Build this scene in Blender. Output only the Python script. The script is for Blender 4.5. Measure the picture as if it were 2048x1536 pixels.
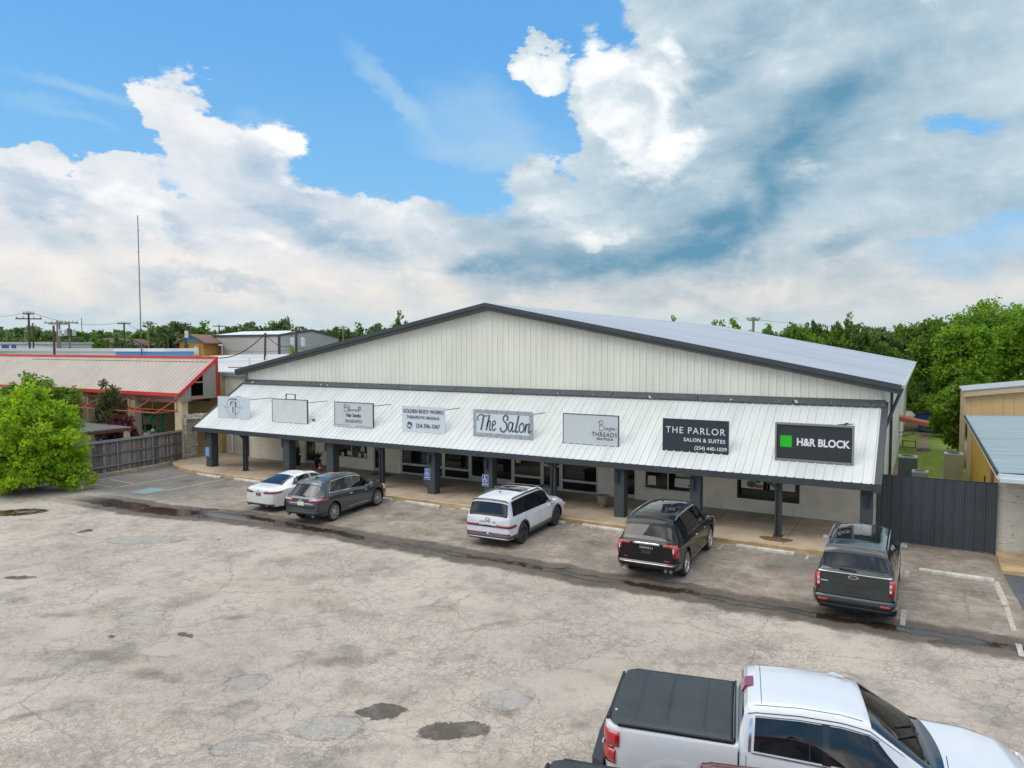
import bpy, bmesh, math, random
from math import radians, sin, cos, pi, sqrt, atan2
from mathutils import Vector, Matrix
for o in list(bpy.data.objects): bpy.data.objects.remove(o)
S = bpy.context.scene; C = S.collection
# ------------------------------------------------------------ camera
H, PITCH, YAW, FPX = 7.0, math.atan(76/1450), radians(29.6), 1450.0
cam = bpy.data.objects.new('camera', bpy.data.cameras.new('camera')); C.objects.link(cam)
cam.data.sensor_width = 36; cam.data.lens = 36*FPX/2048; cam.data.clip_start = .1; cam.data.clip_end = 3000
cam.location = (0, 0, H); cam.rotation_euler = (pi/2-PITCH, 0, YAW); S.camera = cam
# ------------------------------------------------------------ sun, exposure
SUN_EL, SUN_AZ = radians(48), radians(222)      # azimuth clockwise from +Y: behind the camera, to the left
sd = bpy.data.lights.new('sun', 'SUN'); sd.energy = 1.0; sd.angle = radians(38); sd.color = (1, .95, .87)
sun = bpy.data.objects.new('sun', sd); C.objects.link(sun)
sun.rotation_euler = Vector((sin(SUN_AZ)*cos(SUN_EL), cos(SUN_AZ)*cos(SUN_EL), sin(SUN_EL))).to_track_quat('Z', 'Y').to_euler()
vs = S.view_settings; S.display_settings.display_device = 'sRGB'
vs.view_transform = 'Standard'; vs.look = 'None'; vs.exposure = 0.12; vs.gamma = 1; vs.use_curve_mapping = False
S.render.engine = 'CYCLES'; S.cycles.max_bounces = 4; S.cycles.use_denoising = True
# survey helper: the place was measured from the survey point at (0,0,7)
_F = Vector((-sin(YAW)*cos(PITCH), cos(YAW)*cos(PITCH), -sin(PITCH))); _R = Vector((cos(YAW), sin(YAW), 0)); _U = _R.cross(_F)
def ray(x, y): return _F+_R*((x-1024)/FPX)-_U*((y-768)/FPX)
def G(x, y, z=0.0):
    d = ray(x, y); return Vector((0, 0, H))+d*((z-H)/d.z)
def atD(x, y, D): return Vector((0, 0, H))+ray(x, y)*D
def azel(x, y):
    d = ray(x, y).normalized(); return atan2(d.x, d.y), math.asin(d.z)
def lin(h):
    h = h.lstrip('#'); v = [int(h[i:i+2], 16)/255 for i in (0, 2, 4)]
    return tuple((c/12.92 if c <= .04045 else ((c+.055)/1.055)**2.4) for c in v)
# ------------------------------------------------------------ sky
W = bpy.data.worlds.new('World'); S.world = W; W.use_nodes = True
nt = W.node_tree; nt.nodes.clear()
class NB:
    """small helper to chain shader nodes"""
    def __init__(s, nt): s.nt = nt
    def n(s, t, **k):
        o = s.nt.nodes.new(t)
        for a, b in k.items(): setattr(o, a, b)
        return o
    def put(s, sock, v):
        if hasattr(v, 'is_output') or isinstance(v, bpy.types.NodeSocket): s.nt.links.new(v, sock)
        else:
            try: sock.default_value = v
            except Exception: sock.default_value = tuple(v)+(1,) if len(v) == 3 else v
    def math(s, op, a, b=0, c=0, clamp=False):
        o = s.n('ShaderNodeMath', operation=op, use_clamp=clamp)
        for i, v in enumerate((a, b, c)): s.put(o.inputs[i], v)
        return o.outputs[0]
    def vm(s, op, a, b=(0, 0, 0), sc=None):
        o = s.n('ShaderNodeVectorMath', operation=op); s.put(o.inputs[0], a); s.put(o.inputs[1], b)
        if sc is not None: s.put(o.inputs['Scale'], sc)
        return o.outputs[1] if op in ('LENGTH', 'DOT_PRODUCT', 'DISTANCE') else o.outputs[0]
    def noise(s, v, scale, detail=4, rough=.55, color=False, dist=0, lac=2):
        o = s.n('ShaderNodeTexNoise'); s.put(o.inputs['Vector'], v)
        for k, q in (('Scale', scale), ('Detail', detail), ('Roughness', rough), ('Distortion', dist), ('Lacunarity', lac)): s.put(o.inputs[k], q)
        return o.outputs['Color' if color else 'Fac']
    def mr(s, v, a, b, c=0, d=1, smooth=True):
        o = s.n('ShaderNodeMapRange', interpolation_type='SMOOTHSTEP' if smooth else 'LINEAR')
        for i, q in enumerate((v, a, b, c, d)): s.put(o.inputs[i], q)
        return o.outputs[0]
    def mix(s, f, a, b, mode='MIX'):
        o = s.n('ShaderNodeMix', data_type='RGBA', blend_type=mode, clamp_factor=True)
        s.put(o.inputs[0], f); s.put(o.inputs[6], a); s.put(o.inputs[7], b); return o.outputs[2]
    def blob(s, P, cx, cy, rx, ry, rot=0, inner=0.0):
        m = s.n('ShaderNodeMapping', vector_type='TEXTURE'); s.put(m.inputs[0], P)
        m.inputs[1].default_value = (cx, cy, 0); m.inputs[2].default_value = (0, 0, rot); m.inputs[3].default_value = (rx, ry, 1)
        return s.mr(s.vm('LENGTH', m.outputs[0]), 1.35, inner, 0, 1)
b = NB(nt)
STR = .1
tc = b.n('ShaderNodeTexCoord').outputs['Generated']
sky = b.n('ShaderNodeTexSky', sky_type='NISHITA', sun_disc=False); sky.sun_elevation = SUN_EL; sky.sun_rotation = SUN_AZ
sky.altitude = 100; sky.air_density = 1.0; sky.dust_density = .6; sky.ozone_density = 1.5
sp = b.n('ShaderNodeSeparateXYZ'); nt.links.new(tc, sp.inputs[0])
az = b.math('ARCTAN2', sp.outputs[0], sp.outputs[1]); el = b.math('ARCSINE', sp.outputs[2])
cb = b.n('ShaderNodeCombineXYZ'); nt.links.new(az, cb.inputs[0]); nt.links.new(el, cb.inputs[1]); P0 = cb.outputs[0]
st = b.vm('MULTIPLY', tc, (1, 1, 1.9))
def warp(P, amp, sc, det, seed):
    c = b.noise(b.vm('ADD', st, (seed, seed*.7, 0)), sc, det, .62, True)
    return b.vm('ADD', P, b.vm('SCALE', b.vm('SUBTRACT', c, (.5, .5, .5)), sc=amp))
P = warp(warp(P0, .13, 3.2, 2, 1.3), .12, 9, 7, 7.1)
Psoft = warp(P0, .20, 3.2, 6, 4.4)
def blobs(PP, L):
    acc = None
    for (x, y, rx, ry, rot, w, *inn) in L:
        a, e = azel(x, y); k = 1/FPX
        if acc is not None and len(L) > 5: PQ = b.vm('ADD', PP, b.math('MULTIPLY', acc, 1e-7))      # keeps the shader evaluation sequential
        else: PQ = PP
        v = b.math('MULTIPLY', b.blob(PQ, a, e, rx*k, ry*k, radians(-rot), inn[0] if inn else .2), w)
        acc = v if acc is None else b.math('ADD', acc, v)
    return acc
n1 = b.noise(st, 5.5, 8, .62); n2 = b.noise(b.vm('ADD', st, (3, 1, 2)), 12, 6, .64); n3 = b.noise(b.vm('MULTIPLY', b.vm('ADD', tc, (5, 2, 0)), (1, 1, 4.5)), 4.0, 8, .62)
# relief: how the density changes towards the light gives the billows their bright and shaded sides
def relief(sc, seed, off, det=9, stretch=(1, 1, 1.5)):
    v0 = b.vm('ADD', b.vm('MULTIPLY', tc, stretch), (seed, 0, seed)); w0 = b.vm('ADD', v0, off)
    return b.math('SUBTRACT', b.noise(v0, sc, det, .6, dist=.3), b.noise(w0, sc, det, .6, dist=.3))
rl1 = relief(7, 2.2, (.018, .0, .040), 7); rl3 = relief(3.2, 8.1, (.03, 0, .08), 6, (1, 1, 3))
rl = b.math('ADD', b.math('MULTIPLY', rl1, 2.2), b.math('MULTIPLY', rl3, 1.3))
cover = blobs(P, [(60, 480, 260, 150, 0, 1), (300, 470, 300, 120, 0, 1), (430, 300, 150, 66, 38, 1), (590, 390, 220, 76, 35, 1), (335, 235, 75, 30, 15, .75), (240, 400, 90, 60, 20, .8), (260, 320, 60, 20, 0, .5),
    (800, 425, 150, 52, 5, .9), (1215, 215, 130, 85, 40, 1.2), (1065, 165, 40, 48, 0, 1.25), (1250, 320, 140, 80, 20, 1), (1345, 60, 80, 90, 0, 1),
    (1560, 180, 320, 280, 0, 1.2), (1900, 60, 330, 170, 0, 1.2), (1500, 480, 420, 170, 0, 1), (1100, 400, 130, 60, 0, .8), (1850, 330, 240, 90, 0, .9), (950, 520, 330, 70, 0, 1),
    (2250, 300, 260, 300, 0, 1), (-300, 450, 320, 150, 0, 1), (40, 340, 120, 34, 0, .8)])
thin = blobs(Psoft, [(780, 175, 120, 24, 42, .75), (190, 165, 130, 26, 5, .7), (1010, 240, 170, 80, 25, .75), (60, 210, 60, 18, 0, .45), (1750, 480, 400, 60, -10, .5), (860, 250, 80, 80, 30, .4), (500, 215, 60, 18, 0, .4), (960, 320, 160, 50, 0, .8), (130, 260, 120, 20, 5, .5)])
hole = b.math('ADD', blobs(P, [(1935, 240, 100, 46, 0, 1.15, 0), (1885, 225, 50, 30, 0, .5, 0)]), blobs(Psoft, [(1930, 460, 210, 100, 0, .45), (690, 440, 120, 30, 25, .35)]))
band = b.mr(el, azel(1024, 340)[1], azel(1024, 520)[1], 0, 1.1)
away = b.mr(b.math('COSINE', b.math('SUBTRACT', az, -YAW)), .70, .45, 0, 1)      # sky outside the view: broken cloud, brightened to light the lot and wall
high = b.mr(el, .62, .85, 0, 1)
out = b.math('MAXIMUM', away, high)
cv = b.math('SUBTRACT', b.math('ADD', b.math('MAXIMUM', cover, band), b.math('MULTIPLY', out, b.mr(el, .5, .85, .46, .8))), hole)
cv = b.math('ADD', cv, b.math('MULTIPLY', b.math('SUBTRACT', n1, .5), 1.0))
mask = b.mr(cv, .28, b.mr(az, azel(1100, 300)[0], azel(1700, 300)[0], .54, .80))
tmask = b.mr(b.math('ADD', b.math('MULTIPLY', thin, 1), b.math('MULTIPLY', b.math('SUBTRACT', n1, .5), .8)), .0, 1.1, 0, .7)
dark = blobs(Psoft, [(1350, 505, 270, 60, -16, .62), (1570, 350, 330, 70, -42, .50), (1480, 420, 200, 50, -35, .35), (1480, 150, 160, 40, -45, .5), (1130, 560, 260, 40, -4, .75), (980, 500, 180, 60, 5, .75),
    (1750, 230, 200, 80, -20, .35), (1560, 170, 380, 230, -20, .50), (1830, 330, 200, 60, -15, .3), (620, 440, 160, 34, 28, .8), (560, 310, 130, 44, 35, .6), (60, 425, 130, 18, 10, .7), (430, 540, 170, 14, 8, .7), (360, 470, 90, 16, 15, .6), (900, 560, 120, 14, 0, .5), (250, 600, 200, 14, 3, .4),
    (80, 350, 90, 24, 15, .5), (980, 310, 110, 34, 5, .55), (1330, 150, 120, 70, 35, .45), (1950, 420, 260, 60, -12, .45), (1330, 420, 120, 80, 10, .5), (1690, 480, 60, 26, 0, .6), (1090, 470, 90, 40, 0, .6), (1480, 600, 300, 20, 0, .4)])
glow = blobs(P, [(1215, 205, 125, 72, 45, 1.5), (1065, 165, 36, 44, 0, 1.4), (1285, 275, 135, 58, 25, 1.4), (1345, 90, 34, 40, 0, .9), (1250, 240, 210, 140, 40, .6), (610, 335, 80, 22, 35, 1.3), (240, 385, 80, 40, 15, .9), (420, 430, 120, 30, 20, .7),
    (560, 480, 120, 30, 20, .7), (820, 400, 120, 28, 5, .7), (1060, 380, 60, 36, 0, .8), (1110, 345, 40, 20, 0, .8), (40, 400, 90, 18, 0, .6), (1210, 475, 90, 16, 0, .6), (780, 530, 160, 30, 15, .6), (1720, 40, 160, 50, 0, .35), (1600, 540, 200, 20, 0, .45)])
sh = b.mr(b.math('SUBTRACT', b.math('ADD', dark, b.math('ADD', b.math('MULTIPLY', b.math('SUBTRACT', n3, .5), 1.3), b.math('MULTIPLY', b.math('SUBTRACT', n1, .5), .7))), b.math('MULTIPLY', rl, .9)), -.28, 1.6, 0, 1, False)
gl = b.mr(b.math('ADD', b.math('SUBTRACT', glow, .30), b.math('ADD', b.math('MULTIPLY', b.math('SUBTRACT', n2, .5), .7), b.math('MULTIPLY', rl, 1.1))), -.15, 1.25)
leftw = b.mr(az, azel(500, 690)[0], azel(1250, 690)[0], 1, 0)
lit = b.mix(leftw, lin('#cbdae2'), lin('#e6e8ec'))
low = b.mr(el, azel(1024, 640)[1], azel(1024, 400)[1], 0, 1)
creamy = b.mix(low, b.mix(leftw, lin('#dad9d6'), lin('#ece5dd')), lit)
cloud = b.mix(sh, creamy, b.mix(leftw, lin('#6394b0'), lin('#84acc8')))
cloud = b.mix(b.math('MULTIPLY', gl, b.mr(rl, -.30, .25, .45, 1)), cloud, b.mix(low, (.86, .82, .77, 1), (.93, .95, .965, 1)))
cloud = b.mix(out, cloud, b.mix(b.mr(b.math('ADD', n1, b.math('MULTIPLY', rl, .3)), .38, .66), (.42, .52, .66, 1), b.mix(high, (1.55, 1.50, 1.44, 1), (2.9, 2.8, 2.7, 1))))  # unseen cloud, overhead most of all, set extra bright as added fill
blue = b.mix(1.0, sky.outputs[0], (.70*STR*1.25, 1.0*STR*1.25, 1.15*STR*1.25, 1), 'MULTIPLY')
blue = b.mix(b.mr(el, .08, .42), lin('#86c0ea'), b.mix(.75, blue, lin('#66adec')))
base = b.mix(tmask, blue, lin('#a9cbe4'))
base = b.mix(mask, base, cloud)
hz = b.mr(b.math('ADD', el, b.math('MULTIPLY', b.math('SUBTRACT', n3, .5), .04)), azel(1024, 690)[1], azel(1024, 585)[1], .8, 0)
base = b.mix(hz, base, b.mix(leftw, lin('#b6cdd6'), lin('#b4d0dc')))
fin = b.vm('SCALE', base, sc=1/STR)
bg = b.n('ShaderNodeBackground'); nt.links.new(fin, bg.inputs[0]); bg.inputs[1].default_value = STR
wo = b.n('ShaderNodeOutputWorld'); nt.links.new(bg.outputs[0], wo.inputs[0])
W.cycles.sampling_method = 'MANUAL'; W.cycles.sample_map_resolution = 512
# ------------------------------------------------------------ materials
MATS = {}
def mat(name, col, rough=.6, metal=0, var=0.0, vscale=3, bump=0, bscale=40, coat=0, ior=1.5, col2=None, emis=None, stretch=(1, 1, 1)):
    if name in MATS: return MATS[name]
    m = bpy.data.materials.new(name); m.use_nodes = True; t = m.node_tree; p = t.nodes['Principled BSDF']; q = NB(t)
    col = lin(col) if isinstance(col, str) else col
    p.inputs['Roughness'].default_value = rough; p.inputs['Metallic'].default_value = metal; p.inputs['IOR'].default_value = ior
    p.inputs['Coat Weight'].default_value = coat; p.inputs['Coat Roughness'].default_value = .04
    p.inputs['Base Color'].default_value = (*col, 1)
    tcn = q.n('ShaderNodeTexCoord').outputs['Object']; v = q.vm('MULTIPLY', tcn, stretch)
    if var:
        c2 = (lin(col2) if isinstance(col2, str) else col2) if col2 else tuple(c*(1-var) for c in col)
        f = q.mr(q.noise(v, vscale, 6, .65), .32, .72); t.links.new(q.mix(f, (*col, 1), (*c2, 1)), p.inputs['Base Color'])
    if bump:
        bn = q.n('ShaderNodeBump'); bn.inputs['Strength'].default_value = bump; bn.inputs['Distance'].default_value = .02
        t.links.new(q.noise(v, bscale, 4), bn.inputs['Height']); t.links.new(bn.outputs[0], p.inputs['Normal'])
    if emis: p.inputs['Emission Color'].default_value = (*emis[0], 1); p.inputs['Emission Strength'].default_value = emis[1]
    MATS[name] = m; return m
def brick_mat(name, c1, c2, mort, bw=.2, bh=.067, msize=.006, rough=.75, bstr=.35, rotx=True, wear=None):
    if name in MATS: return MATS[name]
    m = bpy.data.materials.new(name); m.use_nodes = True; t = m.node_tree; p = t.nodes['Principled BSDF']; q = NB(t)
    tcn = q.n('ShaderNodeTexCoord').outputs['Object']; s = q.n('ShaderNodeSeparateXYZ'); t.links.new(tcn, s.inputs[0])
    c = q.n('ShaderNodeCombineXYZ'); t.links.new(q.math('ADD', s.outputs[0], s.outputs[1]), c.inputs[0]); t.links.new(s.outputs[2], c.inputs[1])
    br = q.n('ShaderNodeTexBrick'); t.links.new(c.outputs[0], br.inputs['Vector'])
    for k, v in (('Scale', 1), ('Mortar Size', msize), ('Brick Width', bw), ('Row Height', bh), ('Mortar Smooth', .3), ('Bias', 0)): br.inputs[k].default_value = v
    for k, v in (('Color1', c1), ('Color2', c2), ('Mortar', mort)): br.inputs[k].default_value = (*lin(v), 1)
    colr = br.outputs['Color']
    n = q.noise(tcn, 1.2, 6, .65); colr = q.mix(q.mr(n, .4, .75, 0, .25), colr, (.35, .32, .27, 1), 'MULTIPLY')
    if wear:
        w = q.noise(q.vm('MULTIPLY', tcn, (1.2, 1.2, 6)), 2.2, 7, .75); colr = q.mix(q.mr(w, .585, .62), colr, (*lin(wear), 1))
    t.links.new(colr, p.inputs['Base Color']); p.inputs['Roughness'].default_value = rough
    bn = q.n('ShaderNodeBump'); bn.inputs['Strength'].default_value = bstr; bn.inputs['Distance'].default_value = .01; bn.invert = True
    t.links.new(br.outputs['Fac'], bn.inputs['Height']); t.links.new(bn.outputs[0], p.inputs['Normal'])
    MATS[name] = m; return m
def leaf_mat(name, c1, c2, trans=.35, rough=.55):
    if name in MATS: return MATS[name]
    m = bpy.data.materials.new(name); m.use_nodes = True; t = m.node_tree; q = NB(t); p = t.nodes['Principled BSDF']
    g = q.n('ShaderNodeNewGeometry'); tcn = q.n('ShaderNodeTexCoord').outputs['Object']
    f = q.math('ADD', q.math('MULTIPLY', g.outputs['Random Per Island'], .6), q.mr(q.noise(tcn, 1.1, 3), .3, .7, -.15, .55))
    colr = q.mix(f, (*c1, 1), (*c2, 1)); rs_ = q.math('FRACT', q.math('MULTIPLY', g.outputs['Random Per Island'], 37.0)); colr = q.mix(q.mr(rs_, .93, .97, 0, .6), colr, (c2[0]*1.3, c2[1]*.62, c2[2], 1)); t.links.new(colr, p.inputs['Base Color']); p.inputs['Roughness'].default_value = rough
    p.inputs['Specular IOR Level'].default_value = .3
    tr = q.n('ShaderNodeBsdfTranslucent'); t.links.new(q.mix(1, colr, (1.3, 1.35, .7, 1), 'MULTIPLY'), tr.inputs[0])
    mx = q.n('ShaderNodeMixShader'); mx.inputs[0].default_value = trans; t.links.new(p.outputs[0], mx.inputs[1]); t.links.new(tr.outputs[0], mx.inputs[2])
    t.links.new(mx.outputs[0], t.nodes['Material Output'].inputs[0]); MATS[name] = m; return m
# ------------------------------------------------------------ mesh helpers
class MB:
    def __init__(s): s.v = []; s.f = []; s.m = []; s.mats = []; s.cur = 0
    def use(s, m):
        if m not in s.mats: s.mats.append(m)
        s.cur = s.mats.index(m); return s
    def add(s, vs, fs):
        n = len(s.v); s.v += [tuple(v) for v in vs]
        for f in fs: s.f.append(tuple(n+i for i in f)); s.m.append(s.cur)
        return s
    def quad(s, a, b_, c, d): return s.add([a, b_, c, d], [(0, 1, 2, 3)])
    def box(s, x0, x1, y0, y1, z0, z1):
        return s.hexa([(x0, y0, z0), (x1, y0, z0), (x1, y1, z0), (x0, y1, z0), (x0, y0, z1), (x1, y0, z1), (x1, y1, z1), (x0, y1, z1)])
    def hexa(s, p): return s.add(p, [(0, 3, 2, 1), (4, 5, 6, 7), (0, 1, 5, 4), (1, 2, 6, 5), (2, 3, 7, 6), (3, 0, 4, 7)])
    def obox(s, c, size, rz=0, rx=0, ry=0):
        M = Matrix.Translation(c) @ Matrix.Rotation(rz, 4, 'Z') @ Matrix.Rotation(ry, 4, 'Y') @ Matrix.Rotation(rx, 4, 'X')
        x, y, z = (q/2 for q in size)
        return s.hexa([M @ Vector(p) for p in ((-x, -y, -z), (x, -y, -z), (x, y, -z), (-x, y, -z), (-x, -y, z), (x, -y, z), (x, y, z), (-x, y, z))])
    def bar(s, a, b_, w, h=None, up=(0, 0, 1)):
        a, b_ = Vector(a), Vector(b_); d = (b_-a).normalized(); u = Vector(up)
        if abs(d.dot(u)) > .98: u = Vector((0, 1, 0))
        r = d.cross(u).normalized(); u = r.cross(d); h = h or w; r = r*w/2; u = u*h/2
        return s.hexa([a-r-u, a+r-u, b_+r-u, b_-r-u, a-r+u, a+r+u, b_+r+u, b_-r+u])
    def tube(s, pts, rad, n=8, cap=True):
        pts = [Vector(p) for p in pts]; rings = []
        rs = rad if isinstance(rad, (list, tuple)) else [rad]*len(pts)
        for i, p in enumerate(pts):
            d = (pts[min(i+1, len(pts)-1)]-pts[max(i-1, 0)]).normalized(); u = Vector((0, 0, 1)) if abs(d.z) < .95 else Vector((1, 0, 0))
            r = d.cross(u).normalized(); u = r.cross(d)
            rings.append([p+(r*cos(2*pi*k/n)+u*sin(2*pi*k/n))*rs[i] for k in range(n)])
        vs = [q for r in rings for q in r]; fs = []
        for i in range(len(pts)-1):
            for k in range(n): a = i*n+k; c = i*n+(k+1) % n; fs.append((a, c, c+n, a+n))
        if cap: fs.append(tuple(range(n-1, -1, -1))); fs.append(tuple(range(len(vs)-n, len(vs))))
        return s.add(vs, fs)
    def lathe(s, prof, n=16, M=None, cap=True):
        M = M or Matrix.Identity(4); vs = []; fs = []
        for r, z in prof: vs += [M @ Vector((r*cos(2*pi*k/n), r*sin(2*pi*k/n), z)) for k in range(n)]
        for i in range(len(prof)-1):
            for k in range(n): a = i*n+k; c = i*n+(k+1) % n; fs.append((a, c, c+n, a+n))
        if cap: fs.append(tuple(range(n-1, -1, -1))); fs.append(tuple(range(len(vs)-n, len(vs))))
        return s.add(vs, fs)
    def prism(s, poly, d):      # planar polygon extruded along vector d
        d = Vector(d); n = len(poly); vs = [Vector(p) for p in poly]+[Vector(p)+d for p in poly]
        fs = [tuple(range(n-1, -1, -1)), tuple(range(n, 2*n))]+[(i, (i+1) % n, (i+1) % n+n, i+n) for i in range(n)]
        return s.add(vs, fs)
    def grid(s, rows, close=False):
        m, n = len(rows), len(rows[0]); vs = [p for r in rows for p in r]; fs = []
        for i in range(m-1):
            for k in range(n-1): a = i*n+k; fs.append((a, a+1, a+1+n, a+n))
        return s.add(vs, fs)
    def rib(s, o, u, n, L, hfun, pitch=.305, h=.03, w=.05, t=.0, zb=lambda x: 0, v=(0, 0, 1)):
        """profiled sheet: runs along u for L, ribs point to n, height along v from zb(x) to hfun(x)"""
        o, u, n, v = Vector(o), Vector(u).normalized(), Vector(n).normalized(), Vector(v).normalized()
        xs = [(0, 0)]; x = pitch/2
        while x < L-w:
            xs += [(x-w, 0), (x-w*.45, h), (x+w*.45, h), (x+w, 0)]
            if pitch > .25: xs += [(x+pitch*.34, 0), (x+pitch*.37, h*.25), (x+pitch*.40, 0), (x+pitch*.6, 0), (x+pitch*.63, h*.25), (x+pitch*.66, 0)]
            x += pitch
        xs = [q for q in xs if q[0] <= L]; xs.append((L, 0))
        r0 = [o+u*a+n*c+v*zb(a) for a, c in xs]; r1 = [o+u*a+n*c+v*hfun(a) for a, c in xs]
        return s.grid([r0, r1])
    def build(s, name, parent=None, smooth=None, bevel=0):
        me = bpy.data.meshes.new(name); me.from_pydata(s.v, [], s.f)
        for m in s.mats: me.materials.append(m)
        if len(s.mats) > 1:
            me.polygons.foreach_set('material_index', s.m)
        me.update(); o = bpy.data.objects.new(name, me); C.objects.link(o)
        if smooth is not None:
            me.polygons.foreach_set('use_smooth', [True]*len(me.polygons))
            bm = bmesh.new(); bm.from_mesh(me); a = radians(smooth)
            bmesh.ops.remove_doubles(bm, verts=bm.verts, dist=1e-5)
            for e in bm.edges:
                if len(e.link_faces) == 2 and e.calc_face_angle(0) > a: e.smooth = False
            bm.to_mesh(me); bm.free()
        if bevel:
            mo = o.modifiers.new('bevel', 'BEVEL'); mo.width = bevel; mo.segments = 2; mo.limit_method = 'ANGLE'; mo.angle_limit = radians(40)
        if parent is not None: o.parent = parent
        return o
def thing(name, label, cat, loc=(0, 0, 0), rz=0, group=None):
    o = bpy.data.objects.new(name, None); C.objects.link(o); o.location = loc; o.rotation_euler = (0, 0, rz); o.empty_display_size = .3
    return tag(o, label, cat, group)
def tag(o, label, cat, group=None):
    o['label'] = label; o['category'] = cat
    if group: o['group'] = group
    return o
def struct(o): o['kind'] = 'structure'; return o
def dup(root, loc=None, rz=None, label=None, group=None, scale=None):
    def rec(o, par):
        c = o.copy(); C.objects.link(c)
        if par is not None: c.parent = par
        for k in list(o.children): rec(k, c)
        return c
    r = rec(root, None)
    if loc is not None: r.location = loc
    if rz is not None: r.rotation_euler = (0, 0, rz)
    if scale is not None: r.scale = scale
    if label: r['label'] = label
    if group: r['group'] = group
    return r
def text_mb(txt, size, m, name, parent, loc, rx=pi/2, rz=0, ext=.004, off=0, shear=0, align='CENTER', sx=1, space=1, M=None):
    cu = bpy.data.curves.new('t', 'FONT'); cu.body = txt; cu.size = size; cu.extrude = ext; cu.offset = off; cu.shear = shear
    cu.align_x = align; cu.align_y = 'CENTER'; cu.space_character = space; cu.resolution_u = 4
    to = bpy.data.objects.new('t', cu); C.objects.link(to); dg = bpy.context.evaluated_depsgraph_get()
    me = bpy.data.meshes.new_from_object(to.evaluated_get(dg)); bpy.data.objects.remove(to); bpy.data.curves.remove(cu)
    me.materials.clear(); me.materials.append(m); me.name = name
    me.transform(M or (Matrix.Rotation(rz, 4, 'Z') @ Matrix.Rotation(rx, 4, 'X') @ Matrix.Diagonal((sx, 1, 1, 1))))
    o = bpy.data.objects.new(name, me); C.objects.link(o); o.location = loc
    if parent is not None: o.parent = parent
    return o
def catmull(pts, k=6):
    out = []; n = len(pts)
    for i in range(n-1):
        p0, p1, p2, p3 = pts[max(i-1, 0)], pts[i], pts[i+1], pts[min(i+2, n-1)]
        for j in range(k):
            t = j/k; out.append(tuple(.5*((2*b_)+(-a+c)*t+(2*a-5*b_+4*c-d)*t*t+(-a+3*b_-3*c+d)*t**3) for a, b_, c, d in zip(p0, p1, p2, p3)))
    out.append(tuple(pts[-1])); return out
def stroke(mb, pts, w, org, sx, sz, y, k=6):
    """brush stroke in the XZ plane facing -Y; pts are (u,v[,weight])"""
    pts = catmull([(p[0], p[1], p[2] if len(p) > 2 else 1) for p in pts], k); L, R_ = [], []
    for i, p in enumerate(pts):
        q0, q1 = pts[max(i-1, 0)], pts[min(i+1, len(pts)-1)]; dx, dz = (q1[0]-q0[0])*sx, (q1[1]-q0[1])*sz; l = sqrt(dx*dx+dz*dz) or 1
        nx, nz = -dz/l*w*p[2]/2, dx/l*w*p[2]/2; x, z = org[0]+p[0]*sx, org[1]+p[1]*sz
        L.append((x+nx, y, z+nz)); R_.append((x-nx, y, z-nz))
    mb.grid([R_, L])
# ------------------------------------------------------------ common materials
m_gable = mat('painted_sheet_gable', '#e2e2d5', .5, 0, .10, .8, col2='#d6d7ca', stretch=(1, 1, .3))
m_canopy = mat('galvanised_canopy', '#ced2d0', .45, .15, 1, .8, col2='#c2c6c3', stretch=(2, .35, .35))
m_roof = mat('membrane_roof_grey', '#a3aeb8', .5, 0, 1, .25, col2='#929fab', stretch=(.4, 2, 1))
m_char = mat('charcoal_paint', '#3a4044', .5, 0, .2, 2)
m_charb = brick_mat('charcoal_brick', '#434b50', '#3d4549', '#33393d', bstr=.5)
m_white = brick_mat('painted_white_brick', '#f2eee0', '#ebe6d6', '#cfc8b4', msize=.006, bstr=.4)
m_alu = mat('aluminium_frame', '#b9bdb9', .4, .3)
m_glass = mat('dark_glazing', (.010, .014, .015), .03, 0, ior=1.5)
m_cglass = mat('car_glass', (.005, .007, .009), .02, 0, ior=1.65)
m_conc = mat('sidewalk_concrete', '#b0a08a', .85, 0, 1, .55, bump=.15, bscale=30, col2='#8f806d')
m_curb = mat('curb_concrete', '#c4aa80', .85, 0, 1, 1.5, bump=.2, bscale=20, col2='#9a8362')
m_stop = mat('wheel_stop_concrete', '#c6c2b8', .9, 0, 1, 5, bump=.4, bscale=40, col2='#9e9a90')
m_black = mat('black_plastic', (.012, .012, .013), .5)
m_rubber = mat('tyre_rubber', (.022, .022, .023), .8, bump=.1, bscale=60)
m_chrome = mat('chrome', (.75, .76, .78), .12, 1)
m_red = mat('red_lens', (.42, .008, .012), .12, coat=1)
m_dkred = mat('dark_red_lens', (.20, .008, .03), .15, coat=1)
m_clear = mat('clear_lens', (.6, .62, .64), .15, coat=1)
m_amber = mat('amber_lens', (.7, .2, .03), .2, coat=1)
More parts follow.
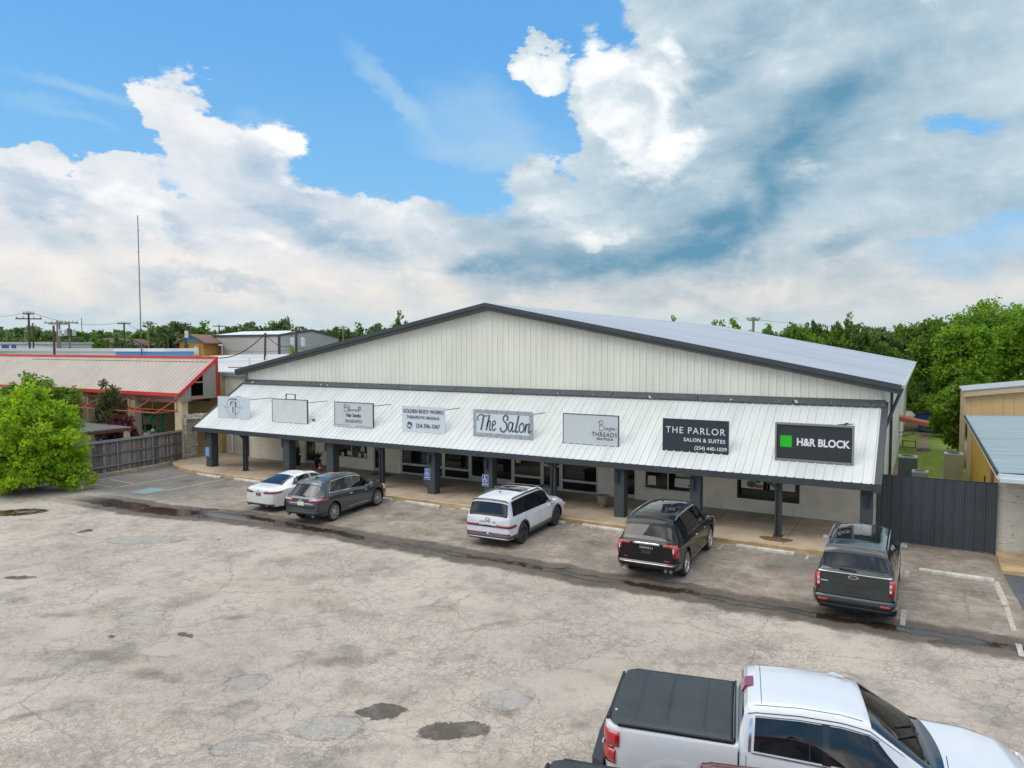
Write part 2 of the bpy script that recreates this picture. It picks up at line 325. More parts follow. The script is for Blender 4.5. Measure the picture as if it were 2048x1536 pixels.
# ------------------------------------------------------------ ground (one sheet, with worn asphalt, stains, patches, cracks)
def ground_material():
    m = bpy.data.materials.new('worn_asphalt'); m.use_nodes = True; t = m.node_tree; q = NB(t); p = t.nodes['Principled BSDF']
    v = q.n('ShaderNodeTexCoord').outputs['Object']; s = q.n('ShaderNodeSeparateXYZ'); t.links.new(v, s.inputs[0]); X, Y = s.outputs[0], s.outputs[1]
    big = q.noise(v, .17, 6, .6); med = q.noise(q.vm('ADD', v, (9, 4, 0)), .62, 7, .68); med2 = q.noise(q.vm('ADD', v, (31, 17, 0)), 1.3, 7, .7)
    fine = q.noise(v, 26, 5, .75); grit = q.noise(v, 95, 3, .8)
    wv = q.vm('ADD', v, q.vm('SCALE', q.vm('SUBTRACT', q.noise(v, 1.6, 5, .65, True), (.5, .5, .5)), sc=.9))
    wv2 = q.vm('ADD', v, q.vm('SCALE', q.vm('SUBTRACT', q.noise(v, 2.6, 6, .7, True), (.5, .5, .5)), sc=.55))
    col = q.mix(q.mr(big, .3, .7), lin('#bfb4a6'), lin('#ada296'))
    col = q.mix(q.mr(med, .46, .70, 0, .8), col, lin('#827c71'))
    col = q.mix(q.mr(med2, .52, .70, 0, .55), col, lin('#77736a'))
    col = q.mix(q.mr(q.noise(q.vm('ADD', v, (3, 50, 0)), .35, 5, .6), .55, .72, 0, .5), col, lin('#b5a68e'))
    # stall apron between ditch and sidewalk: browner, more broken
    apron = q.mr(Y, 20.0, 21.2); col = q.mix(q.math('MULTIPLY', apron, q.mr(med2, .3, .65, .2, .85)), col, lin('#766858'))
    lot_l = q.math('MULTIPLY', q.mr(X, -28.0, -31.5), q.mr(Y, 19.6, 20.6)); col = q.mix(q.math('MULTIPLY', lot_l, q.mr(med, .25, .6, .45, .9)), col, lin('#62625f'))
    dark_r = q.math('MULTIPLY', q.blob(wv2, -3.4, 24.6, 1.1, 1.3, 0, .3), .8); col = q.mix(dark_r, col, lin('#696661'))
    # dark grime clouds in the open lot
    g = None
    for x, y, rx, ry, r, w in ((700, 1320, 1.5, .6, .1, .75), (200, 1310, 1.9, .45, -.2, .8), (300, 1350, 1.1, .35, -.3, .75), (120, 1230, 1.2, .35, 0, .6), (60, 1360, 1.3, .3, .4, .6), (960, 1255, 1.6, .22, .5, .65), (1080, 1200, 1.4, .2, .6, .5),
        (640, 1180, .9, .35, -.3, .6), (30, 1200, .9, .45, 0, .7), (430, 1240, 1.5, .3, .5, .6), (1010, 1420, 1.0, .35, .3, .55), (1600, 1310, 1.6, .3, .2, .3), (60, 1430, 1.6, .25, .6, .6), (1780, 1350, 1.3, .3, .1, .5), (700, 1500, .8, .5, 0, .5), (830, 1320, .9, .2, .3, .5)):
        c = G(x, y); bb = q.math('MULTIPLY', q.blob(wv, c.x, c.y, rx, ry, YAW+r, 0), w); g = bb if g is None else q.math('MAXIMUM', g, bb)
    col = q.mix(q.mr(q.math('MULTIPLY', q.math('ADD', g, q.math('MULTIPLY', q.math('SUBTRACT', med2, .5), 1.2)), q.mr(fine, .3, .62, .6, 1.1)), .18, .85, 0, .75), col, lin('#5b5548'))
    # repaired patches, lighter and greyer with a dark rim
    pt = rim = None
    for x, y, rx, ry, r in ((492, 1367, .50, .42, .2), (490, 1490, .62, .30, .35), (655, 1455, .70, .45, 0), (290, 1080, 1.5, .6, 0), (1010, 1400, .55, .45, 0), (280, 1240, .7, .3, -.3)):
        c = G(x, y); b1 = q.blob(wv2, c.x, c.y, rx, ry, YAW+r, .0); a = q.mr(b1, .20, .24); r_ = q.math('MULTIPLY', q.mr(b1, .14, .22), q.mr(b1, .30, .22))
        pt = a if pt is None else q.math('MAXIMUM', pt, a); rim = r_ if rim is None else q.math('MAXIMUM', rim, r_)
    col = q.mix(q.math('MULTIPLY', pt, q.mr(med2, .3, .6, .25, .6)), col, q.mix(fine, lin('#8d8d88'), lin('#a5a59f')))
    col = q.mix(q.math('MULTIPLY', rim, q.mr(med2, .4, .6, .1, .75)), col, lin('#55524c'))
    # cracks
    def crack(scale, w, vv, lo, hi, strength):
        vo = q.n('ShaderNodeTexVoronoi', feature='DISTANCE_TO_EDGE'); q.put(vo.inputs['Vector'], vv); vo.inputs['Scale'].default_value = scale
        return q.math('MULTIPLY', q.math('MULTIPLY', q.mr(vo.outputs['Distance'], w, w*.25), q.mr(q.noise(q.vm('ADD', v, (scale*7, 3, 0)), .33, 4), lo, hi)), strength)
    c1 = crack(.33, .008, wv2, .40, .55, .9); c2 = crack(2.2, .036, wv, .42, .60, .85); c3 = crack(5.5, .085, wv, .38, .62, .7)
    c4 = q.math('MULTIPLY', crack(1.7, .035, wv2, .34, .55, .8), apron); c5 = crack(.9, .012, wv2, .38, .56, .8)
    cr = q.math('MAXIMUM', q.math('MAXIMUM', q.math('MAXIMUM', c1, c2), q.math('MAXIMUM', c3, c4)), c5)
    col = q.mix(q.math('MULTIPLY', cr, .58), col, lin('#494238'))
    # drainage swale: wet, dark, silty
    ax = q.n('ShaderNodeCombineXYZ'); t.links.new(X, ax.inputs[0])
    wob = q.math('MULTIPLY', q.math('SUBTRACT', q.noise(ax.outputs[0], .28, 3), .5), .9); edge = q.math('MULTIPLY', q.math('SUBTRACT', q.noise(v, 1.5, 7, .72), .5), .95)
    lefty = q.mr(X, -23.5, -29, 0, -1.0)
    dy = q.math('ABSOLUTE', q.math('SUBTRACT', q.math('ADD', q.math('ADD', Y, wob), edge), q.math('ADD', 20.05, lefty)))
    swx = q.math('MULTIPLY', q.mr(X, -35, -31), q.mr(X, 5, 3.2))
    dy2 = q.math('SUBTRACT', dy, q.mr(X, -18, -27, 0, .35))
    sw = q.math('MULTIPLY', q.mr(dy2, .92, .60), swx); wet = q.math('MULTIPLY', q.mr(dy2, .30, .10), q.math('MULTIPLY', swx, q.mr(q.noise(v, .7, 4), .28, .42)))
    col = q.mix(q.math('MULTIPLY', sw, .97), col, q.mix(q.mr(med2, .35, .65), lin('#372d25'), lin('#584b3f')))
    col = q.mix(wet, col, lin('#30291f'))
    # potholes and puddles
    pz = None
    for x, y, rx, ry, r in ((762, 1423, .62, .36, .2), (905, 1462, .80, .38, .1), (172, 1062, .28, .30, 0), (370, 1270, .35, .10, -.5), (30, 1025, 1.5, .8, .2), (225, 1272, .12, .1, 0), (435, 1079, .1, .1, 0), (395, 1020, 1.1, .32, .1), (495, 1036, .7, .25, .1), (1905, 1285, .7, .20, -.1), (1110, 1137, .7, .1, 0), (40, 1155, .6, .18, 0)):
        c = G(x, y); b1 = q.mr(q.blob(wv2, c.x, c.y, rx, ry, YAW+r, 0), .26, .40); pz = b1 if pz is None else q.math('MAXIMUM', pz, b1)
    col = q.mix(q.math('MULTIPLY', pz, q.mr(med2, .3, .55, .7, 1)), col, lin('#423a31'))
    nearp = q.mr(Y, 12.5, 14.5); wat = q.math('MAXIMUM', q.math('MULTIPLY', q.math('MULTIPLY', pz, q.mr(med2, .42, .52)), nearp), wet)
    # oil stains in the stalls
    oil = None
    for i in range(13):
        b1 = q.blob(wv2, -33.1+2.89*i, 24.2-(i % 3)*.3, .55, .65, 0, 0); oil = b1 if oil is None else q.math('MAXIMUM', oil, b1)
    col = q.mix(q.math('MULTIPLY', oil, q.mr(med2, .32, .55, .3, .9)), col, lin('#453e36'))
    # gravelly grain
    col = q.mix(q.mr(fine, .40, .66, .0, .42), col, lin('#6b665e')); col = q.mix(q.mr(grit, .50, .70, 0, .35), col, lin('#d6d0c4')); col = q.mix(q.mr(q.noise(v, 60, 3, .8), .52, .7, 0, .45), col, lin('#55514a'))
    col = q.mix(q.math('MULTIPLY', wat, .85), col, lin('#33291f'))
    # far away beyond the lot the ground is dry grass and dirt
    far = q.math('MAXIMUM', q.mr(Y, 29.5, 30.5), q.mr(X, -47, -50)); col = q.mix(far, col, q.mix(med, lin('#6f7a4a'), lin('#8b8466')))
    t.links.new(col, p.inputs['Base Color'])
    t.links.new(q.mr(wat, 0, 1, .92, .08), p.inputs['Roughness'])
    bn = q.n('ShaderNodeBump'); bn.inputs['Strength'].default_value = .5; bn.inputs['Distance'].default_value = .03
    hgt = q.math('SUBTRACT', q.math('ADD', q.math('MULTIPLY', fine, .35), q.math('MULTIPLY', med2, .6)), q.math('MULTIPLY', cr, .5))
    t.links.new(q.math('MULTIPLY', hgt, q.math('SUBTRACT', 1, wat)), bn.inputs['Height']); t.links.new(bn.outputs[0], p.inputs['Normal'])
    return m
g = MB().use(ground_material()); g.quad((-1500, -400, 0), (1500, -400, 0), (1500, 1800, 0), (-1500, 1800, 0)); struct(g.build('ground'))
# grass strip between the buildings
m_grass = mat('mown_grass', '#60791f', .9, 0, 1, 1.1, bump=.5, bscale=30, col2='#7b9232')
m_dirt = mat('bare_dirt', '#8c7a62', .95, 0, 1, 2, bump=.3, bscale=12, col2='#6b5b49')
g = MB().use(m_grass); g.grid([[(x, y, .004) for x in (-1.4, 0, 1, 2.3)] for y in (31, 40, 50, 66)]); struct(g.build('grass_strip'))
g = MB().use(m_dirt); g.quad((-1.4, 66, .004), (6, 66, .004), (6, 73, .004), (-1.4, 73, .004))
pa = [(-.3, 54), (.1, 57), (.2, 61), (.1, 66)]
g.grid([[(x-.35-.1*sin(y), y, .010), (x+.3+.1*sin(2*y), y, .010)] for x, y in catmull(pa, 4)])
g.add([(-1.4+.9*(1+.2*sin(5*a))*abs(cos(a)), 46+4*sin(a), .009) for a in [i*pi/8-pi/2 for i in range(9)]]+[(-1.4, 46, .009)], [(9, i, i+1) for i in range(8)])
g.add([(1.6+.75*(1+.2*sin(5*a))*cos(a), 46.3+1.2*sin(a), .009) for a in [i*pi/8 for i in range(16)]], [tuple(range(16))]); struct(g.build('dirt_path'))
g = MB().use(m_grass); g.quad((-1.4, 73, .004), (30, 73, .004), (30, 82, .004), (-1.4, 82, .004)); struct(g.build('back_lawn'))
g = MB().use(mat('pale_gravel', '#a9a698', .95, var=.2, bump=.3)); g.quad((-20, 82, .004), (40, 82, .004), (40, 88, .004), (-20, 88, .004)); struct(g.build('gravel_lane'))
# dark asphalt of the neighbouring drive, right
g = MB().use(mat('fresh_dark_asphalt', '#4b4f55', .85, 0, 1, 1.5, bump=.3, bscale=60, col2='#5a5e62'))
g.add([(2.28, 26.55, .006), (2.55, 21.5, .006), (3.05, 18.5, .006), (3.6, 14, .006), (12, 14, .006), (12, 26.55, .006)], [(0, 1, 2, 3, 4, 5)]); struct(g.build('driveway'))
g = MB().use(m_curb); g.hexa([(2.25, 26.6, 0), (9, 26.6, 0), (9, 28.92, 0), (2.25, 28.92, 0), (2.25, 26.6, .10), (9, 26.6, .10), (9, 28.92, .14), (2.25, 28.92, .14)]); struct(g.build('concrete_apron'))
# sidewalk slab with rounded left nose, joints, and a curb
def sw_poly(z, ins=0):
    pts = [(-1.2, 25.92+ins), (-33.5, 25.78+ins)]
    for i in range(9):
        a = i/8; pts.append((-33.5-5.3*sin(a*pi/2)+ins, 25.78+2.1*(1-cos(a*pi/2))+ins))
    pts += [(-39.0+ins, 30.6), (-39.0+ins, 31.6), (-1.2, 31.6)]; return [(x, y, z) for x, y in pts]
g = MB().use(m_conc); p1 = sw_poly(0); g.prism(p1, (0, 0, .14)); struct(g.build('sidewalk'))
g = MB().use(m_curb)                                   # worn curb edge
a, c = sw_poly(.14), sw_poly(.14, .16)
for i in range(9): q0, q1, r0, r1 = a[i], a[i+1], c[i], c[i+1]; g.hexa([(q0[0]-.005, q0[1]-.012, 0), (r0[0], r0[1], 0), (r1[0], r1[1], 0), (q1[0]-.005, q1[1]-.012, 0), (q0[0]-.005, q0[1]-.012, .147), (r0[0], r0[1], .147), (r1[0], r1[1], .147), (q1[0]-.005, q1[1]-.012, .147)])
struct(g.build('curb'))
g = MB().use(mat('joint_dirt', '#5f5142', .9))
for x in [-36+2.9*i for i in range(13)]: g.box(x, x+.02, 26.1, 30.7, .13, .1425)
g.box(-38.5, -1.3, 28.3, 28.315, .13, .1422); struct(g.build('sidewalk_joints'))
m_stain = mat('rust_stain', '#5b3d20', .9, 0, 1, 3, col2='#7f6142')
g = MB().use(m_stain); g.add([(-4.42+.55*(1+.15*sin(3*a))*cos(a), 26.75+.38*(1+.2*cos(2*a))*sin(a), .1445) for a in [i*pi/10 for i in range(20)]], [tuple(range(20))]); struct(g.build('rust_stain'))
# painted parking lines, faded blue patch
m_line = mat('faded_white_paint', '#bcb7ac', .9, 0, 1, 9, col2='#8d867b')
def line(mb, x0, y0, x1, y1, w=.1):
    d = Vector((x1-x0, y1-y0, 0)); n = Vector((-d.y, d.x, 0)).normalized()*w/2; a = Vector((x0, y0, .007)); c = Vector((x1, y1, .007)); mb.quad(a-n, c-n, c+n, a+n)
g = MB().use(m_line)
line(g, -.30, 20.35, -.29, 21.6, .12); line(g, -.29, 24.7, -.28, 25.5, .12)
line(g, 2.02, 25.6, 2.10, 23.3, .16); line(g, 2.10, 23.2, 2.10, 21.3, .12); line(g, 2.1, 20.4, 2.1, 19.6, .12); line(g, 1.75, 25.75, 2.0, 25.62, .1)
for x, y0, y1 in ((-37.4, 20.9, 24), (-34.6, 21.0, 25.3), (-31.8, 22.0, 25.4), (-29.2, 24.9, 25.6), (-20.3, 25.0, 25.6), (-17.4, 25.2, 25.7), (-14.6, 25.1, 25.7), (-11.8, 25.3, 25.7), (-8.9, 25.1, 25.7), (-6.0, 24.9, 25.6), (-3.2, 25.2, 25.7)): line(g, x, y0, x, y1, .09)
line(g, -37.2, 21.2, -34.9, 21.2, .08); line(g, -37.0, 22.4, -34.8, 22.3, .08)
struct(g.build('parking_lines'))
g = MB().use(mat('faded_blue_paint', '#6a9298', .9, 0, 1, 5, col2='#7f8784')); g.quad((-32.9, 20.9, .008), (-31.9, 20.95, .008), (-31.85, 22.15, .008), (-33.0, 22.1, .008)); struct(g.build('blue_parking_paint'))
# ------------------------------------------------------------ main building
WY = 30.75; BX0, BX1, PX = -36.15, -1.37, -18.78
bl = thing('retail_building', 'long white strip mall building with low charcoal trimmed gable and sloping sheet metal canopy', 'building', (-18.8, WY, 0))
def at0(o, root=bl):    # keep world coordinates while parenting
    o.parent = root; o.matrix_parent_inverse = Matrix.Translation(-Vector(root.location)); return o
def slope(x): return 9.0-(abs(x-PX))*(9.0-5.52)/17.4
g = MB().use(m_gable); g.rib((BX0, WY, 0), (1, 0, 0), (0, -1, 0), BX1-BX0, lambda a: slope(BX0+a)-.05, pitch=.305, h=.032, w=.045, zb=lambda a: 4.7); at0(g.build('gable_wall'))
openings = [(-32.42, -31.90, .72, 2.25, 'door_side'), (-31.40, -30.58, .16, 2.25, 'door'), (-29.06, -26.68, .72, 2.05, 'window'), (-26.27, -25.40, .16, 2.25, 'door'),
    (-24.37, -12.92, .15, 2.55, 'store'), (-11.63, -11.10, .16, 2.25, 'door'), (-10.69, -8.2, .66, 1.95, 'window'), (-6.66, -4.2, .66, 1.72, 'window')]
g = MB().use(m_white); x = BX0
for x0, x1, z0, z1, k in openings:
    g.box(x, x0, WY, WY+.25, .14, 4.72); g.box(x0, x1, WY, WY+.25, z1, 4.72)
    if z0 > .3: g.box(x0, x1, WY, WY+.25, .14, z0)
    x = x1
g.box(x, BX1, WY, WY+.25, .14, 4.72); at0(g.build('brick_wall'))
g = MB().use(m_gable); g.rib((BX1, WY, 0), (0, 1, 0), (1, 0, 0), 46.2, lambda a: 5.5, h=.03, w=.045); g.rib((BX0, 76.95, 0), (0, -1, 0), (-1, 0, 0), 46.2, lambda a: 5.5, h=.03, w=.045)
g.rib((BX1, 76.95, 0), (-1, 0, 0), (0, 1, 0), BX1-BX0, lambda a: slope(BX1-a)-.05); at0(g.build('side_wall'))
g = MB().use(mat('white_painted_block', '#cfcec6', .8, var=.1)); g.box(BX1-.02, BX1+.05, WY-.02, 31.6, .0, 4.7); at0(g.build('corner_post'))
# roof
RX0, RX1, RY0, RY1 = -36.85, -.70, 30.42, 77.2
g = MB().use(m_roof)
for s_, xe in ((1, RX1), (-1, RX0)):
    L = sqrt((xe-PX)**2+(9.1-5.55)**2); u = (0, 1, 0); v = Vector((xe-PX, 0, 5.55-9.1)).normalized(); n = Vector((s_*(9.1-5.55), 0, abs(xe-PX))).normalized()
    g.rib((PX, RY0, 9.1), u, n, RY1-RY0, lambda a: L, pitch=.61, h=.022, w=.03, v=v)
    n_ = n*.06; g.quad((PX, RY0, 9.04), (xe, RY0, 5.49), (xe, RY1, 5.49), (PX, RY1, 9.04))
at0(g.build('roof'))
g = MB().use(m_char); tz = lambda x: 9.12-abs(x-PX)*(9.12-5.57)/18.05
for xe in (RX0, RX1):                                   # two-step rake fascia
    for y0, y1, dz0, dz1 in ((RY0-.10, RY0+.02, .20, .03), (RY0-.05, RY0+.32, .36, .18)):
        g.hexa([(PX, y0, tz(PX)-dz0), (xe, y0, tz(xe)-dz0), (xe, y1, tz(xe)-dz0), (PX, y1, tz(PX)-dz0), (PX, y0, tz(PX)+dz1-.03+.0), (xe, y0, tz(xe)+dz1-.03), (xe, y1, tz(xe)+dz1-.03), (PX, y1, tz(PX)+dz1-.03)] if dz1 < .1 else
               [(PX, y0, tz(PX)-dz0), (xe, y0, tz(xe)-dz0), (xe, y1, tz(xe)-dz0), (PX, y1, tz(PX)-dz0), (PX, y0, tz(PX)-.19), (xe, y0, tz(xe)-.19), (xe, y1, tz(xe)-.19), (PX, y1, tz(PX)-.19)])
at0(g.build('rake_trim'))
g = MB().use(m_alu); g.box(RX1-.02, RX1+.12, RY0+.2, RY1, 5.40, 5.55); g.tube([(BX1+.1, 31.2, 4.7), (BX1+.1, 31.2, .2)], .05, 6); at0(g.build('eave_gutter'))
g = MB().use(mat('dark_bronze_pipe', '#3f4146', .5)); g.tube([(RX1, 31.9, 5.35), (RX1-.1, 31.9, 5.1), (BX1+.16, 31.0, 3.9)], .07, 6); at0(g.build('downspout')); g = MB().use(m_char); g.tube([(BX1+.13, 37.5, 5.3), (BX1+.13, 37.5, .3)], .07, 6); at0(g.build('downspout'))
g = MB().use(mat('faded_red_sheet', '#b5614f', .6)); g.hexa([(BX1, 54.6, 2.0), (BX1+1.75, 54.6, 1.70), (BX1+1.75, 56.2, 1.70), (BX1, 56.2, 2.0), (BX1, 54.6, 2.30), (BX1+1.75, 54.6, 1.95), (BX1+1.75, 56.2, 1.95), (BX1, 56.2, 2.30)]); aw = at0(g.build('side_awning'))
g = MB().use(m_char); g.bar((BX1, 54.7, 1.2), (BX1+1.6, 54.7, 1.72), .05); g.bar((BX1, 54.9, .9), (BX1+1.0, 54.9, 1.2), .04); g = g.build('bracket', aw)
g.matrix_parent_inverse = aw.matrix_parent_inverse if False else Matrix.Identity(4)
# canopy: sheets on the slope, ridge flashing, fascia, rafters
CE, CZ0, CT, CZ1 = 27.0, 2.40, 30.72, 4.82; cs = (CZ1-CZ0)/(CT-CE); CX0, CX1 = -36.35, -1.22
def cz(y): return CZ0+(y-CE)*cs
cv_ = Vector((0, 1, cs)).normalized(); cn = Vector((0, -cs, 1)).normalized(); CL = sqrt((CT-CE)**2+(CZ1-CZ0)**2)
g = MB().use(m_canopy); g.rib((CX0, CE-.05, cz(CE-.05)), (1, 0, 0), cn, CX1-CX0, lambda a: CL-.12, pitch=.305, h=.028, w=.04, v=cv_)
g.use(mat('bounce_underside', '#d8d6ce', .7)); g.quad((CX0+.02, CE, CZ0-.05), (CX1-.02, CE, CZ0-.05), (CX1-.02, CT, CZ1-.05), (CX0+.02, CT, CZ1-.05)); can = at0(g.build('canopy_roof'))  # unseen canopy underside made white to bounce light onto the wall
g = MB().use(m_char); g.box(CX0-.02, CX1+.02, CE-.09, CE+.03, CZ0-.27, CZ0-.035); at0(g.build('fascia'))
g = MB().use(m_char)
for xa, xb in ((CX0-.06, CX0+.05), (CX1-.12, CX1+.10)):
    g = MB().use(m_char)
    g.hexa([(xa, CE-.1, cz(CE-.1)-.26), (xb, CE-.1, cz(CE-.1)-.26), (xb, CT, CZ1-.22), (xa, CT, CZ1-.22), (xa, CE-.1, cz(CE-.1)+.05), (xb, CE-.1, cz(CE-.1)+.05), (xb, CT, CZ1+.08), (xa, CT, CZ1+.08)])
    at0(g.build('canopy_side_trim'))
g = MB().use(mat('ragged_flashing', '#4b5054', .6, 0, 1, 4, col2='#3c4145')); xx = CX0; rnd = random.Random(4)
while xx < CX1:
    w = rnd.uniform(2.2, 4.2); x2 = min(xx+w, CX1+.04); dz = rnd.uniform(-.012, .012)
    g.hexa([(xx, CT-.30, CZ1-.115+dz), (x2-.03, CT-.30, CZ1-.115+dz), (x2-.03, WY-.03, CZ1-.1), (xx, WY-.03, CZ1-.1), (xx, CT-.30, CZ1-.09+dz), (x2-.03, CT-.30, CZ1-.09+dz), (x2-.03, WY-.035, CZ1+.14), (xx, WY-.035, CZ1+.14)])
    xx = x2
at0(g.build('ridge_flashing'))
g = MB().use(mat('caulk_scraps', '#b9b49b', .8))
for i in range(34):
    x_ = rnd.uniform(CX0+.5, CX1-.5); l = rnd.uniform(.04, .22); g.obox((x_, CT-.25+rnd.uniform(-.05, .15), CZ1-.045+rnd.uniform(0, .03)), (l*.5, l, .012), rnd.uniform(-.6, .6), .5); at0(g.build('caulk_patch')); g = MB().use(mat('caulk_scraps', ''))
# soffit beam
g = MB().use(m_char); g.box(CX0+.1, CX1-.1, 27.14, 27.42, 2.13, 2.36); at0(g.build('canopy_beam'))
# columns
m_lamp = mat('black_lantern', '#23282d', .4)
for i, (xa, xb) in enumerate(((-35.50, -34.98), (-29.36, -28.84), (-26.26, -25.76), (-19.96, -19.48), (-16.86, -16.38), (-10.72, -10.24), (-7.66, -7.2), (-1.80, -1.36))):
    xa += .03; xb -= .03
    col = MB().use(m_charb).box(xa, xb, 27.12, 27.12+(xb-xa), .14, 2.14).build('brick_column'); at0(col)
    g = MB().use(m_lamp)
    if i in (0, 1, 2): g.box(xa-.20, xa-.002, 27.2, 27.42, 1.62, 2.10); g.box(xa-.12, xa-.02, 27.24, 27.38, 1.54, 1.62)
    elif i in (3, 4, 5, 6, 7):
        xm = (xa+xb)/2-(.07 if i < 7 else 0); g.prism([(xm-.09, 27.118, 1.98), (xm+.07, 27.118, 1.98), (xm+.07, 27.118, 1.62), (xm+.0, 27.118, 1.56), (xm-.09, 27.118, 1.6)], (0, -.12, 0))
    ln = g.build('lantern'); ln.parent = col
for x in (-32.36, -22.74, -13.45, -4.43):
    g = MB().use(m_char); w = .11
    g.box(x-w, x-w+.05, 27.15, 27.35, .15, 2.14); g.box(x+w-.05, x+w, 27.15, 27.35, .15, 2.14); g.box(x-w+.05, x+w-.05, 27.23, 27.27, .15, 2.14); g.box(x-.16, x+.16, 27.08, 27.42, .14, .165)
    g.bar((x, 27.22, 1.85), (x-.42, 27.22, 2.14), .1); at0(g.build('steel_post'))
g = MB().use(mat('dark_door', '#4a545c', .6)); g.box(-36.95, -36.2, 30.9, 31.0, .14, 2.2); at0(g.build('side_door'))
# glazing
def framed(x0, x1, z0, z1, mull=(), rails=(), fr=.055, name='window', nm='glass', m=m_alu, kick=0, y=WY):
    f = MB().use(m); yf, yb = y+.02, y+.12
    f.box(x0, x0+fr, yf, yb, z0, z1); f.box(x1-fr, x1, yf, yb, z0, z1); f.box(x0+fr, x1-fr, yf, yb, z0, z0+fr+kick); f.box(x0+fr, x1-fr, yf, yb, z1-fr, z1)
    for a in mull: f.box(a-fr/2, a+fr/2, yf+.002, yb, z0+fr+kick, z1-fr)
    for z in rails:
        xs = [x0+fr]+[q for a in mull for q in (a-fr/2, a+fr/2)]+[x1-fr]
        for a, c in zip(xs[::2], xs[1::2]): f.box(a, c, yf+.004, yb, z-fr*.6, z+fr*.6)
    o = at0(f.build(name)); gl = MB().use(m_glass).box(x0+fr*.5, x1-fr*.5, y+.07, y+.075, z0+fr*.5, z1-fr*.5).build(nm); gl.parent = o; return o
framed(-32.42, -31.90, .72, 2.25); framed(-31.40, -30.58, .16, 2.25, fr=.07, name='door', kick=.1)
framed(-29.06, -26.68, .72, 2.05, mull=(-27.85,)); framed(-26.27, -25.40, .16, 2.25, fr=.09, name='door', kick=.05)
framed(-24.37, -21.58, .15, 2.55, rails=(.68,), fr=.09, name='shop_window'); framed(-21.58, -19.93, .15, 2.55, rails=(.66,), fr=.09, name='shop_window')
framed(-19.93, -17.43, .15, 2.55, mull=(-18.68,), rails=(1.75,), fr=.09, name='double_door', kick=.18)
framed(-17.43, -15.82, .15, 2.55, rails=(.66,), fr=.09, name='shop_window'); framed(-15.82, -14.82, .15, 2.55, rails=(1.3,), fr=.09, name='door', kick=.1)
framed(-14.82, -12.92, .15, 2.55, rails=(.66,), fr=.09, name='shop_window'); framed(-11.63, -11.10, .16, 2.25, fr=.06, name='door', kick=.1)
for x_, p_ in ((-18.76, 'double_door'), (-18.60, 'double_door'), (-15.05, 'door'), (-30.75, 'door'), (-25.6, 'door')):
    at0(MB().use(m_chrome).bar((x_, WY-.03, .95), (x_, WY-.03, 1.35), .03).build('door_pull'))
framed(-10.69, -8.2, .66, 1.95, mull=(-9.62,)); framed(-6.66, -4.2, .66, 1.72, mull=(-5.47,), m=mat('dark_frame', '#3c4044', .5))
# posters, papers and displays in the windows (each a thing of its own)
m_paper = mat('white_paper', '#d5d6d2', .7); m_pink = mat('floral_print', '#b98d84', .7, 0, 1, 9, col2='#3c4a44')
def flat(name, label, cat, x0, x1, z0, z1, m, y=WY+.066, group=None):
    return tag(MB().use(m).box(x0, x1, y-.006, y, z0, z1).build(name), label, cat, group)
flat('poster', 'floral poster in the narrow window beside the taller potted plant', 'poster', -32.36, -31.96, .80, 1.62, m_pink)
for x, w, z, lb in ((-28.55, .16, .90, 'leftmost small white card standing in the left shop window'), (-28.02, .34, .98, 'largest framed white card in the left shop window'), (-27.30, .16, .92, 'small white card left of the lampshade in the window'), (-26.90, .15, .93, 'small white card under the lampshade, rightmost in its window')):
    flat('display_card', lb, 'card', x-w/2, x+w/2, z-.13, z+.1, m_paper, group='cards in the left shop window')
g = MB().use(mat('lampshade_cloth', '#cfd0c4', .8)); g.lathe([(.17, 1.16), (.11, 1.42)], 14, Matrix.Translation((-27.02, WY-.0, 0)) @ Matrix.Diagonal((1, .3, 1, 1))); lamp = g.build('table_lamp', smooth=40)
tag(lamp, 'pale lampshade glowing white in the left shop window', 'lamp'); lamp['label'] = 'pale cream lampshade in the left shop window'
flat('notice', 'yellow notice taped on the glass right of the double door', 'notice', -17.28, -17.02, 1.28, 1.68, mat('yellow_paper', '#c9c078', .7))
flat('notice', 'two white papers taped in the lower left corner of the middle right window', 'notice', -10.55, -10.18, .84, 1.25, m_paper)
gb = flat('banner', 'green banner with white letters in the middle right window behind the column', 'banner', -9.30, -8.30, 1.30, 1.62, mat('green_vinyl', '#5aa03a', .6)); gb_t = text_mb('BLOCK', .27, m_paper, 'lettering', None, (-8.82, WY+.056, 1.46), off=.006); gb_t.parent = gb
wb = flat('poster', 'white poster hanging below the green banner', 'poster', -9.33, -8.50, .86, 1.24, m_paper)
MB().use(mat('green_vinyl', '', .6)).box(-8.75, -8.6, WY+.054, WY+.058, .90, 1.0).build('emblem').parent = wb
pp = flat('poster', 'photo poster of two people in the right shop window', 'poster', -6.5, -5.62, 1.10, 1.66, m_paper)
g = MB().use(mat('poster_skin', '#a06c4d', .7)); y = WY+.055
def disc(g, cx, cz_, rx, rz, y, n=14): g.add([(cx+rx*cos(2*pi*i/n), y, cz_+rz*sin(2*pi*i/n)) for i in range(n)], [tuple(range(n))])
disc(g, -6.05, 1.55, .09, .10, y); g.use(mat('poster_hair', '#3a2820', .7)); disc(g, -5.82, 1.50, .14, .15, y-.001); disc(g, -6.08, 1.62, .10, .05, y-.002)
g.use(mat('poster_top', '#4e6a58', .7)); disc(g, -6.08, 1.28, .20, .14, y-.001); g.use(mat('poster_skin', '', .7)); disc(g, -5.8, 1.22, .2, .08, y-.0015); g.build('picture').parent = pp
flat('poster', 'white poster with lines of print behind the thin steel post', 'poster', -5.35, -4.38, 1.12, 1.58, m_paper)
for i, (x, w, lb) in enumerate(((-4.92, .09, 'slim red item standing inside the right shop window'),)): flat('red_bottle', lb, 'bottle', x-w/2, x+w/2, .74, 1.05, mat('red_plastic', '#a52a26', .5))
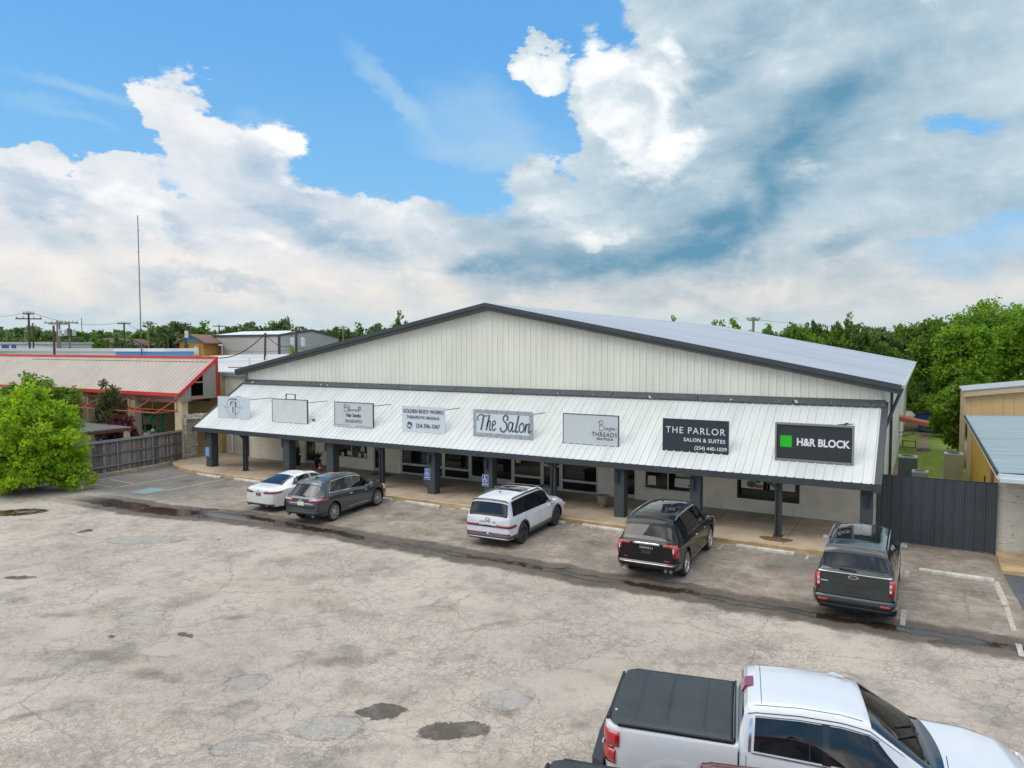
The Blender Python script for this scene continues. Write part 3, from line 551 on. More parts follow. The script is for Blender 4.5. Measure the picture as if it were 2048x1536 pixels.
# ------------------------------------------------------------ signs on the canopy
m_swhite = mat('sign_white', '#cbd5dc', .35); m_sgrey = mat('sign_grey', '#c0c8ca', .4); m_edge = mat('sign_edge', '#3b4147', .5); m_navy = mat('navy_ink', '#2c2f55', .5)
m_ink = mat('dark_ink', '#34313d', .5); m_tgrey = mat('grey_script_ink', '#4f6366', .5)
def sign(label, x0, x1, z0=2.90, z1=4.13, m=None, rod=1.6, frame=True, y=27.77, t=.06, nm='shop_sign'):
    r = thing(nm, label, 'sign', ((x0+x1)/2, y, z0), 0, 'shop signs on the canopy roof'); w = (x1-x0)/2; h = z1-z0
    if m: MB().use(m).box(-w, w, -t/2, t/2, 0, h).build('panel', r)
    f = MB().use(m_edge); e = .028
    if frame:
        f.box(-w-e, w+e, -t/2-.01, t/2+.01, h, h+e); f.box(-w-e, w+e, -t/2-.01, t/2+.01, -e, 0); f.box(-w-e, -w, -t/2-.01, t/2+.01, 0, h); f.box(w, w+e, -t/2-.01, t/2+.01, 0, h)
        f.build('frame', r)
    if rod:
        for sx_ in (-1, 1): MB().use(m_edge).bar((sx_*(w-.02), t/2, h-.12), (sx_*(w-.02), rod, h-.12), .03).build('support_rod', r)
    return r, w, h
def T(r, txt, size, x, z, m, **k): return text_mb(txt, size, m, 'lettering', r, (x, -.038, z), **k)
# dog grooming sign
r, w, h = sign('leftmost white sign with a dog emblem inside a thin oval', -35.18, -32.58, m=m_swhite, frame=False)
g = MB().use(m_navy)
def oval(g, cx, cz_, rx, rz, wd, a0=0, a1=2*pi, n=40):
    P_ = [(cx+rx*cos(a0+(a1-a0)*i/n), cz_+rz*sin(a0+(a1-a0)*i/n)) for i in range(n+1)]; Q_ = [(cx+(rx-wd)*cos(a0+(a1-a0)*i/n), cz_+(rz-wd)*sin(a0+(a1-a0)*i/n)) for i in range(n+1)]
    g.grid([[(x, -.036, z) for x, z in P_], [(x, -.036, z) for x, z in Q_]])
for a0, a1 in ((.15, pi-.15), (pi+.15, 2*pi-.15)): oval(g, 0, h/2, .55, .55, .014, a0, a1)
oval(g, 0, h/2, .44, .44, .012, pi+.35, 2*pi-.35)
def st(pts, wd): stroke(g, pts, wd, (0, h/2), 1, 1, -.037)
st([(-.20, .10), (-.21, .22), (-.13, .31), (-.05, .30)], .07); st([(.12, .31), (.22, .26), (.22, .12), (.17, .02)], .09); st([(-.02, .20), (.0, .22)], .04); st([(.08, .2), (.09, .22)], .04)
st([(-.03, .06), (-.03, -.12), (-.01, -.30)], .075); st([(.17, .0), (.12, -.08), (.2, -.14), (.17, -.2)], .035); st([(.12, -.24), (.2, -.3), (.17, -.36), (.26, -.33)], .05)
st([(-.13, .3), (.0, .35), (.12, .31)], .015); g.build('emblem', r)
T(r, 'PET GROOMING', .085, 0, h/2+.46, m_navy, sx=1.1); g = MB().use(m_ink)
for s_ in (-1, 1):
    c = s_*.55; stroke(g, [(c-.22, .10), (c-.20, .0), (c-.13, .05), (c-.08, -.02), (c-.02, .04), (c+.04, -.02), (c+.1, .05), (c+.16, -.02), (c+.2, .08)], .014, (0, h/2), 1, 1, -.036)
g.build('script_lettering', r)
# empty frame
r, w, h = sign('empty dark sign frame with a small box on top, second from left', -30.74, -28.17, m=mat('blank_panel', '#d6dad8', .4, 0, .1, 2), rod=1.5)
f = MB().use(m_edge); f.box(-.28, .42, -.03, .03, h+.28, h+.31); f.box(-.28, -.25, -.03, .03, h+.03, h+.28); f.box(.39, .42, -.03, .03, h+.03, h+.28); f.build('box_frame', r)
r['label'] = 'blank metal sign panel with thin black frame and small square frame on top'
# hair studio
r, w, h = sign('white sign in black frame reading Hair Studio with a small flower', -26.22, -23.70, m=m_sgrey, rod=1.4)
g = MB().use(m_ink)
B_ = [(0, 0), (.03, .5), (.05, .95), (-.06, .75), (.1, 1.02), (.26, .95), (.22, .68), (.06, .55), (.28, .5), (.36, .25), (.22, .02), (.02, .02)]
stroke(g, B_, .022, (-.62, .78), .8, .36, -.036)
stroke(g, [(0, .0), (.1, .55), (.06, 1), (.0, .5), (.04, .0), (.12, .02), (.2, .25), (.24, .38), (.17, .3), (.2, .03), (.32, .1), (.42, .36), (.46, .05), (.58, .36), (.66, .3), (.68, .04), (.76, .3), (.8, .04), (.86, .34), (.96, .3), (.98, .04), (1.08, .3), (1.16, .06), (1.04, .02)], .02, (-.32, .80), .62, .30, -.036)
g.build('script_lettering', r); g = MB().use(m_navy)
for k in range(5): a = k*2*pi/5+.4; disc(g, .40+.075*cos(a), .98+.075*sin(a), .036, .036, -.036, 8)
g.build('flower', r); T(r, 'Hair Studio', .25, 0, .60, m_ink, sx=.86, off=.004); T(r, '254-253-0733', .22, 0, .30, m_ink, sx=.9); g = MB().use(m_ink); g.box(-1.15, -.2, -.036, -.034, .085, .10); g.box(.15, 1.15, -.036, -.034, .06, .075); g.build('small_print', r)
# golden body works
r, w, h = sign('pale sign with navy capitals and a round phone emblem', -21.87, -19.38, m=m_swhite, rod=1.3, frame=False)
T(r, 'GOLDEN BODY WORKS', .25, 0, .98, m_navy, sx=.87, off=.003); T(r, 'THERAPEUTIC MASSAGE', .205, 0, .69, m_ink, sx=.86, off=.001); T(r, '254-396-1047', .29, .28, .29, m_navy, sx=.86, off=.002)
g = MB().use(m_navy); disc(g, -.80, .30, .17, .17, -.034, 24); g.use(m_swhite); stroke(g, [(-.93, .38), (-.85, .22), (-.80, .36), (-.74, .2), (-.68, .3)], .05, (0, 0), 1, 1, -.037); g.build('emblem', r)
# the salon
r, w, h = sign('sign reading The Salon in bold grey script with speckled border', -17.79, -14.72, m=mat('speckled_border', '#a9b1b2', .6, 0, 1, 9, col2='#82898b'), rod=1.2, frame=False)
MB().use(m_swhite).box(-1.36, 1.36, -.036, -.031, .18, h-.18).build('inset_panel', r)
g = MB().use(m_tgrey); Wd = .085; o = (-1.28, .28)
def s2(pts, k=1, ox=0): stroke(g, [(a+ox, c, *rest) for a, c, *rest in pts], Wd*k, o, 1, 1, -.040, 6)
s2([(.06, .46), (-.02, .50), (.0, .62), (.16, .72), (.40, .66), (.52, .70)], .7); s2([(.30, .66), (.26, .40), (.17, .02)], 1.15)
s2([(.62, .74), (.54, .4), (.44, .02)], 1.1); s2([(.47, .2), (.56, .42), (.66, .42), (.62, .14), (.64, .03), (.72, .08)], .8)
s2([(.76, .24), (.92, .34), (.90, .46), (.80, .42), (.76, .2), (.82, .03), (.96, .14)], .8)
s2([(1.52, .50), (1.58, .66), (1.46, .74), (1.34, .64), (1.36, .50), (1.50, .36), (1.50, .14), (1.36, .0), (1.20, .06), (1.22, .20)], .95)
s2([(1.80, .42), (1.66, .44), (1.58, .2), (1.66, .03), (1.78, .2), (1.84, .44), (1.78, .12), (1.84, .03), (1.90, .1)], .8)
s2([(2.12, .76), (2.04, .4), (1.96, .1), (2.02, .03), (2.08, .08)], 1.1)
s2([(2.28, .44), (2.16, .3), (2.16, .08), (2.28, .04), (2.38, .2), (2.34, .42), (2.26, .44)], .8)
s2([(2.48, .42), (2.46, .2), (2.42, .03)], .9); s2([(2.44, .16), (2.54, .38), (2.64, .40), (2.60, .14), (2.62, .03), (2.72, .14)], .8); g.build('script_lettering', r)
# threads boutique
r, w, h = sign('plain grey sign with small thin lettering in its lower right corner', -13.24, -10.78, m=m_sgrey, rod=0, frame=True); m_thin = m_ink
T(r, 'THREADS', .26, .63, .44, m_ink, space=1.12, sx=.93); T(r, '-BOUTIQUE-', .135, .66, .26, m_ink, space=1.05)
g = MB().use(m_ink); stroke(g, B_, .018, (.40, .60), .62, .42, -.036)
stroke(g, [(0, .2), (.12, .3), (.04, .05), (.14, .05), (.2, .3), (.24, .05), (.36, .3), (.44, .3), (.36, .06), (.30, -.2), (.48, .2), (.54, .3), (.56, .05), (.68, .32), (.62, .06), (.76, .12), (.86, .3)], .016, (.66, .64), .60, .34, -.036); g.build('script_lettering', r)
# the parlor
r, w, h = sign('dark navy sign with wide white capitals and a phone number', -8.88, -6.37, m=mat('navy_panel', '#29323c', .45), rod=0, frame=True, z0=2.89)
m_ltr = mat('white_letters', '#dfe3e6', .5)
T(r, 'THE PARLOR', .36, 0, .82, m_ltr, space=1.18, sx=.97); T(r, 'SALON & SUITES', .20, .36, .47, m_ltr, space=1.1, off=.003); T(r, '(254) 440-1039', .20, .60, .17, m_ltr, off=.002)
# tax office sign box
r, w, h = sign('black framed box sign with a bright green square and white capitals', -4.60, -2.10, m=mat('black_sign_face', '#2d3135', .4), rod=0, frame=False, t=.18, z0=2.92, z1=4.16)
f = MB().use(mat('silver_trim', '#8f9294', .4, .5)); e = .06
f.box(-w-e, w+e, -.14, .1, h, h+e); f.box(-w-e, w+e, -.14, .1, -e, 0); f.box(-w-e, -w, -.14, .1, 0, h); f.box(w, w+e, -.14, .1, 0, h); f.build('frame', r)
MB().use(mat('bright_green', (.01, .48, .01), .45)).box(-1.13, -.73, -.105, -.092, .42, .84).build('green_square', r)
text_mb('H&R BLOCK', .37, m_ltr, 'lettering', r, (.30, -.098, .62), off=.012, sx=.86)
f = MB().use(m_edge); f.bar((.75, .1, h+.06), (1.25, .3, h+.09), .03); f.bar((1.0, .0, h+.1), (1.06, .3, h+.1), .06); f.build('bracket', r)
g = MB().use(m_edge); g.obox((-27.93, 27.95, cz(27.95)+.10), (.14, .1, .07)); tag(g.build('spotlight'), 'tiny dark spotlight right of the blank framed sign', 'light')
# ------------------------------------------------------------ accessible parking signs on columns
m_blue = mat('ada_blue', '#1f4fa0', .4); m_lb = mat('light_blue_panel', '#2f86d6', .4)
def ada(x, label, light=False, z=1.02):
    r = thing('parking_sign', label, 'sign', (x, 27.112, z), 0, 'blue parking signs on the columns')
    MB().use(m_ltr).box(-.155, .155, -.012, 0, -.25, .25).build('border', r); MB().use(m_lb if light else m_blue).box(-.14, .14, -.016, -.011, -.235, .235).build('panel', r)
    g = MB().use(m_ltr)
    def k(p, w_): stroke(g, p, w_, (0, 0), 1, 1, -.0175, 4)
    if light:
        for zz in (.15, .05, -.05, -.15): k([(-.09, zz), (-.03, zz+.03), (.03, zz-.03), (.09, zz)], .022)
    else:
        disc(g, -.02, .18, .028, .028, -.0175, 10); k([(-.02, .14), (-.01, .04), (.05, .03), (.08, -.04)], .03); k([(-.02, .1), (.05, .09)], .02)
        k([(-.04, .08), (-.09, .02), (-.06, -.06), (.02, -.07), (.05, -.02)], .02)
    g.build('symbol', r)
    if not light: text_mb('PARKING', .062, m_ltr, 'lettering', r, (0, -.018, -.16), off=.002)
    return r
ada(-35.36, 'light blue sign on the leftmost brick column', True, .98); ada(-19.92, 'blue wheelchair parking sign on the column in front of the grey planter', z=1.06); ada(-16.76, 'blue wheelchair parking sign on the column in front of the double door', z=1.05)
# ------------------------------------------------------------ planters and pots
m_slate = mat('slate_planter', '#555e64', .6)
def square_planter(x, y, label):
    r = thing('planter', label, 'planter', (x, y, .14), 0, 'square grey planters')
    g = MB().use(m_slate); t0, t1 = .26, .34
    g.hexa([(-t0, -t0, 0), (t0, -t0, 0), (t0, t0, 0), (-t0, t0, 0), (-t1, -t1, .62), (t1, -t1, .62), (t1, t1, .62), (-t1, t1, .62)]); g.build('pot', r)
    MB().use(m_slate).box(-.37, .37, -.37, -.31, .62, .68).box(-.37, .37, .31, .37, .62, .68).box(-.37, -.31, -.31, .31, .62, .68).box(.31, .37, -.31, .31, .62, .68).build('rim', r)
    MB().use(m_dirt).box(-.31, .31, -.31, .31, .6, .64).build('soil', r)
square_planter(-20.75, 28.6, 'square grey planter behind the left wheelchair sign column'); square_planter(-14.3, 28.3, 'square grey planter behind the white boxy car roof')
r = thing('stone_urn', 'round weathered stone urn between the shop window and a brick column', 'planter', (-11.75, 28.55, .14))
MB().use(mat('weathered_stone', '#8e8578', .9, 0, 1, 7, bump=.5, bscale=30, col2='#6e665b')).lathe([(.15, 0), (.17, .03), (.13, .08), (.20, .16), (.25, .34), (.24, .42), (.29, .44), (.29, .50), (.22, .50), (.20, .44)], 18).build('pot', r, smooth=40)
def leaves(name, parent, n, m, fn, size, seed=1, tilt=1.0, asp=1.6, curl=.25):
    rd = random.Random(seed); vs = []; fs = []
    for i in range(n):
        p = fn(rd)
        if p is None: continue
        s_ = size*rd.uniform(.6, 1.3); a = rd.uniform(0, 2*pi); el_ = rd.uniform(-tilt, tilt)
        d = Vector((cos(a)*cos(el_), sin(a)*cos(el_), sin(el_))); u = d.cross(Vector((rd.uniform(-1, 1), rd.uniform(-1, 1), rd.uniform(.1, 1)))).normalized(); nn = d.cross(u)
        p = Vector(p); L_ = d*s_*asp/2; Wv = u*s_/2; k = len(vs)
        vs += [p-L_, p+Wv+nn*s_*curl*.3, p+L_-nn*s_*curl, p-Wv+nn*s_*curl*.3]; fs.append((k, k+1, k+2, k+3))
    me = bpy.data.meshes.new(name); me.from_pydata([tuple(v) for v in vs], [], fs); me.materials.append(m); me.update()
    o = bpy.data.objects.new(name, me); C.objects.link(o)
    if parent is not None: o.parent = parent
    return o
m_potleaf = leaf_mat('pot_palm_leaf', (.035, .085, .02), (.09, .15, .04))
def potted(x, y, s_, label):
    r = thing('potted_plant', label, 'potted plant', (x, y, .14), 0, 'black potted plants'); MB().use(mat('black_glazed_pot', '#20242c', .3)).lathe([(.13*s_, 0), (.20*s_, .46*s_), (.22*s_, .5*s_), (.17*s_, .5*s_), (.16*s_, .44*s_)], 16).build('pot', r, smooth=40)
    g = MB().use(m_potleaf); rd = random.Random(int(-x*10))
    for k in range(46):
        a = rd.uniform(0, 2*pi); l = rd.uniform(.3, .62)*s_; le = rd.uniform(.25, 1.0); pts = []
        for j in range(5): t_ = j/4; pts.append(Vector((cos(a)*l*le*t_, sin(a)*l*le*t_, .45*s_+l*(t_-.45*le*t_*t_)*1.2)))
        sd_ = Vector((-sin(a), cos(a), 0))*.035*s_; g.grid([[p-sd_*(1-abs(2*i/4-.8)*.8) for i, p in enumerate(pts)], [p+sd_*(1-abs(2*i/4-.8)*.8) for i, p in enumerate(pts)]])
    g.build('foliage', r)
potted(-31.25, 29.95, 1.15, 'taller spiky plant in black pot left of the glass door'); potted(-29.45, 29.75, 1.0, 'shorter spiky plant in black pot right of the glass door')
r = thing('fire_extinguisher', 'small red extinguisher standing behind the third brick column', 'extinguisher', (-28.72, 29.2, .14)); MB().use(mat('faded_red_metal', '#b0403f', .4)).lathe([(.09, 0), (.10, .02), (.10, .34), (.05, .42), (.04, .46)], 14).build('cylinder', r, smooth=40); MB().use(m_paper).lathe([(.103, .14), (.103, .22)], 14, cap=False).build('label_band', r); MB().use(m_black).box(-.06, .08, -.015, .015, .46, .50).build('handle', r)
r = thing('door_mat', 'dark doormat in front of the second glass door', 'mat', (-25.0, 30.0, .142)); MB().use(mat('brown_mat', '#5c4a3e', .95)).box(-.55, .55, -.3, .3, 0, .014).build('mat', r)
r.name = 'door_mat'
# ------------------------------------------------------------ wheel stops
xs = [-34.1, -31.15, -28.3, -25.5, -22.6, -19.95, -16.95, -14.0, -11.35, -8.4, -5.50, -2.6, .04]
lbl = ['leftmost concrete wheel stop, by the blue painted patch', 'concrete wheel stop between the leftmost stop and the white sedan', 'concrete wheel stop left of the white sedan nose', 'concrete wheel stop under the white sedan nose', 'concrete wheel stop in front of the grey crossover', 'concrete wheel stop right of the grey crossover, below the wheelchair sign', 'concrete wheel stop just left of the white boxy car', 'concrete wheel stop at the front wheels of the white boxy car', 'long concrete wheel stop left of the black car', 'concrete wheel stop under the nose of the black car', 'cracked concrete wheel stop beside the thin steel post', 'concrete wheel stop under the rightmost dark car', 'rightmost concrete wheel stop, in front of the metal gate']
w0 = None
for i, (x, l) in enumerate(zip(xs, lbl)):
    if w0 is None:
        g = MB().use(m_stop); L_ = 1.9; pr = [(-.09, 0), (.09, 0), (.075, .08), (.04, .125), (-.04, .125), (-.075, .08)]
        g.prism([(0, a, c) for a, c in pr], (L_, 0, 0)); w0 = g.build('wheel_stop', bevel=.012); o = w0
    else: o = w0.copy(); C.objects.link(o)
    o.location = (x, 25.52, 0); o.rotation_euler = (0, 0, radians((-1, .5, 1.2, 0, .8, -1.2, .6, 0, -.5, .3, -1.1, 0, -2.2)[i])); tag(o, l, 'wheel stop', 'concrete wheel stops along the sidewalk')
    if i == 12: o.scale = (1.02, 1.05, 1)
# ------------------------------------------------------------ charcoal sheet gate, right
r = thing('sheet_metal_gate', 'charcoal corrugated sheet metal gate between the two buildings', 'gate', (-1.3, 28.85, 0))
g = MB().use(mat('charcoal_sheet', '#3f474d', .5, 0, .15, 1)); g.rib((0, 0, .06), (1, 0, 0), (0, -1, 0), 3.5, lambda a: 2.36, pitch=.305, h=.035, w=.04); g.rib((0, .03, .06), (1, 0, 0), (0, 1, 0), 3.5, lambda a: 2.36, pitch=.305, h=.02, w=.04); g.build('panel', r)
g = MB().use(m_char); g.box(0, 3.5, .0, .03, 2.40, 2.43); g.box(-.06, 0, -.02, .05, 0, 2.44); g.box(3.5, 3.55, -.02, .05, 0, 2.44); g.build('frame', r)
MB().use(m_char).box(1.7, 1.74, -.05, -.036, .06, 2.4).build('meeting_stile', r)
# ------------------------------------------------------------ right building
rb = thing('side_building', 'yellow walled building with whitewashed brick front and pale blue metal roof', 'building', (2.3, 29, 0)); A0 = lambda o: at0(o, rb)
g = MB().use(brick_mat('whitewashed_brick', '#c9c4b7', '#c2bdb0', '#b6b0a2', bw=.3, bh=.1, wear='#6f675b', bstr=.3)); g.box(2.25, 12, 28.95, 29.2, 0, 2.95); A0(g.build('front_wall'))
g = MB().use(mat('yellow_render', '#c9a43c', .8, 0, 1, .8, col2='#b8923a')); g.box(2.27, 2.45, 29.2, 48.4, 0, 3.0); A0(g.build('side_wall'))
g = MB().use(mat('beige_render', '#bfa98a', .8, var=.1)); g.box(2.24, 2.27, 44.4, 48.4, 0, 3.05); A0(g.build('pilaster'))
g = MB().use(mat('brown_board', '#6b5f4c', .8)); g.box(2.20, 2.268, 30.6, 31.3, .0, 2.55); A0(g.build('door_panel'))
g = MB().use(mat('weathered_blue_sheet', '#8c9da1', .45, .1, 1, 1.2, col2='#768a90', stretch=(.15, 3, 1))); 
g.rib((2.12, 26.95, 3.06), (0, 1, 0), (0, 0, 1), 21.6, lambda a: 12, pitch=.305, h=.025, w=.05, v=Vector((1, 0, .035))); A0(g.build('roof_sheet'))
g = MB().use(mat('fascia_white', '#c3ccd0', .5)); g.box(2.10, 14, 26.80, 26.97, 2.86, 3.04); g.box(2.13, 14, 26.70, 26.80, 2.80, 2.92); A0(g.build('gutter'))
g = MB().use(mat('dark_navy_trim', '#2b3242', .6)); g.box(2.055, 2.115, 26.97, 48.5, 2.98, 3.085); A0(g.build('edge_trim'))
g = MB().use(mat('cream_trim', '#d5cdb8', .6)); g.box(2.07, 2.26, 26.97, 48.5, 2.86, 2.978); A0(g.build('verge_board'))
g = MB().use(mat('underside_wood', '#8d8474', .8)); g.quad((2.2, 26.97, 2.86), (12, 26.97, 2.86), (12, 28.95, 2.86), (2.2, 28.95, 2.86)); A0(g.build('soffit'))
g = MB().use(mat('tan_sheet', '#cdab78', .6, 0, .1, 1)); g.rib((2.15, 48.6, 0), (1, 0, 0), (0, -1, 0), 12, lambda a: 4.42+a*.13, pitch=.5, h=.03, w=.03, zb=lambda a: 3); A0(g.build('upper_wall'))
g = MB().use(mat('beige_render', '')); g.box(2.05, 2.15, 48.55, 53.4, 0, 4.42); g.hexa([(2.0, 48.3, 4.12), (14, 48.3, 5.7), (14, 48.5, 5.7), (2.0, 48.5, 4.12), (2.0, 48.3, 4.42), (14, 48.3, 6.0), (14, 48.5, 6.0), (2.0, 48.5, 4.42)]); A0(g.build('upper_trim'))
g = MB().use(mat('pale_roof_edge', '#9a9e9f', .6)); g.hexa([(1.95, 48.25, 4.43), (14, 48.25, 6.01), (14, 53.5, 6.01), (1.95, 53.5, 4.43), (1.95, 48.25, 4.49), (14, 48.25, 6.07), (14, 53.5, 6.07), (1.95, 53.5, 4.49)]); A0(g.build('upper_roof'))
g = MB().use(m_black); g.tube([(2.2, 33.8, 1.9), (2.2, 34.1, 1.0), (2.0, 34.6, .7), (1.5, 34.9, .5)], .025, 6); A0(g.build('cable'))
# ------------------------------------------------------------ air conditioners
def ac(x, y, w_, h_, col, label, slat=True):
    r = thing('air_conditioner', label, 'air conditioner', (x, y, 0), radians(random.Random(x).uniform(-6, 6)), 'outdoor air conditioners in the alley'); m = mat('ac_'+col[1:], col, .5, .2)
    MB().use(m_conc).box(-w_*.62, w_*.62, -w_*.62, w_*.62, 0, .08).build('pad', r)
    g = MB().use(m); g.box(-w_/2+.03, w_/2-.03, -w_/2+.03, w_/2-.03, .1, h_-.06)
    if slat:
        n = int(h_/.075)
        for k in range(n): z = .12+k*(h_-.2)/n; g.box(-w_/2, w_/2, -w_/2, w_/2, z, z+.028)
    else:
        n = 11
        for k in range(n):
            a = -w_/2+w_*k/(n-1); g.box(a-.012, a+.012, -w_/2, w_/2, .1, h_-.06); g.box(-w_/2, w_/2, a-.012, a+.012, .1, h_-.06)
    g.build('cabinet', r); MB().use(mat('ac_top_'+col[1:], '#a9adaa', .5)).box(-w_/2-.015, w_/2+.015, -w_/2-.015, w_/2+.015, h_-.06, h_).build('top_cover', r)
    MB().use(m_black).lathe([(w_*.36, h_+.002), (w_*.36, h_+.012)], 20).build('fan_grille', r)
    if not slat: MB().use(m_paper).box(-.1, .12, -w_/2-.01, -w_/2, h_*.72, h_*.76).build('badge', r)
ac(-.58, 41.2, .80, 1.50, '#59605f', 'tall dark grey air conditioner beside the white wall', False); ac(-.02, 37.5, .62, 1.35, '#8f8d88', 'small pale grey air conditioner just behind the metal gate', False); ac(1.45, 43.4, .82, 1.50, '#b9b29f', 'big beige louvred air conditioner beside the yellow wall', True)
r = thing('bench', 'small wooden bench against the white side wall in the alley', 'bench', (-.85, 57.0, 0)); MB().use(mat('tan_wood', '#a3793f', .8)).box(-.35, .55, -.22, .22, .42, .48).build('seat', r)
for x in (-.28, .48): MB().use(mat('brown_wood', '#6a4f31', .8)).box(x-.03, x+.03, -.2, .2, 0, .42).build('leg', r)
r = thing('fire_pit', 'low ring of pale stones on bare dirt near the bench', 'stone ring', (.15, 55.6, 0))
for k in range(7): a = k*2*pi/7; MB().use(mat('weathered_stone', '')).obox((.35*cos(a), .35*sin(a), .07), (.22, .12, .14), a+pi/2).build('stone', r)
r = thing('dumpster', 'blue metal dumpster half hidden by the bushes at the end of the alley', 'dumpster', (.6, 68, 0)); MB().use(mat('dumpster_blue', '#1f4f86', .6)).hexa([(-.85, -.7, .1), (.95, -.7, .1), (.95, .7, .1), (-.85, .7, .1), (-.95, -.8, 1.5), (1.05, -.8, 1.5), (1.05, .8, 1.7), (-.95, .8, 1.7)]).build('bin', r); MB().use(m_black).hexa([(-1, -.85, 1.5), (1.1, -.85, 1.5), (1.1, .85, 1.72), (-1, .85, 1.72), (-1, -.85, 1.56), (1.1, -.85, 1.56), (1.1, .85, 1.78), (-1, .85, 1.78)]).build('lid', r)
# ------------------------------------------------------------ vehicles
def interp(keys, x):
    if x <= keys[0][0]: return keys[0][1]
    for (a, u), (b_, v) in zip(keys, keys[1:]):
        if x <= b_: t = (x-a)/(b_-a) if b_ > a else 1; return u+(v-u)*t
    return keys[-1][1]
class Car:
    """x forward, y left, z up; ground centre between the axles at the origin"""
    def __init__(s, **k): s.__dict__.update(k)
    def squeeze(s, fy, fr, fz=1):
        s.W *= fy; s.wm = [(a, v*fy) for a, v in s.wm]; s.wb = [(a, v*fy) for a, v in s.wb]; s.wr = [(a, v*fr) for a, v in s.wr]; s.top = [(a, v*fz) for a, v in s.top]; s.belt = [(a, v*fz) for a, v in s.belt]
    def sec(s, x):
        top = interp(s.top, x); wm = interp(s.wm, x); zl = interp(s.zl, x); drop = interp(s.drop, x)
        te = top-drop; be = min(interp(s.belt, x), te-.015); wb = min(interp(s.wb, x), wm); wr = min(interp(s.wr, x), wb-.005)
        zc = max(zl+.2, interp(s.crease, x) if s.crease else be-.16); zc = min(zc, be-.03)
        return [(0, zl), (wm*.90, zl), (wm*.972, zl+.06), (wm*.99, zl+.22 if zl+.22 < zc else (zl+zc)/2), (wm, (zl+.22+zc)/2 if zl+.22 < zc else zc-.01), (wm*.995, zc), (wm*.975, (zc*.35+be*.65)), (wb, be),
            (wb+(wr-wb)*.5+.006, be+(te-be)*.5), (wr, te), (wr-.05, te+drop*.45), (wr-.16, te+drop*.72), (wr*.42, top-drop*.06), (0, top)]
    def topz(s, x, y):
        c = s.sec(x); y = abs(y)
        for (y0, z0), (y1, z1) in zip(c[9:], c[10:]):
            if y <= y0 and y >= y1: return z1+(z0-z1)*((y-y1)/(y0-y1) if y0 > y1 else 0)
        return c[9][1]
    def sidew(s, x, z):
        c = s.sec(x)
        for (y0, z0), (y1, z1) in zip(c[1:10], c[2:11]):
            if z0 <= z <= z1 and z1 > z0: return y0+(y1-y0)*(z-z0)/(z1-z0)
        return c[9][0] if z > c[9][1] else c[1][0]
    def S(s, x, t, sg, off=.006):       # glass band point
        c = s.sec(x); (y0, z0), (ym, zm), (y1, z1) = c[7], c[8], c[9]
        if t < .5: y, z = y0+(ym-y0)*t*2, z0+(zm-z0)*t*2
        else: y, z = ym+(y1-ym)*(t*2-1), zm+(z1-zm)*(t*2-1)
        return Vector((x, sg*(y+off), z+off*.3))
    def body(s, root):
        xs = set()
        for k in (s.top, s.wm, s.zl, s.belt, s.wb, s.wr, s.drop): xs |= {p[0] for p in k if s.x0 <= p[0] <= s.x1}
        x = s.x0
        while x < s.x1: xs.add(x); x += .09
        xs.add(s.x1); xs = sorted(xs); o_ = [xs[0]]
        for x in xs[1:]:
            if x-o_[-1] > .004: o_.append(x)
        xs = o_; mb = MB().use(s.paint); rings = []
        for x in xs:
            c = s.sec(x); rings.append([(x, -y, z) for y, z in c]+[(x, y, z) for y, z in reversed(c[1:-1])])
        n = len(rings[0]); vs = [p for r_ in rings for p in r_]; fs = []
        for i in range(len(xs)-1):
            for k in range(n): a = i*n+k; c = i*n+(k+1) % n; fs.append((a, a+n, c+n, c))
        m_ = len(vs)-n; mid0 = len(vs); 
        vs.append((xs[0], 0, (rings[0][0][2]+rings[0][13][2])/2)); vs.append((xs[-1], 0, (rings[-1][0][2]+rings[-1][13][2])/2))
        for k in range(n): fs.append((mid0, k, (k+1) % n)); fs.append((mid0+1, m_+(k+1) % n, m_+k))
        mb.add(vs, fs); mb.mats.append(s.cladm if s.cladm else m_black); mb.mats.append(m_black)
        o = mb.build('body', root)
        while len(o.data.materials) < 3: o.data.materials.append(mb.mats[len(o.data.materials)])
        cut = MB().use(s.paint)
        for ax in (-s.wbase/2, s.wbase/2):
            for sg in (-1, 1):
                M = Matrix.Translation((ax, sg*s.W/2, s.R)) @ Matrix.Rotation(pi/2, 4, 'X'); cut.lathe([(s.R+s.arch, -.32), (s.R+s.arch, .32)], 36, M)
        co = cut.build('cutter', root)
        for ob in (o, co):
            bm = bmesh.new(); bm.from_mesh(ob.data); bmesh.ops.remove_doubles(bm, verts=bm.verts, dist=2e-4); bmesh.ops.recalc_face_normals(bm, faces=bm.faces)
            if bm.calc_volume(signed=True) < 0: bmesh.ops.reverse_faces(bm, faces=bm.faces)
            bm.to_mesh(ob.data); bm.free()
        bm_ = o.modifiers.new('b', 'BOOLEAN'); bm_.operation = 'DIFFERENCE'; bm_.object = co; bm_.solver = 'EXACT'
        dg = bpy.context.evaluated_depsgraph_get(); me = bpy.data.meshes.new_from_object(o.evaluated_get(dg)); print('arches', len(o.data.polygons), len(me.polygons)); o.modifiers.clear(); o.data = me; bpy.data.objects.remove(co)
        me.materials.clear()
        for m in (s.paint, m_black, s.cladm or m_black): me.materials.append(m)
        for p in me.polygons:
            c = p.center; mi = 0
            for ax in (-s.wbase/2, s.wbase/2):
                rr = sqrt((c.x-ax)**2+(c.z-s.R)**2)
                if rr < s.R+s.arch+.004 and abs(p.normal.y) < .6 and abs(c.y) > s.W/2-.34: mi = 1
                if rr < s.R+s.arch-.01 and abs(c.y) < s.W/2-.22: mi = 1
            if p.normal.z < -.7 and c.z < .55: mi = 1
            if s.cladm and c.z < s.cladz and mi == 0: mi = 2
            p.material_index = mi
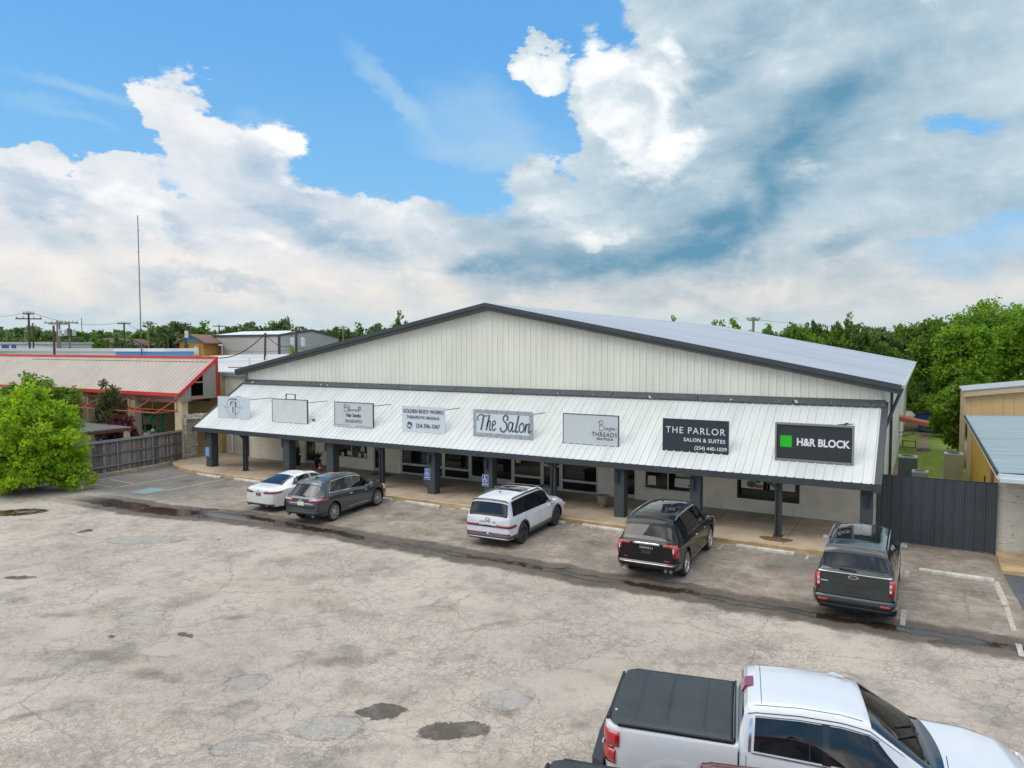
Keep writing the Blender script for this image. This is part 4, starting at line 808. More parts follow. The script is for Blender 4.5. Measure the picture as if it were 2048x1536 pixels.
        me.polygons.foreach_set('use_smooth', [True]*len(me.polygons)); bm = bmesh.new(); bm.from_mesh(me)
        for e in bm.edges:
            if len(e.link_faces) == 2 and e.calc_face_angle(0) > radians(28): e.smooth = False
        bm.to_mesh(me); bm.free(); return o
    def glass(s, root, name, xa, xb, sa=0, sb=0, t0=.07, t1=.93, sg=-1, m=None, off=.007, nu=10, r=0):
        g = MB().use(m or m_cglass); rows = []
        for j in range(7):
            v = j/6; t = t0+(t1-t0)*v; rows.append([])
            for i in range(nu+1): u = i/nu; x = (xa+sa*v)*(1-u)+(xb+sb*v)*u; rows[-1].append(s.S(x, t, sg, off))
        if sg > 0: rows = rows[::-1]
        g.grid(rows); return g.build(name, root, smooth=60)
    def trim(s, root, xa, xb, sa, sb, t0, t1, sg=-1, m=None, w=.022, name='window_trim', sides='blrt'):
        g = MB().use(m or m_chrome); dt = w/.5
        def strip(A, B): g.grid([A, B] if sg < 0 else [B, A])
        X = lambda u, v: (xa+sa*v)*(1-u)+(xb+sb*v)*u
        N = 14
        if 'b' in sides: strip([s.S(X(i/N, 0), t0-dt, sg, .012) for i in range(N+1)], [s.S(X(i/N, 0), t0, sg, .012) for i in range(N+1)])
        if 't' in sides: strip([s.S(X(i/N, 1), t1, sg, .012) for i in range(N+1)], [s.S(X(i/N, 1), t1+dt*.8, sg, .012) for i in range(N+1)])
        if 'l' in sides: strip([s.S(xa+sa*i/N-w, t0+(t1-t0)*i/N, sg, .012) for i in range(N+1)], [s.S(xa+sa*i/N, t0+(t1-t0)*i/N, sg, .012) for i in range(N+1)][::1])
        if 'r' in sides: strip([s.S(xb+sb*i/N, t0+(t1-t0)*i/N, sg, .012) for i in range(N+1)], [s.S(xb+sb*i/N+w, t0+(t1-t0)*i/N, sg, .012) for i in range(N+1)])
        return g.build(name, root)
    def topglass(s, root, name, xa, xb, f0=.97, f1=.90, off=.007, m=None, nx=8, ny=12, bow=0, z1=None):
        g = MB().use(m or m_cglass); rows = []
        for i in range(nx+1):
            u = i/nx; x = xa+(xb-xa)*u; rows.append([])
            for j in range(ny+1):
                v = j/ny*2-1; xx = x+bow*(1-v*v)*(1-u if bow < 0 else u); wr = s.sec(xx)[9][0]; y = v*(wr*(f0+(f1-f0)*u)); e = .01
                z = s.topz(xx, y); dz = (s.topz(xx+e, y)-s.topz(xx-e, y))/(2*e); dy = (s.topz(xx, y+e)-s.topz(xx, y-e))/(2*e)
                nrm = Vector((-dz, -dy, 1)).normalized(); rows[-1].append(Vector((xx, y, z))+nrm*off)
        g.grid(rows); return g.build(name, root, smooth=60)
    def ribbon(s, root, name, m, z0, z1, yin, side, sg=0, off=.012, end=-1, taper=0, nz=2, zfun=None, parent=None):
        """strip wrapping round the rear (end=-1) or front corner: from y=yin on the end face round to `side` metres along the flank"""
        xe = s.x0 if end < 0 else s.x1; g = MB().use(m)
        for sgn in ((-1, 1) if sg == 0 else (sg,)):
            rows = []
            for j in range(nz+1):
                f = j/nz; row = []
                for i in range(5):
                    u = i/4; w_ = s.sidew(xe-end*.001, z0+(z1-z0)*f)-.0; y = yin+(w_-yin)*u; zz = zfun(u*.5, f) if zfun else z0+(z1-z0)*f; row.append((xe+end*off, sgn*(y), zz))
                n_ = 12 if side > 0 else 0
                for i in range(1, n_+1):
                    u = i/n_; x = xe-end*side*(u**1.6); zz = zfun(.5+u*.5, f) if zfun else z0+(z1-z0)*f; row.append((x+end*off*(1-u), sgn*(s.sidew(x, zz)+off), zz))
                rows.append(row)
            if (sgn*end) > 0: rows = rows[::-1]
            g.grid(rows)
        o = g.build(name, parent or root, smooth=50); so = o.modifiers.new('t', 'SOLIDIFY'); so.thickness = .02; so.offset = 0; return o
    def sideline(s, root, pts, sg=-1, w=.010, m=None, name='door_seam', off=.003):
        g = MB().use(m or m_black); A, B = [], []
        for k in range(len(pts)-1):
            (x0, z0), (x1, z1) = pts[k], pts[k+1]; n = max(2, int(sqrt((x1-x0)**2+(z1-z0)**2)/.06))
            for i in range(n+1):
                x, z = x0+(x1-x0)*i/n, z0+(z1-z0)*i/n; dx, dz = x1-x0, z1-z0; l = sqrt(dx*dx+dz*dz); nx, nz = -dz/l*w/2, dx/l*w/2
                A.append((x+nx, sg*(s.sidew(x, z)+off), z+nz)); B.append((x-nx, sg*(s.sidew(x, z)+off), z-nz))
        g.grid([B, A] if sg < 0 else [A, B]); return g.build(name, root)
    def wheel(s, root, ax, sg, rimm, spokes=10, dual=False, rr=None, tm=None):
        R = s.R; tw = .24; e = bpy.data.objects.new('wheel', None)
        M = Matrix.Translation((ax, sg*(s.W/2-.002-tw/2), R)) @ Matrix.Rotation(-sg*pi/2, 4, 'X')      # local +z outward
        rr = rr or R*.70
        ty = MB().use(tm or m_rubber).lathe([(rr-.02, -tw/2), (R-.05, -tw/2), (R-.012, -tw/2+.03), (R, -tw/2+.06), (R, tw/2-.06), (R-.012, tw/2-.03), (R-.05, tw/2-.004), (rr+.02, tw/2-.002), (rr, tw/2-.012), (rr-.01, tw/2-.05)], 40, M).build('wheel', root, smooth=40)
        g = MB().use(rimm); g.lathe([(rr, tw/2-.055), (rr+.004, tw/2-.006), (rr-.018, tw/2-.004), (rr-.03, tw/2-.05)], 40, M, cap=False)
        for k in range(spokes):
            a = 2*pi*k/spokes
            for da in ((-.09, .09) if dual else (0,)):
                a2 = a+da; c0, s0 = cos(a), sin(a); c1, s1 = cos(a2*1), sin(a2); w0_, w1_ = .024, .018
                p = [Vector((c0*.05+s0*w0_, s0*.05-c0*w0_, tw/2-.03)), Vector((c0*.05-s0*w0_, s0*.05+c0*w0_, tw/2-.03)), Vector((c1*(rr-.015)-s1*w1_, s1*(rr-.015)+c1*w1_, tw/2-.012)), Vector((c1*(rr-.015)+s1*w1_, s1*(rr-.015)-c1*w1_, tw/2-.012))]
                g.hexa([M @ (q-Vector((0, 0, .03))) for q in p]+[M @ q for q in p])
        g.lathe([(.06, tw/2-.03), (.055, tw/2-.01), (.02, tw/2-.006)], 14, M); g.build('rim', ty, smooth=30)
        MB().use(m_black).lathe([(rr-.01, tw/2-.09), (rr-.01, tw/2-.085)], 24, M).build('brake_disc', ty); return ty
    def wheels(s, root, rimm, **k):
        for ax in (-s.wbase/2, s.wbase/2):
            for sg in (-1, 1): s.wheel(root, ax, sg, rimm, **k)
    def mirror(s, root, x, z, m, sg, out=.20):
        y = s.sidew(x, z); g = MB().use(m); bm = bmesh.new(); bmesh.ops.create_icosphere(bm, subdivisions=2, radius=1)
        vs = [(x-.01+v.co.x*.075, sg*(y+out*.62+v.co.y*.125), z+.02+v.co.z*.09) for v in bm.verts]; fs = [tuple(v.index for v in f.verts) for f in bm.faces]; bm.free(); g.add(vs, fs)
        g.use(m_black); g.bar((x+.02, sg*(y-.02), z-.03), (x, sg*(y+.10), z-.03), .05, .04); o = g.build('side_mirror', root, smooth=50)
        MB().use(m_chrome).box(x-.088, x-.083, *sorted((sg*(y+out*.62-.09), sg*(y+out*.62+.09))), z-.03, z+.07).build('mirror_glass', o)
    def rail(s, root, xa, xb, yr, m, sg, r=.018, h=.05):
        pts = []
        for i in range(13): x = xa+(xb-xa)*i/12; e = min(i, 12-i); pts.append((x, sg*yr, s.topz(x, yr)+h*min(1, e/1.2)-.005))
        return MB().use(m).tube(pts, r, 7).build('roof_rail', root, smooth=60)
    def handle(s, root, x, z, m, sg=-1):
        y = s.sidew(x, z); return MB().use(m).box(x-.09, x+.09, *sorted((sg*(y-.005), sg*(y+.028))), z-.018, z+.018).build('door_handle', root, bevel=.008)
    def plate(s, root, z, m, w=.155, h=.075, rec=.0):
        x = s.x0-.012; o = MB().use(m).box(x-.006, x+.01, -w, w, z-h, z+h).build('license_plate', root); return o
    def rtext(s, root, txt, size, y, z, m, space=1, name='lettering', off=.002):
        M = Matrix.Rotation(-pi/2, 4, 'Z') @ Matrix.Rotation(pi/2, 4, 'X'); return text_mb(txt, size, m, name, root, (s.x0-.012, y, z), M=M, space=space, off=off)
    def oval(s, root, y, z, a, b_, m1, m2, name='emblem'):
        x = s.x0-.010; M = Matrix.Translation((x, y, z)) @ Matrix.Rotation(-pi/2, 4, 'Y') @ Matrix.Diagonal((b_, a, 1, 1))
        g = MB().use(m1).lathe([(1, 0), (1, .010)], 24, M); g.use(m2).lathe([(.78, .0101), (.78, .013)], 24, M); return g.build(name, root)
def paint(name, col, rough=.28, metal=0, flake=0, var=0): 
    return mat(name, col, rough, metal, coat=1, var=var, vscale=1.5)
def place(root, cx, cy, deg): root.location = (cx, cy, 0); root.rotation_euler = (0, 0, radians(90+deg))
def Cx(rx, ry, fx, fy, W_):          # from the two right-hand wheel contacts to centre and heading
    mx, my = (rx+fx)/2, (ry+fy)/2; h = atan2(fy-ry, fx-rx); return mx-sin(h)*(W_/2-.02), my+cos(h)*(W_/2-.02), math.degrees(h)-90

# --- white boxy SUV
p = paint('white_pearl', (.66, .69, .72)); bk = mat('gloss_black', (.008, .008, .01), .12, coat=1)
c = Car(W=1.90, wbase=2.90, R=.378, arch=.085, x0=-2.48, x1=2.36, paint=p, cladm=None, cladz=0, crease=None,
    top=[(-2.48, 1.10), (-2.44, 1.18), (-2.30, 1.66), (-2.22, 1.72), (-1.8, 1.755), (-.8, 1.78), (.2, 1.765), (.5, 1.73), (1.22, 1.17), (1.35, 1.13), (2.1, 1.04), (2.28, .98), (2.36, .88)],
    belt=[(-2.48, 1.10), (-1.5, 1.09), (1.2, 1.04), (2.36, .85)], wm=[(-2.48, .84), (-2.44, .90), (-2.33, .935), (-2.1, .95), (2.0, .95), (2.2, .915), (2.32, .85), (2.36, .80)],
    wb=[(-2.48, .80), (-2.4, .875), (-2, .905), (1.2, .90), (2.0, .86), (2.36, .76)], wr=[(-2.48, .76), (-2.42, .80), (-2.3, .765), (-1.8, .755), (.4, .74), (1.2, .80), (2.0, .78), (2.36, .70)],
    zl=[(-2.48, .34), (-2.2, .30), (-1.9, .26), (1.9, .24), (2.36, .3)], drop=[(-2.48, .03), (-2.2, .075), (.5, .08), (1.2, .03), (2.36, .05)])
r = thing('parked_car', 'white boxy family car with black roof rails and dark red light strips across its back', 'car', group='cars parked facing the shops'); c.squeeze(.95, .91, .975); cx, cy, dg_ = Cx(-12.20, 22.28, -12.32, 25.22, 1.8); place(r, cx, cy, dg_)
c.body(r); rim = mat('dusty_dark_alloy', (.10, .10, .105), .35, .8, var=.3); dust = mat('dusty_tyre', (.045, .043, .038), .9); c.wheels(r, rim, spokes=10, dual=True, tm=dust)
c.topglass(r, 'rear_window', -2.455, -2.315, 1.04, 1.02); c.topglass(r, 'windshield', .54, 1.20, .95, .95)
for sg in (-1, 1):
    c.glass(r, 'side_window', -2.18, -1.32, .10, .0, sg=sg); c.glass(r, 'side_window', -1.27, -.22, 0, .0, sg=sg); c.glass(r, 'side_window', -.15, 1.02, .0, -.30, sg=sg)
    c.glass(r, 'pillar_trim', -1.33, -1.26, sg=sg, m=bk, off=.005, nu=2); c.glass(r, 'pillar_trim', -.23, -.14, sg=sg, m=bk, off=.005, nu=2)
    c.sideline(r, [(-.18, .36), (-.18, 1.02)], sg); c.sideline(r, [(-1.24, .82), (-1.24, 1.05)], sg); c.sideline(r, [(-1.24, .82), (-1.0, .50), (-1.0, .36)], sg); c.sideline(r, [(.98, .40), (1.02, 1.0)], sg)
    c.sideline(r, [(-.92, .36), (.95, .36)], sg, w=.17, m=mat('grey_cladding', (.05, .05, .052), .6), name='side_cladding', off=.010); c.sideline(r, [(-.9, .40), (.92, .40)], sg, w=.022, m=m_chrome, name='sill_trim', off=.016)
    c.handle(r, -.40, .93, p, sg); c.handle(r, .70, .93, p, sg); c.mirror(r, 1.02, 1.05, p, sg); c.rail(r, -1.95, .35, .66, bk, sg, .028, .03)
    for ax in (-1.45, 1.45):
        g = MB().use(mat('grey_cladding', '')); A, B = [], []
        for i in range(21):
            a = pi*i/20*1.06-.10; R0, R1 = c.R+.05, c.R+.115
            for L_, RR in ((A, R0), (B, R1)): x, z = ax+RR*cos(a), max(c.R+RR*sin(a), .27); L_.append((x, sg*(c.sidew(x, min(z, 1.0))+.014), z))
        g.grid([A, B] if sg < 0 else [B, A]); g.build('arch_trim', r)
    c.ribbon(r, 'tail_light', m_dkred, .735, .83, .36, .42, sg); c.ribbon(r, 'bumper_light', m_dkred, .49, .545, .05, .05, sg); c.ribbon(r, 'headlight', m_clear, .62, .86, .45, .25, sg, end=1); c.ribbon(r, 'marker_light', m_amber, .60, .74, .86, .16, sg, end=1, off=.016)
c.ribbon(r, 'light_bar', bk, .735, .80, 0, 0, -1, off=.008); c.ribbon(r, 'light_bar', bk, .735, .80, 0, 0, 1, off=.008)
c.ribbon(r, 'rear_bumper', mat('grey_cladding', ''), .30, .47, 0, .50); c.ribbon(r, 'skid_plate', mat('satin_silver', (.45, .45, .46), .35, .8), .335, .37, 0, .25, off=.025)
c.topglass(r, 'sunroof', -.95, -.10, .74, .74, m=m_cglass, off=.004); c.topglass(r, 'sunroof', .05, .40, .74, .72, m=m_cglass, off=.004)
for x in (-.75, .30): 
    MB().use(bk).bar((x, -.68, c.topz(x, .66)+.09), (x, .68, c.topz(x, .66)+.09), .07, .03).build('cross_bar', r)
MB().use(bk).prism([(-1.62, -.012, 1.755), (-1.44, -.012, 1.765), (-1.60, -.012, 1.83)], (0, .024, 0)).build('roof_antenna', r)
c.oval(r, 0, 1.00, .095, .05, m_black, p); c.rtext(r, 'H', .075, 0, 1.0, m_black, off=.004, name='emblem_letter'); c.rtext(r, 'SANTA FE', .075, 0, .905, m_black, space=2.1)
c.topglass(r, 'spoiler_lip', -2.30, -2.24, 1.0, 1.0, off=.018, m=bk)
# --- grey crossover
p = paint('dark_green_grey', (.048, .060, .070), .3, .3)
c = Car(W=1.92, wbase=3.02, R=.365, arch=.08, x0=-2.50, x1=2.42, paint=p, cladm=None, cladz=0, crease=[(-2.5, .92), (2.4, .72)],
    top=[(-2.50, 1.02), (-2.47, 1.07), (-2.42, 1.11), (-1.92, 1.58), (-1.84, 1.63), (-1.3, 1.69), (-.4, 1.715), (.2, 1.68), (.45, 1.63), (1.35, 1.11), (1.5, 1.08), (2.1, .98), (2.34, .86), (2.42, .74)],
    belt=[(-2.5, 1.12), (-1.6, 1.12), (-.5, 1.06), (1.2, .99), (2.42, .75)], wm=[(-2.50, .74), (-2.46, .84), (-2.34, .91), (-2.05, .955), (-1.5, .96), (1.6, .96), (2.05, .93), (2.28, .85), (2.42, .68)],
    wb=[(-2.5, .70), (-2.42, .80), (-2.1, .86), (-1.5, .885), (1.2, .87), (2.0, .84), (2.42, .62)], wr=[(-2.5, .66), (-2.42, .76), (-1.9, .66), (-1.5, .655), (.2, .66), (1.2, .76), (2.0, .74), (2.42, .55)],
    zl=[(-2.50, .40), (-2.2, .32), (-1.9, .24), (1.9, .22), (2.42, .3)], drop=[(-2.5, .03), (-1.9, .05), (-1.5, .10), (.4, .10), (1.2, .04), (2.42, .06)])
r = thing('parked_car', 'dark grey green crossover with chrome window line and pink red tail lights', 'car', group='cars parked facing the shops'); c.squeeze(.91, .86); cx, cy, dg_ = Cx(-20.38, 21.45, -20.69, 24.52, 1.75); place(r, cx, cy, dg_)
c.body(r); c.wheels(r, mat('bright_alloy', (.55, .56, .58), .25, .9), spokes=10)
c.topglass(r, 'rear_window', -2.41, -1.99, 1.0, 1.02); c.topglass(r, 'windshield', .50, 1.32, .95, .95); c.topglass(r, 'spoiler', -2.02, -1.84, 1.06, 1.04, off=.03, m=p)
for sg in (-1, 1):
    c.glass(r, 'side_window', -1.72, -1.22, .34, .0, sg=sg, t0=.16); c.glass(r, 'side_window', -1.18, -.12, .0, .0, sg=sg, t0=.10); c.glass(r, 'side_window', -.04, 1.12, 0, -.45, sg=sg, t0=.08)
    c.glass(r, 'pillar_trim', -1.23, -1.17, sg=sg, m=bk, off=.005, nu=2); c.glass(r, 'pillar_trim', -.13, -.03, sg=sg, m=bk, off=.005, nu=2)
    c.trim(r, -1.74, 1.14, .34, -.45, .11, .93, sg, sides='blt')
    c.sideline(r, [(-.08, .34), (-.08, 1.02)], sg); c.sideline(r, [(-1.16, .86), (-1.02, .5), (-1.0, .34)], sg); c.sideline(r, [(-1.16, .86), (-1.16, 1.08)], sg); c.sideline(r, [(.98, .36), (1.06, .96)], sg); c.sideline(r, [(-.6, .42), (.8, .40)], sg, w=.02, m=m_chrome, name='door_trim', off=.012)
    c.handle(r, -.42, .93, m_chrome, sg); c.handle(r, .62, .89, m_chrome, sg); c.mirror(r, 1.0, 1.06, p, sg)
    c.ribbon(r, 'tail_light', mat('pink_red_lens', (.62, .03, .06), .15, coat=1), .90, 1.02, .40, .62, sg, zfun=lambda u, f: .885+.06*u+(.10-.045*u)*f); c.ribbon(r, 'lamp_insert', m_clear, .96, 1.01, .44, .25, sg, off=.018, zfun=lambda u, f: .955+.05*u+.035*f)
    c.ribbon(r, 'headlight', m_clear, .66, .80, .4, .45, sg, end=1); c.ribbon(r, 'marker_light', m_amber, .70, .80, .60, .40, sg, end=1, off=.017)
    c.rail(r, -1.55, .2, .60, p, sg, .012, .02); M = Matrix.Translation((-2.42, sg*.60, .36)) @ Matrix.Rotation(-pi/2, 4, 'Y'); MB().use(mat('exhaust_metal', (.22, .22, .23), .3, .9)).lathe([(.035, -.05), (.055, .05), (.055, .12), (.042, .12)], 14, M).build('exhaust_tip', r)
c.ribbon(r, 'rear_bumper', mat('dark_grey_plastic', (.03, .032, .034), .55), .40, .52, 0, .45); c.ribbon(r, 'tailgate_panel', p, .66, .86, 0, 0, off=.004)
c.plate(r, .83, mat('pale_plate', '#cfd6b8', .5)); c.oval(r, 0, .955, .075, .028, m_chrome, m_chrome); MB().use(bk).bar((-2.44, -.15, 1.13), (-2.41, .2, 1.15), .03).build('rear_wiper', r)
MB().use(bk).prism([(-1.62, -.012, 1.66), (-1.42, -.012, 1.675), (-1.58, -.012, 1.74)], (0, .024, 0)).build('roof_antenna', r); c.topglass(r, 'sunroof', -.9, .3, .80, .74, off=.004)
# --- white sedan
p = paint('white_solid', (.68, .68, .66))
c = Car(W=1.82, wbase=2.90, R=.33, arch=.075, x0=-2.42, x1=2.42, paint=p, cladm=None, cladz=0, crease=None,
    top=[(-2.42, .90), (-2.40, .96), (-2.30, 1.02), (-2.12, 1.05), (-1.72, 1.09), (-1.35, 1.24), (-.85, 1.39), (-.3, 1.44), (.1, 1.43), (.35, 1.38), (1.20, .98), (1.35, .95), (2.1, .80), (2.35, .70), (2.42, .58)],
    belt=[(-2.42, .92), (-1.7, 1.0), (-1, .99), (1.2, .88), (2.42, .58)], wm=[(-2.42, .66), (-2.36, .78), (-2.22, .85), (-1.9, .90), (-1.4, .91), (1.6, .91), (2.0, .87), (2.25, .78), (2.42, .6)],
    wb=[(-2.42, .62), (-2.3, .74), (-2.0, .80), (-1.2, .83), (1.2, .82), (2, .77), (2.42, .55)], wr=[(-2.42, .56), (-2.3, .66), (-1.75, .70), (-1.35, .60), (-.8, .55), (.1, .56), (1.15, .68), (2.0, .66), (2.42, .5)],
    zl=[(-2.42, .30), (-2.1, .22), (-1.8, .18), (1.9, .17), (2.42, .22)], drop=[(-2.42, .02), (-1.75, .03), (-1.0, .07), (.3, .08), (1.2, .03), (2.42, .06)])
r = thing('parked_car', 'white sedan with purple red tail lights parked beside the grey crossover', 'car', group='cars parked facing the shops'); place(r, -24.35, 23.5, 1.5)
c.body(r); c.wheels(r, mat('bright_alloy', ''), spokes=10); c.topglass(r, 'rear_window', -1.72, -.93, .93, .95); c.topglass(r, 'windshield', .40, 1.16, .95, .95); c.topglass(r, 'sunroof', -.15, .25, .75, .75, m=m_cglass, off=.004)
for sg in (-1, 1):
    c.glass(r, 'side_window', -1.32, -.95, .35, .05, sg=sg, t0=.16); c.glass(r, 'side_window', -.93, -.10, .05, .0, sg=sg, t0=.14); c.glass(r, 'side_window', -.04, .98, 0, -.38, sg=sg, t0=.1); c.trim(r, -1.34, 1.0, .36, -.38, .12, .93, sg, sides='bt')
    c.ribbon(r, 'tail_light', mat('purple_red_lens', (.28, .01, .05), .15, coat=1), .80, .93, .32, .48, sg, zfun=lambda u, f: .80+.035*u+(.115-.05*abs(u-.4)*2)*f)
    c.handle(r, -.42, .84, p, sg); c.handle(r, .62, .80, p, sg); c.mirror(r, .92, .93, p, sg); c.sideline(r, [(-.07, .28), (-.07, .93)], sg); c.sideline(r, [(-1.0, .30), (-1.1, .7), (-1.0, .95)], sg)
    c.ribbon(r, 'headlight', m_clear, .52, .64, .35, .4, sg, end=1); M = Matrix.Translation((-2.38, sg*.52, .31)) @ Matrix.Rotation(-pi/2, 4, 'Y'); MB().use(mat('exhaust_metal', (.22, .22, .23), .3, .9)).lathe([(.035, -.05), (.055, .05), (.055, .10), (.042, .10)], 14, M).build('exhaust_tip', r)
c.ribbon(r, 'rear_bumper', mat('dark_grey_plastic', ''), .30, .375, 0, .12); c.ribbon(r, 'garnish', m_chrome, .865, .885, 0, 0, off=.010); c.plate(r, .755, mat('brown_plate', '#7b5f5a', .5), .14, .065); c.oval(r, 0, .925, .05, .03, m_chrome, m_chrome)
# --- black full size SUV
p = mat('jet_black', (.006, .007, .009), .10, ior=1.42)
BIG = dict(W=2.04, wbase=3.18, R=.405, arch=.085, cladm=None, cladz=0, crease=None)
c = Car(x0=-2.72, x1=2.56, paint=p, **BIG,
    top=[(-2.72, 1.17), (-2.69, 1.22), (-2.64, 1.27), (-2.38, 1.77), (-2.30, 1.84), (-1.8, 1.89), (-.8, 1.92), (.2, 1.90), (.52, 1.85), (1.28, 1.30), (1.42, 1.26), (2.25, 1.18), (2.48, 1.08), (2.56, .95)],
    belt=[(-2.72, 1.2), (-1.6, 1.17), (1.2, 1.13), (2.56, 1.0)], wm=[(-2.72, .88), (-2.68, .95), (-2.55, 1.0), (-2.2, 1.02), (2.1, 1.02), (2.4, .97), (2.56, .84)],
    wb=[(-2.72, .86), (-2.6, .93), (-2, .96), (1.2, .95), (2.2, .92), (2.56, .8)], wr=[(-2.72, .82), (-2.64, .86), (-2.35, .79), (-1.8, .76), (.3, .76), (1.2, .84), (2.2, .84), (2.56, .74)],
    zl=[(-2.72, .42), (-2.4, .34), (-2.1, .30), (2.0, .27), (2.56, .34)], drop=[(-2.72, .02), (-2.3, .06), (.5, .09), (1.25, .03), (2.56, .05)])
r = thing('parked_car', 'glossy black large car with bright red corner tail lights and chrome bar', 'car', group='cars parked facing the shops'); c.squeeze(.93, .85); cx, cy, dg_ = Cx(-6.13, 21.56, -6.24, 24.79, 1.90); place(r, cx, cy, dg_)
c.body(r); c.wheels(r, mat('bright_alloy', ''), spokes=11, dual=True, rr=.30)
c.topglass(r, 'rear_window', -2.655, -2.415, 1.02, 1.02); c.topglass(r, 'windshield', .56, 1.25, .95, .95); c.topglass(r, 'spoiler', -2.44, -2.26, 1.08, 1.03, off=.03, m=p)
for sg in (-1, 1):
    c.glass(r, 'side_window', -2.28, -1.46, .16, .12, sg=sg, t0=.0); c.glass(r, 'side_window', -1.25, -.18, .10, .0, sg=sg, t0=.10); c.glass(r, 'side_window', -.10, 1.10, 0, -.40, sg=sg, t0=.1)
    c.trim(r, -1.27, -.18, .10, 0, .08, .93, sg, sides='bl'); c.trim(r, -.12, 1.10, 0, -.40, .08, .93, sg, sides='bl'); c.trim(r, -2.30, -1.44, .16, .12, .0, .93, sg, sides='r', name='window_trim'); c.trim(r, -2.28, 1.1, .16, -.4, .0, .93, sg, sides='t')
    c.sideline(r, [(-.14, .42), (-.14, 1.1)], sg); c.sideline(r, [(-1.34, 1.1), (-1.28, .8), (-1.02, .42)], sg); c.sideline(r, [(1.06, .42), (1.12, 1.08)], sg); c.sideline(r, [(-1.0, .40), (1.0, .38)], sg, w=.03, m=m_chrome, name='sill_trim', off=.014)
    c.handle(r, -.42, 1.02, m_chrome, sg); c.handle(r, .72, 1.0, m_chrome, sg); c.mirror(r, 1.05, 1.22, bk, sg, .26); c.rail(r, -2.15, .40, .70, m_chrome, sg, .018, .035)
    c.ribbon(r, 'tail_light', m_red, .80, 1.18, .80, .16, sg); c.ribbon(r, 'upper_tail_light', m_red, 1.10, 1.17, .50, .0, sg, off=.014); c.ribbon(r, 'reverse_light', m_clear, .93, 1.08, .795, .0, sg, off=.024, nz=1) if False else MB().use(m_clear).box(-2.75, -2.73, *sorted((sg*.80, sg*.835)), .95, 1.08).build('reverse_light', r)
    c.ribbon(r, 'bumper_reflector', m_dkred, .535, .575, .60, .03, sg, off=.02); c.ribbon(r, 'headlight', m_clear, .72, .98, .5, .15, sg, end=1)
    for dy in (0, .15): M = Matrix.Translation((-2.70, sg*(.60+dy), .40)) @ Matrix.Rotation(-pi/2, 4, 'Y'); MB().use(mat('exhaust_metal', '')).lathe([(.04, -.05), (.055, .03), (.055, .05), (.046, .05)], 12, M).build('exhaust_tip', r)
c.ribbon(r, 'chrome_bar', m_chrome, 1.12, 1.18, 0, 0, off=.012); [o for o in r.children if o.name.startswith('chrome_bar')][0].scale = (1, .56, 1)
c.ribbon(r, 'bumper_trim', m_chrome, .545, .57, 0, .0, off=.024); c.ribbon(r, 'rear_bumper', bk, .44, .62, 0, .4, off=.012)
c.rtext(r, 'DENALI', .095, 0, 1.03, m_chrome, space=1.3, off=.003); c.plate(r, .90, mat('dark_plate', '#2a3236', .4), .15, .05); c.rtext(r, 'SLE', .05, .62, .74, m_paper) if False else None
MB().use(m_red).box(-2.745, -2.73, .56, .68, .70, .73).build('red_badge', r); MB().use(m_red).box(-2.745, -2.73, -.70, -.54, .68, .71).build('red_badge', r)
c.topglass(r, 'sunroof', -1.5, .35, .80, .78, off=.004); MB().use(bk).prism([(.1, .30, 1.90), (.2, .30, 1.90), (.12, .30, 1.98)], (0, .03, 0)).build('roof_antenna', r)
# --- dark blue green full size SUV
p = paint('dark_teal_black', (.018, .030, .034), .22, .3)
c = Car(x0=-2.70, x1=2.56, paint=p, **BIG,
    top=[(-2.70, 1.24), (-2.67, 1.28), (-2.62, 1.32), (-2.42, 1.78), (-2.34, 1.86), (-1.8, 1.90), (-.8, 1.93), (.2, 1.91), (.52, 1.86), (1.28, 1.28), (1.42, 1.24), (2.25, 1.16), (2.48, 1.06), (2.56, .95)],
    belt=[(-2.7, 1.24), (-1.6, 1.2), (1.2, 1.14), (2.56, 1.0)], wm=[(-2.70, .90), (-2.66, .95), (-2.55, .99), (-2.2, 1.01), (2.1, 1.01), (2.4, .96), (2.56, .84)],
    wb=[(-2.7, .88), (-2.6, .93), (-2, .95), (1.2, .94), (2.2, .92), (2.56, .8)], wr=[(-2.7, .86), (-2.62, .87), (-2.38, .80), (-1.8, .78), (.3, .77), (1.2, .84), (2.2, .84), (2.56, .74)],
    zl=[(-2.7, .42), (-2.4, .36), (-2.1, .30), (2.0, .27), (2.56, .34)], drop=[(-2.7, .02), (-2.3, .06), (.5, .09), (1.25, .03), (2.56, .05)])
r = thing('parked_car', 'dark blue grey large car parked rightmost, oval emblem on its tailgate', 'car', group='cars parked facing the shops'); c.squeeze(.94, .86); place(r, -1.40, 22.62, .2)
c.body(r); c.wheels(r, mat('bright_alloy', ''), spokes=6, dual=True, rr=.29)
c.topglass(r, 'rear_window', -2.635, -2.445, 1.0, 1.02); c.topglass(r, 'windshield', .56, 1.25, .95, .95); c.topglass(r, 'spoiler', -2.46, -2.26, 1.06, 1.02, off=.03, m=p); c.topglass(r, 'sunroof', -1.7, .35, .86, .84, off=.004)
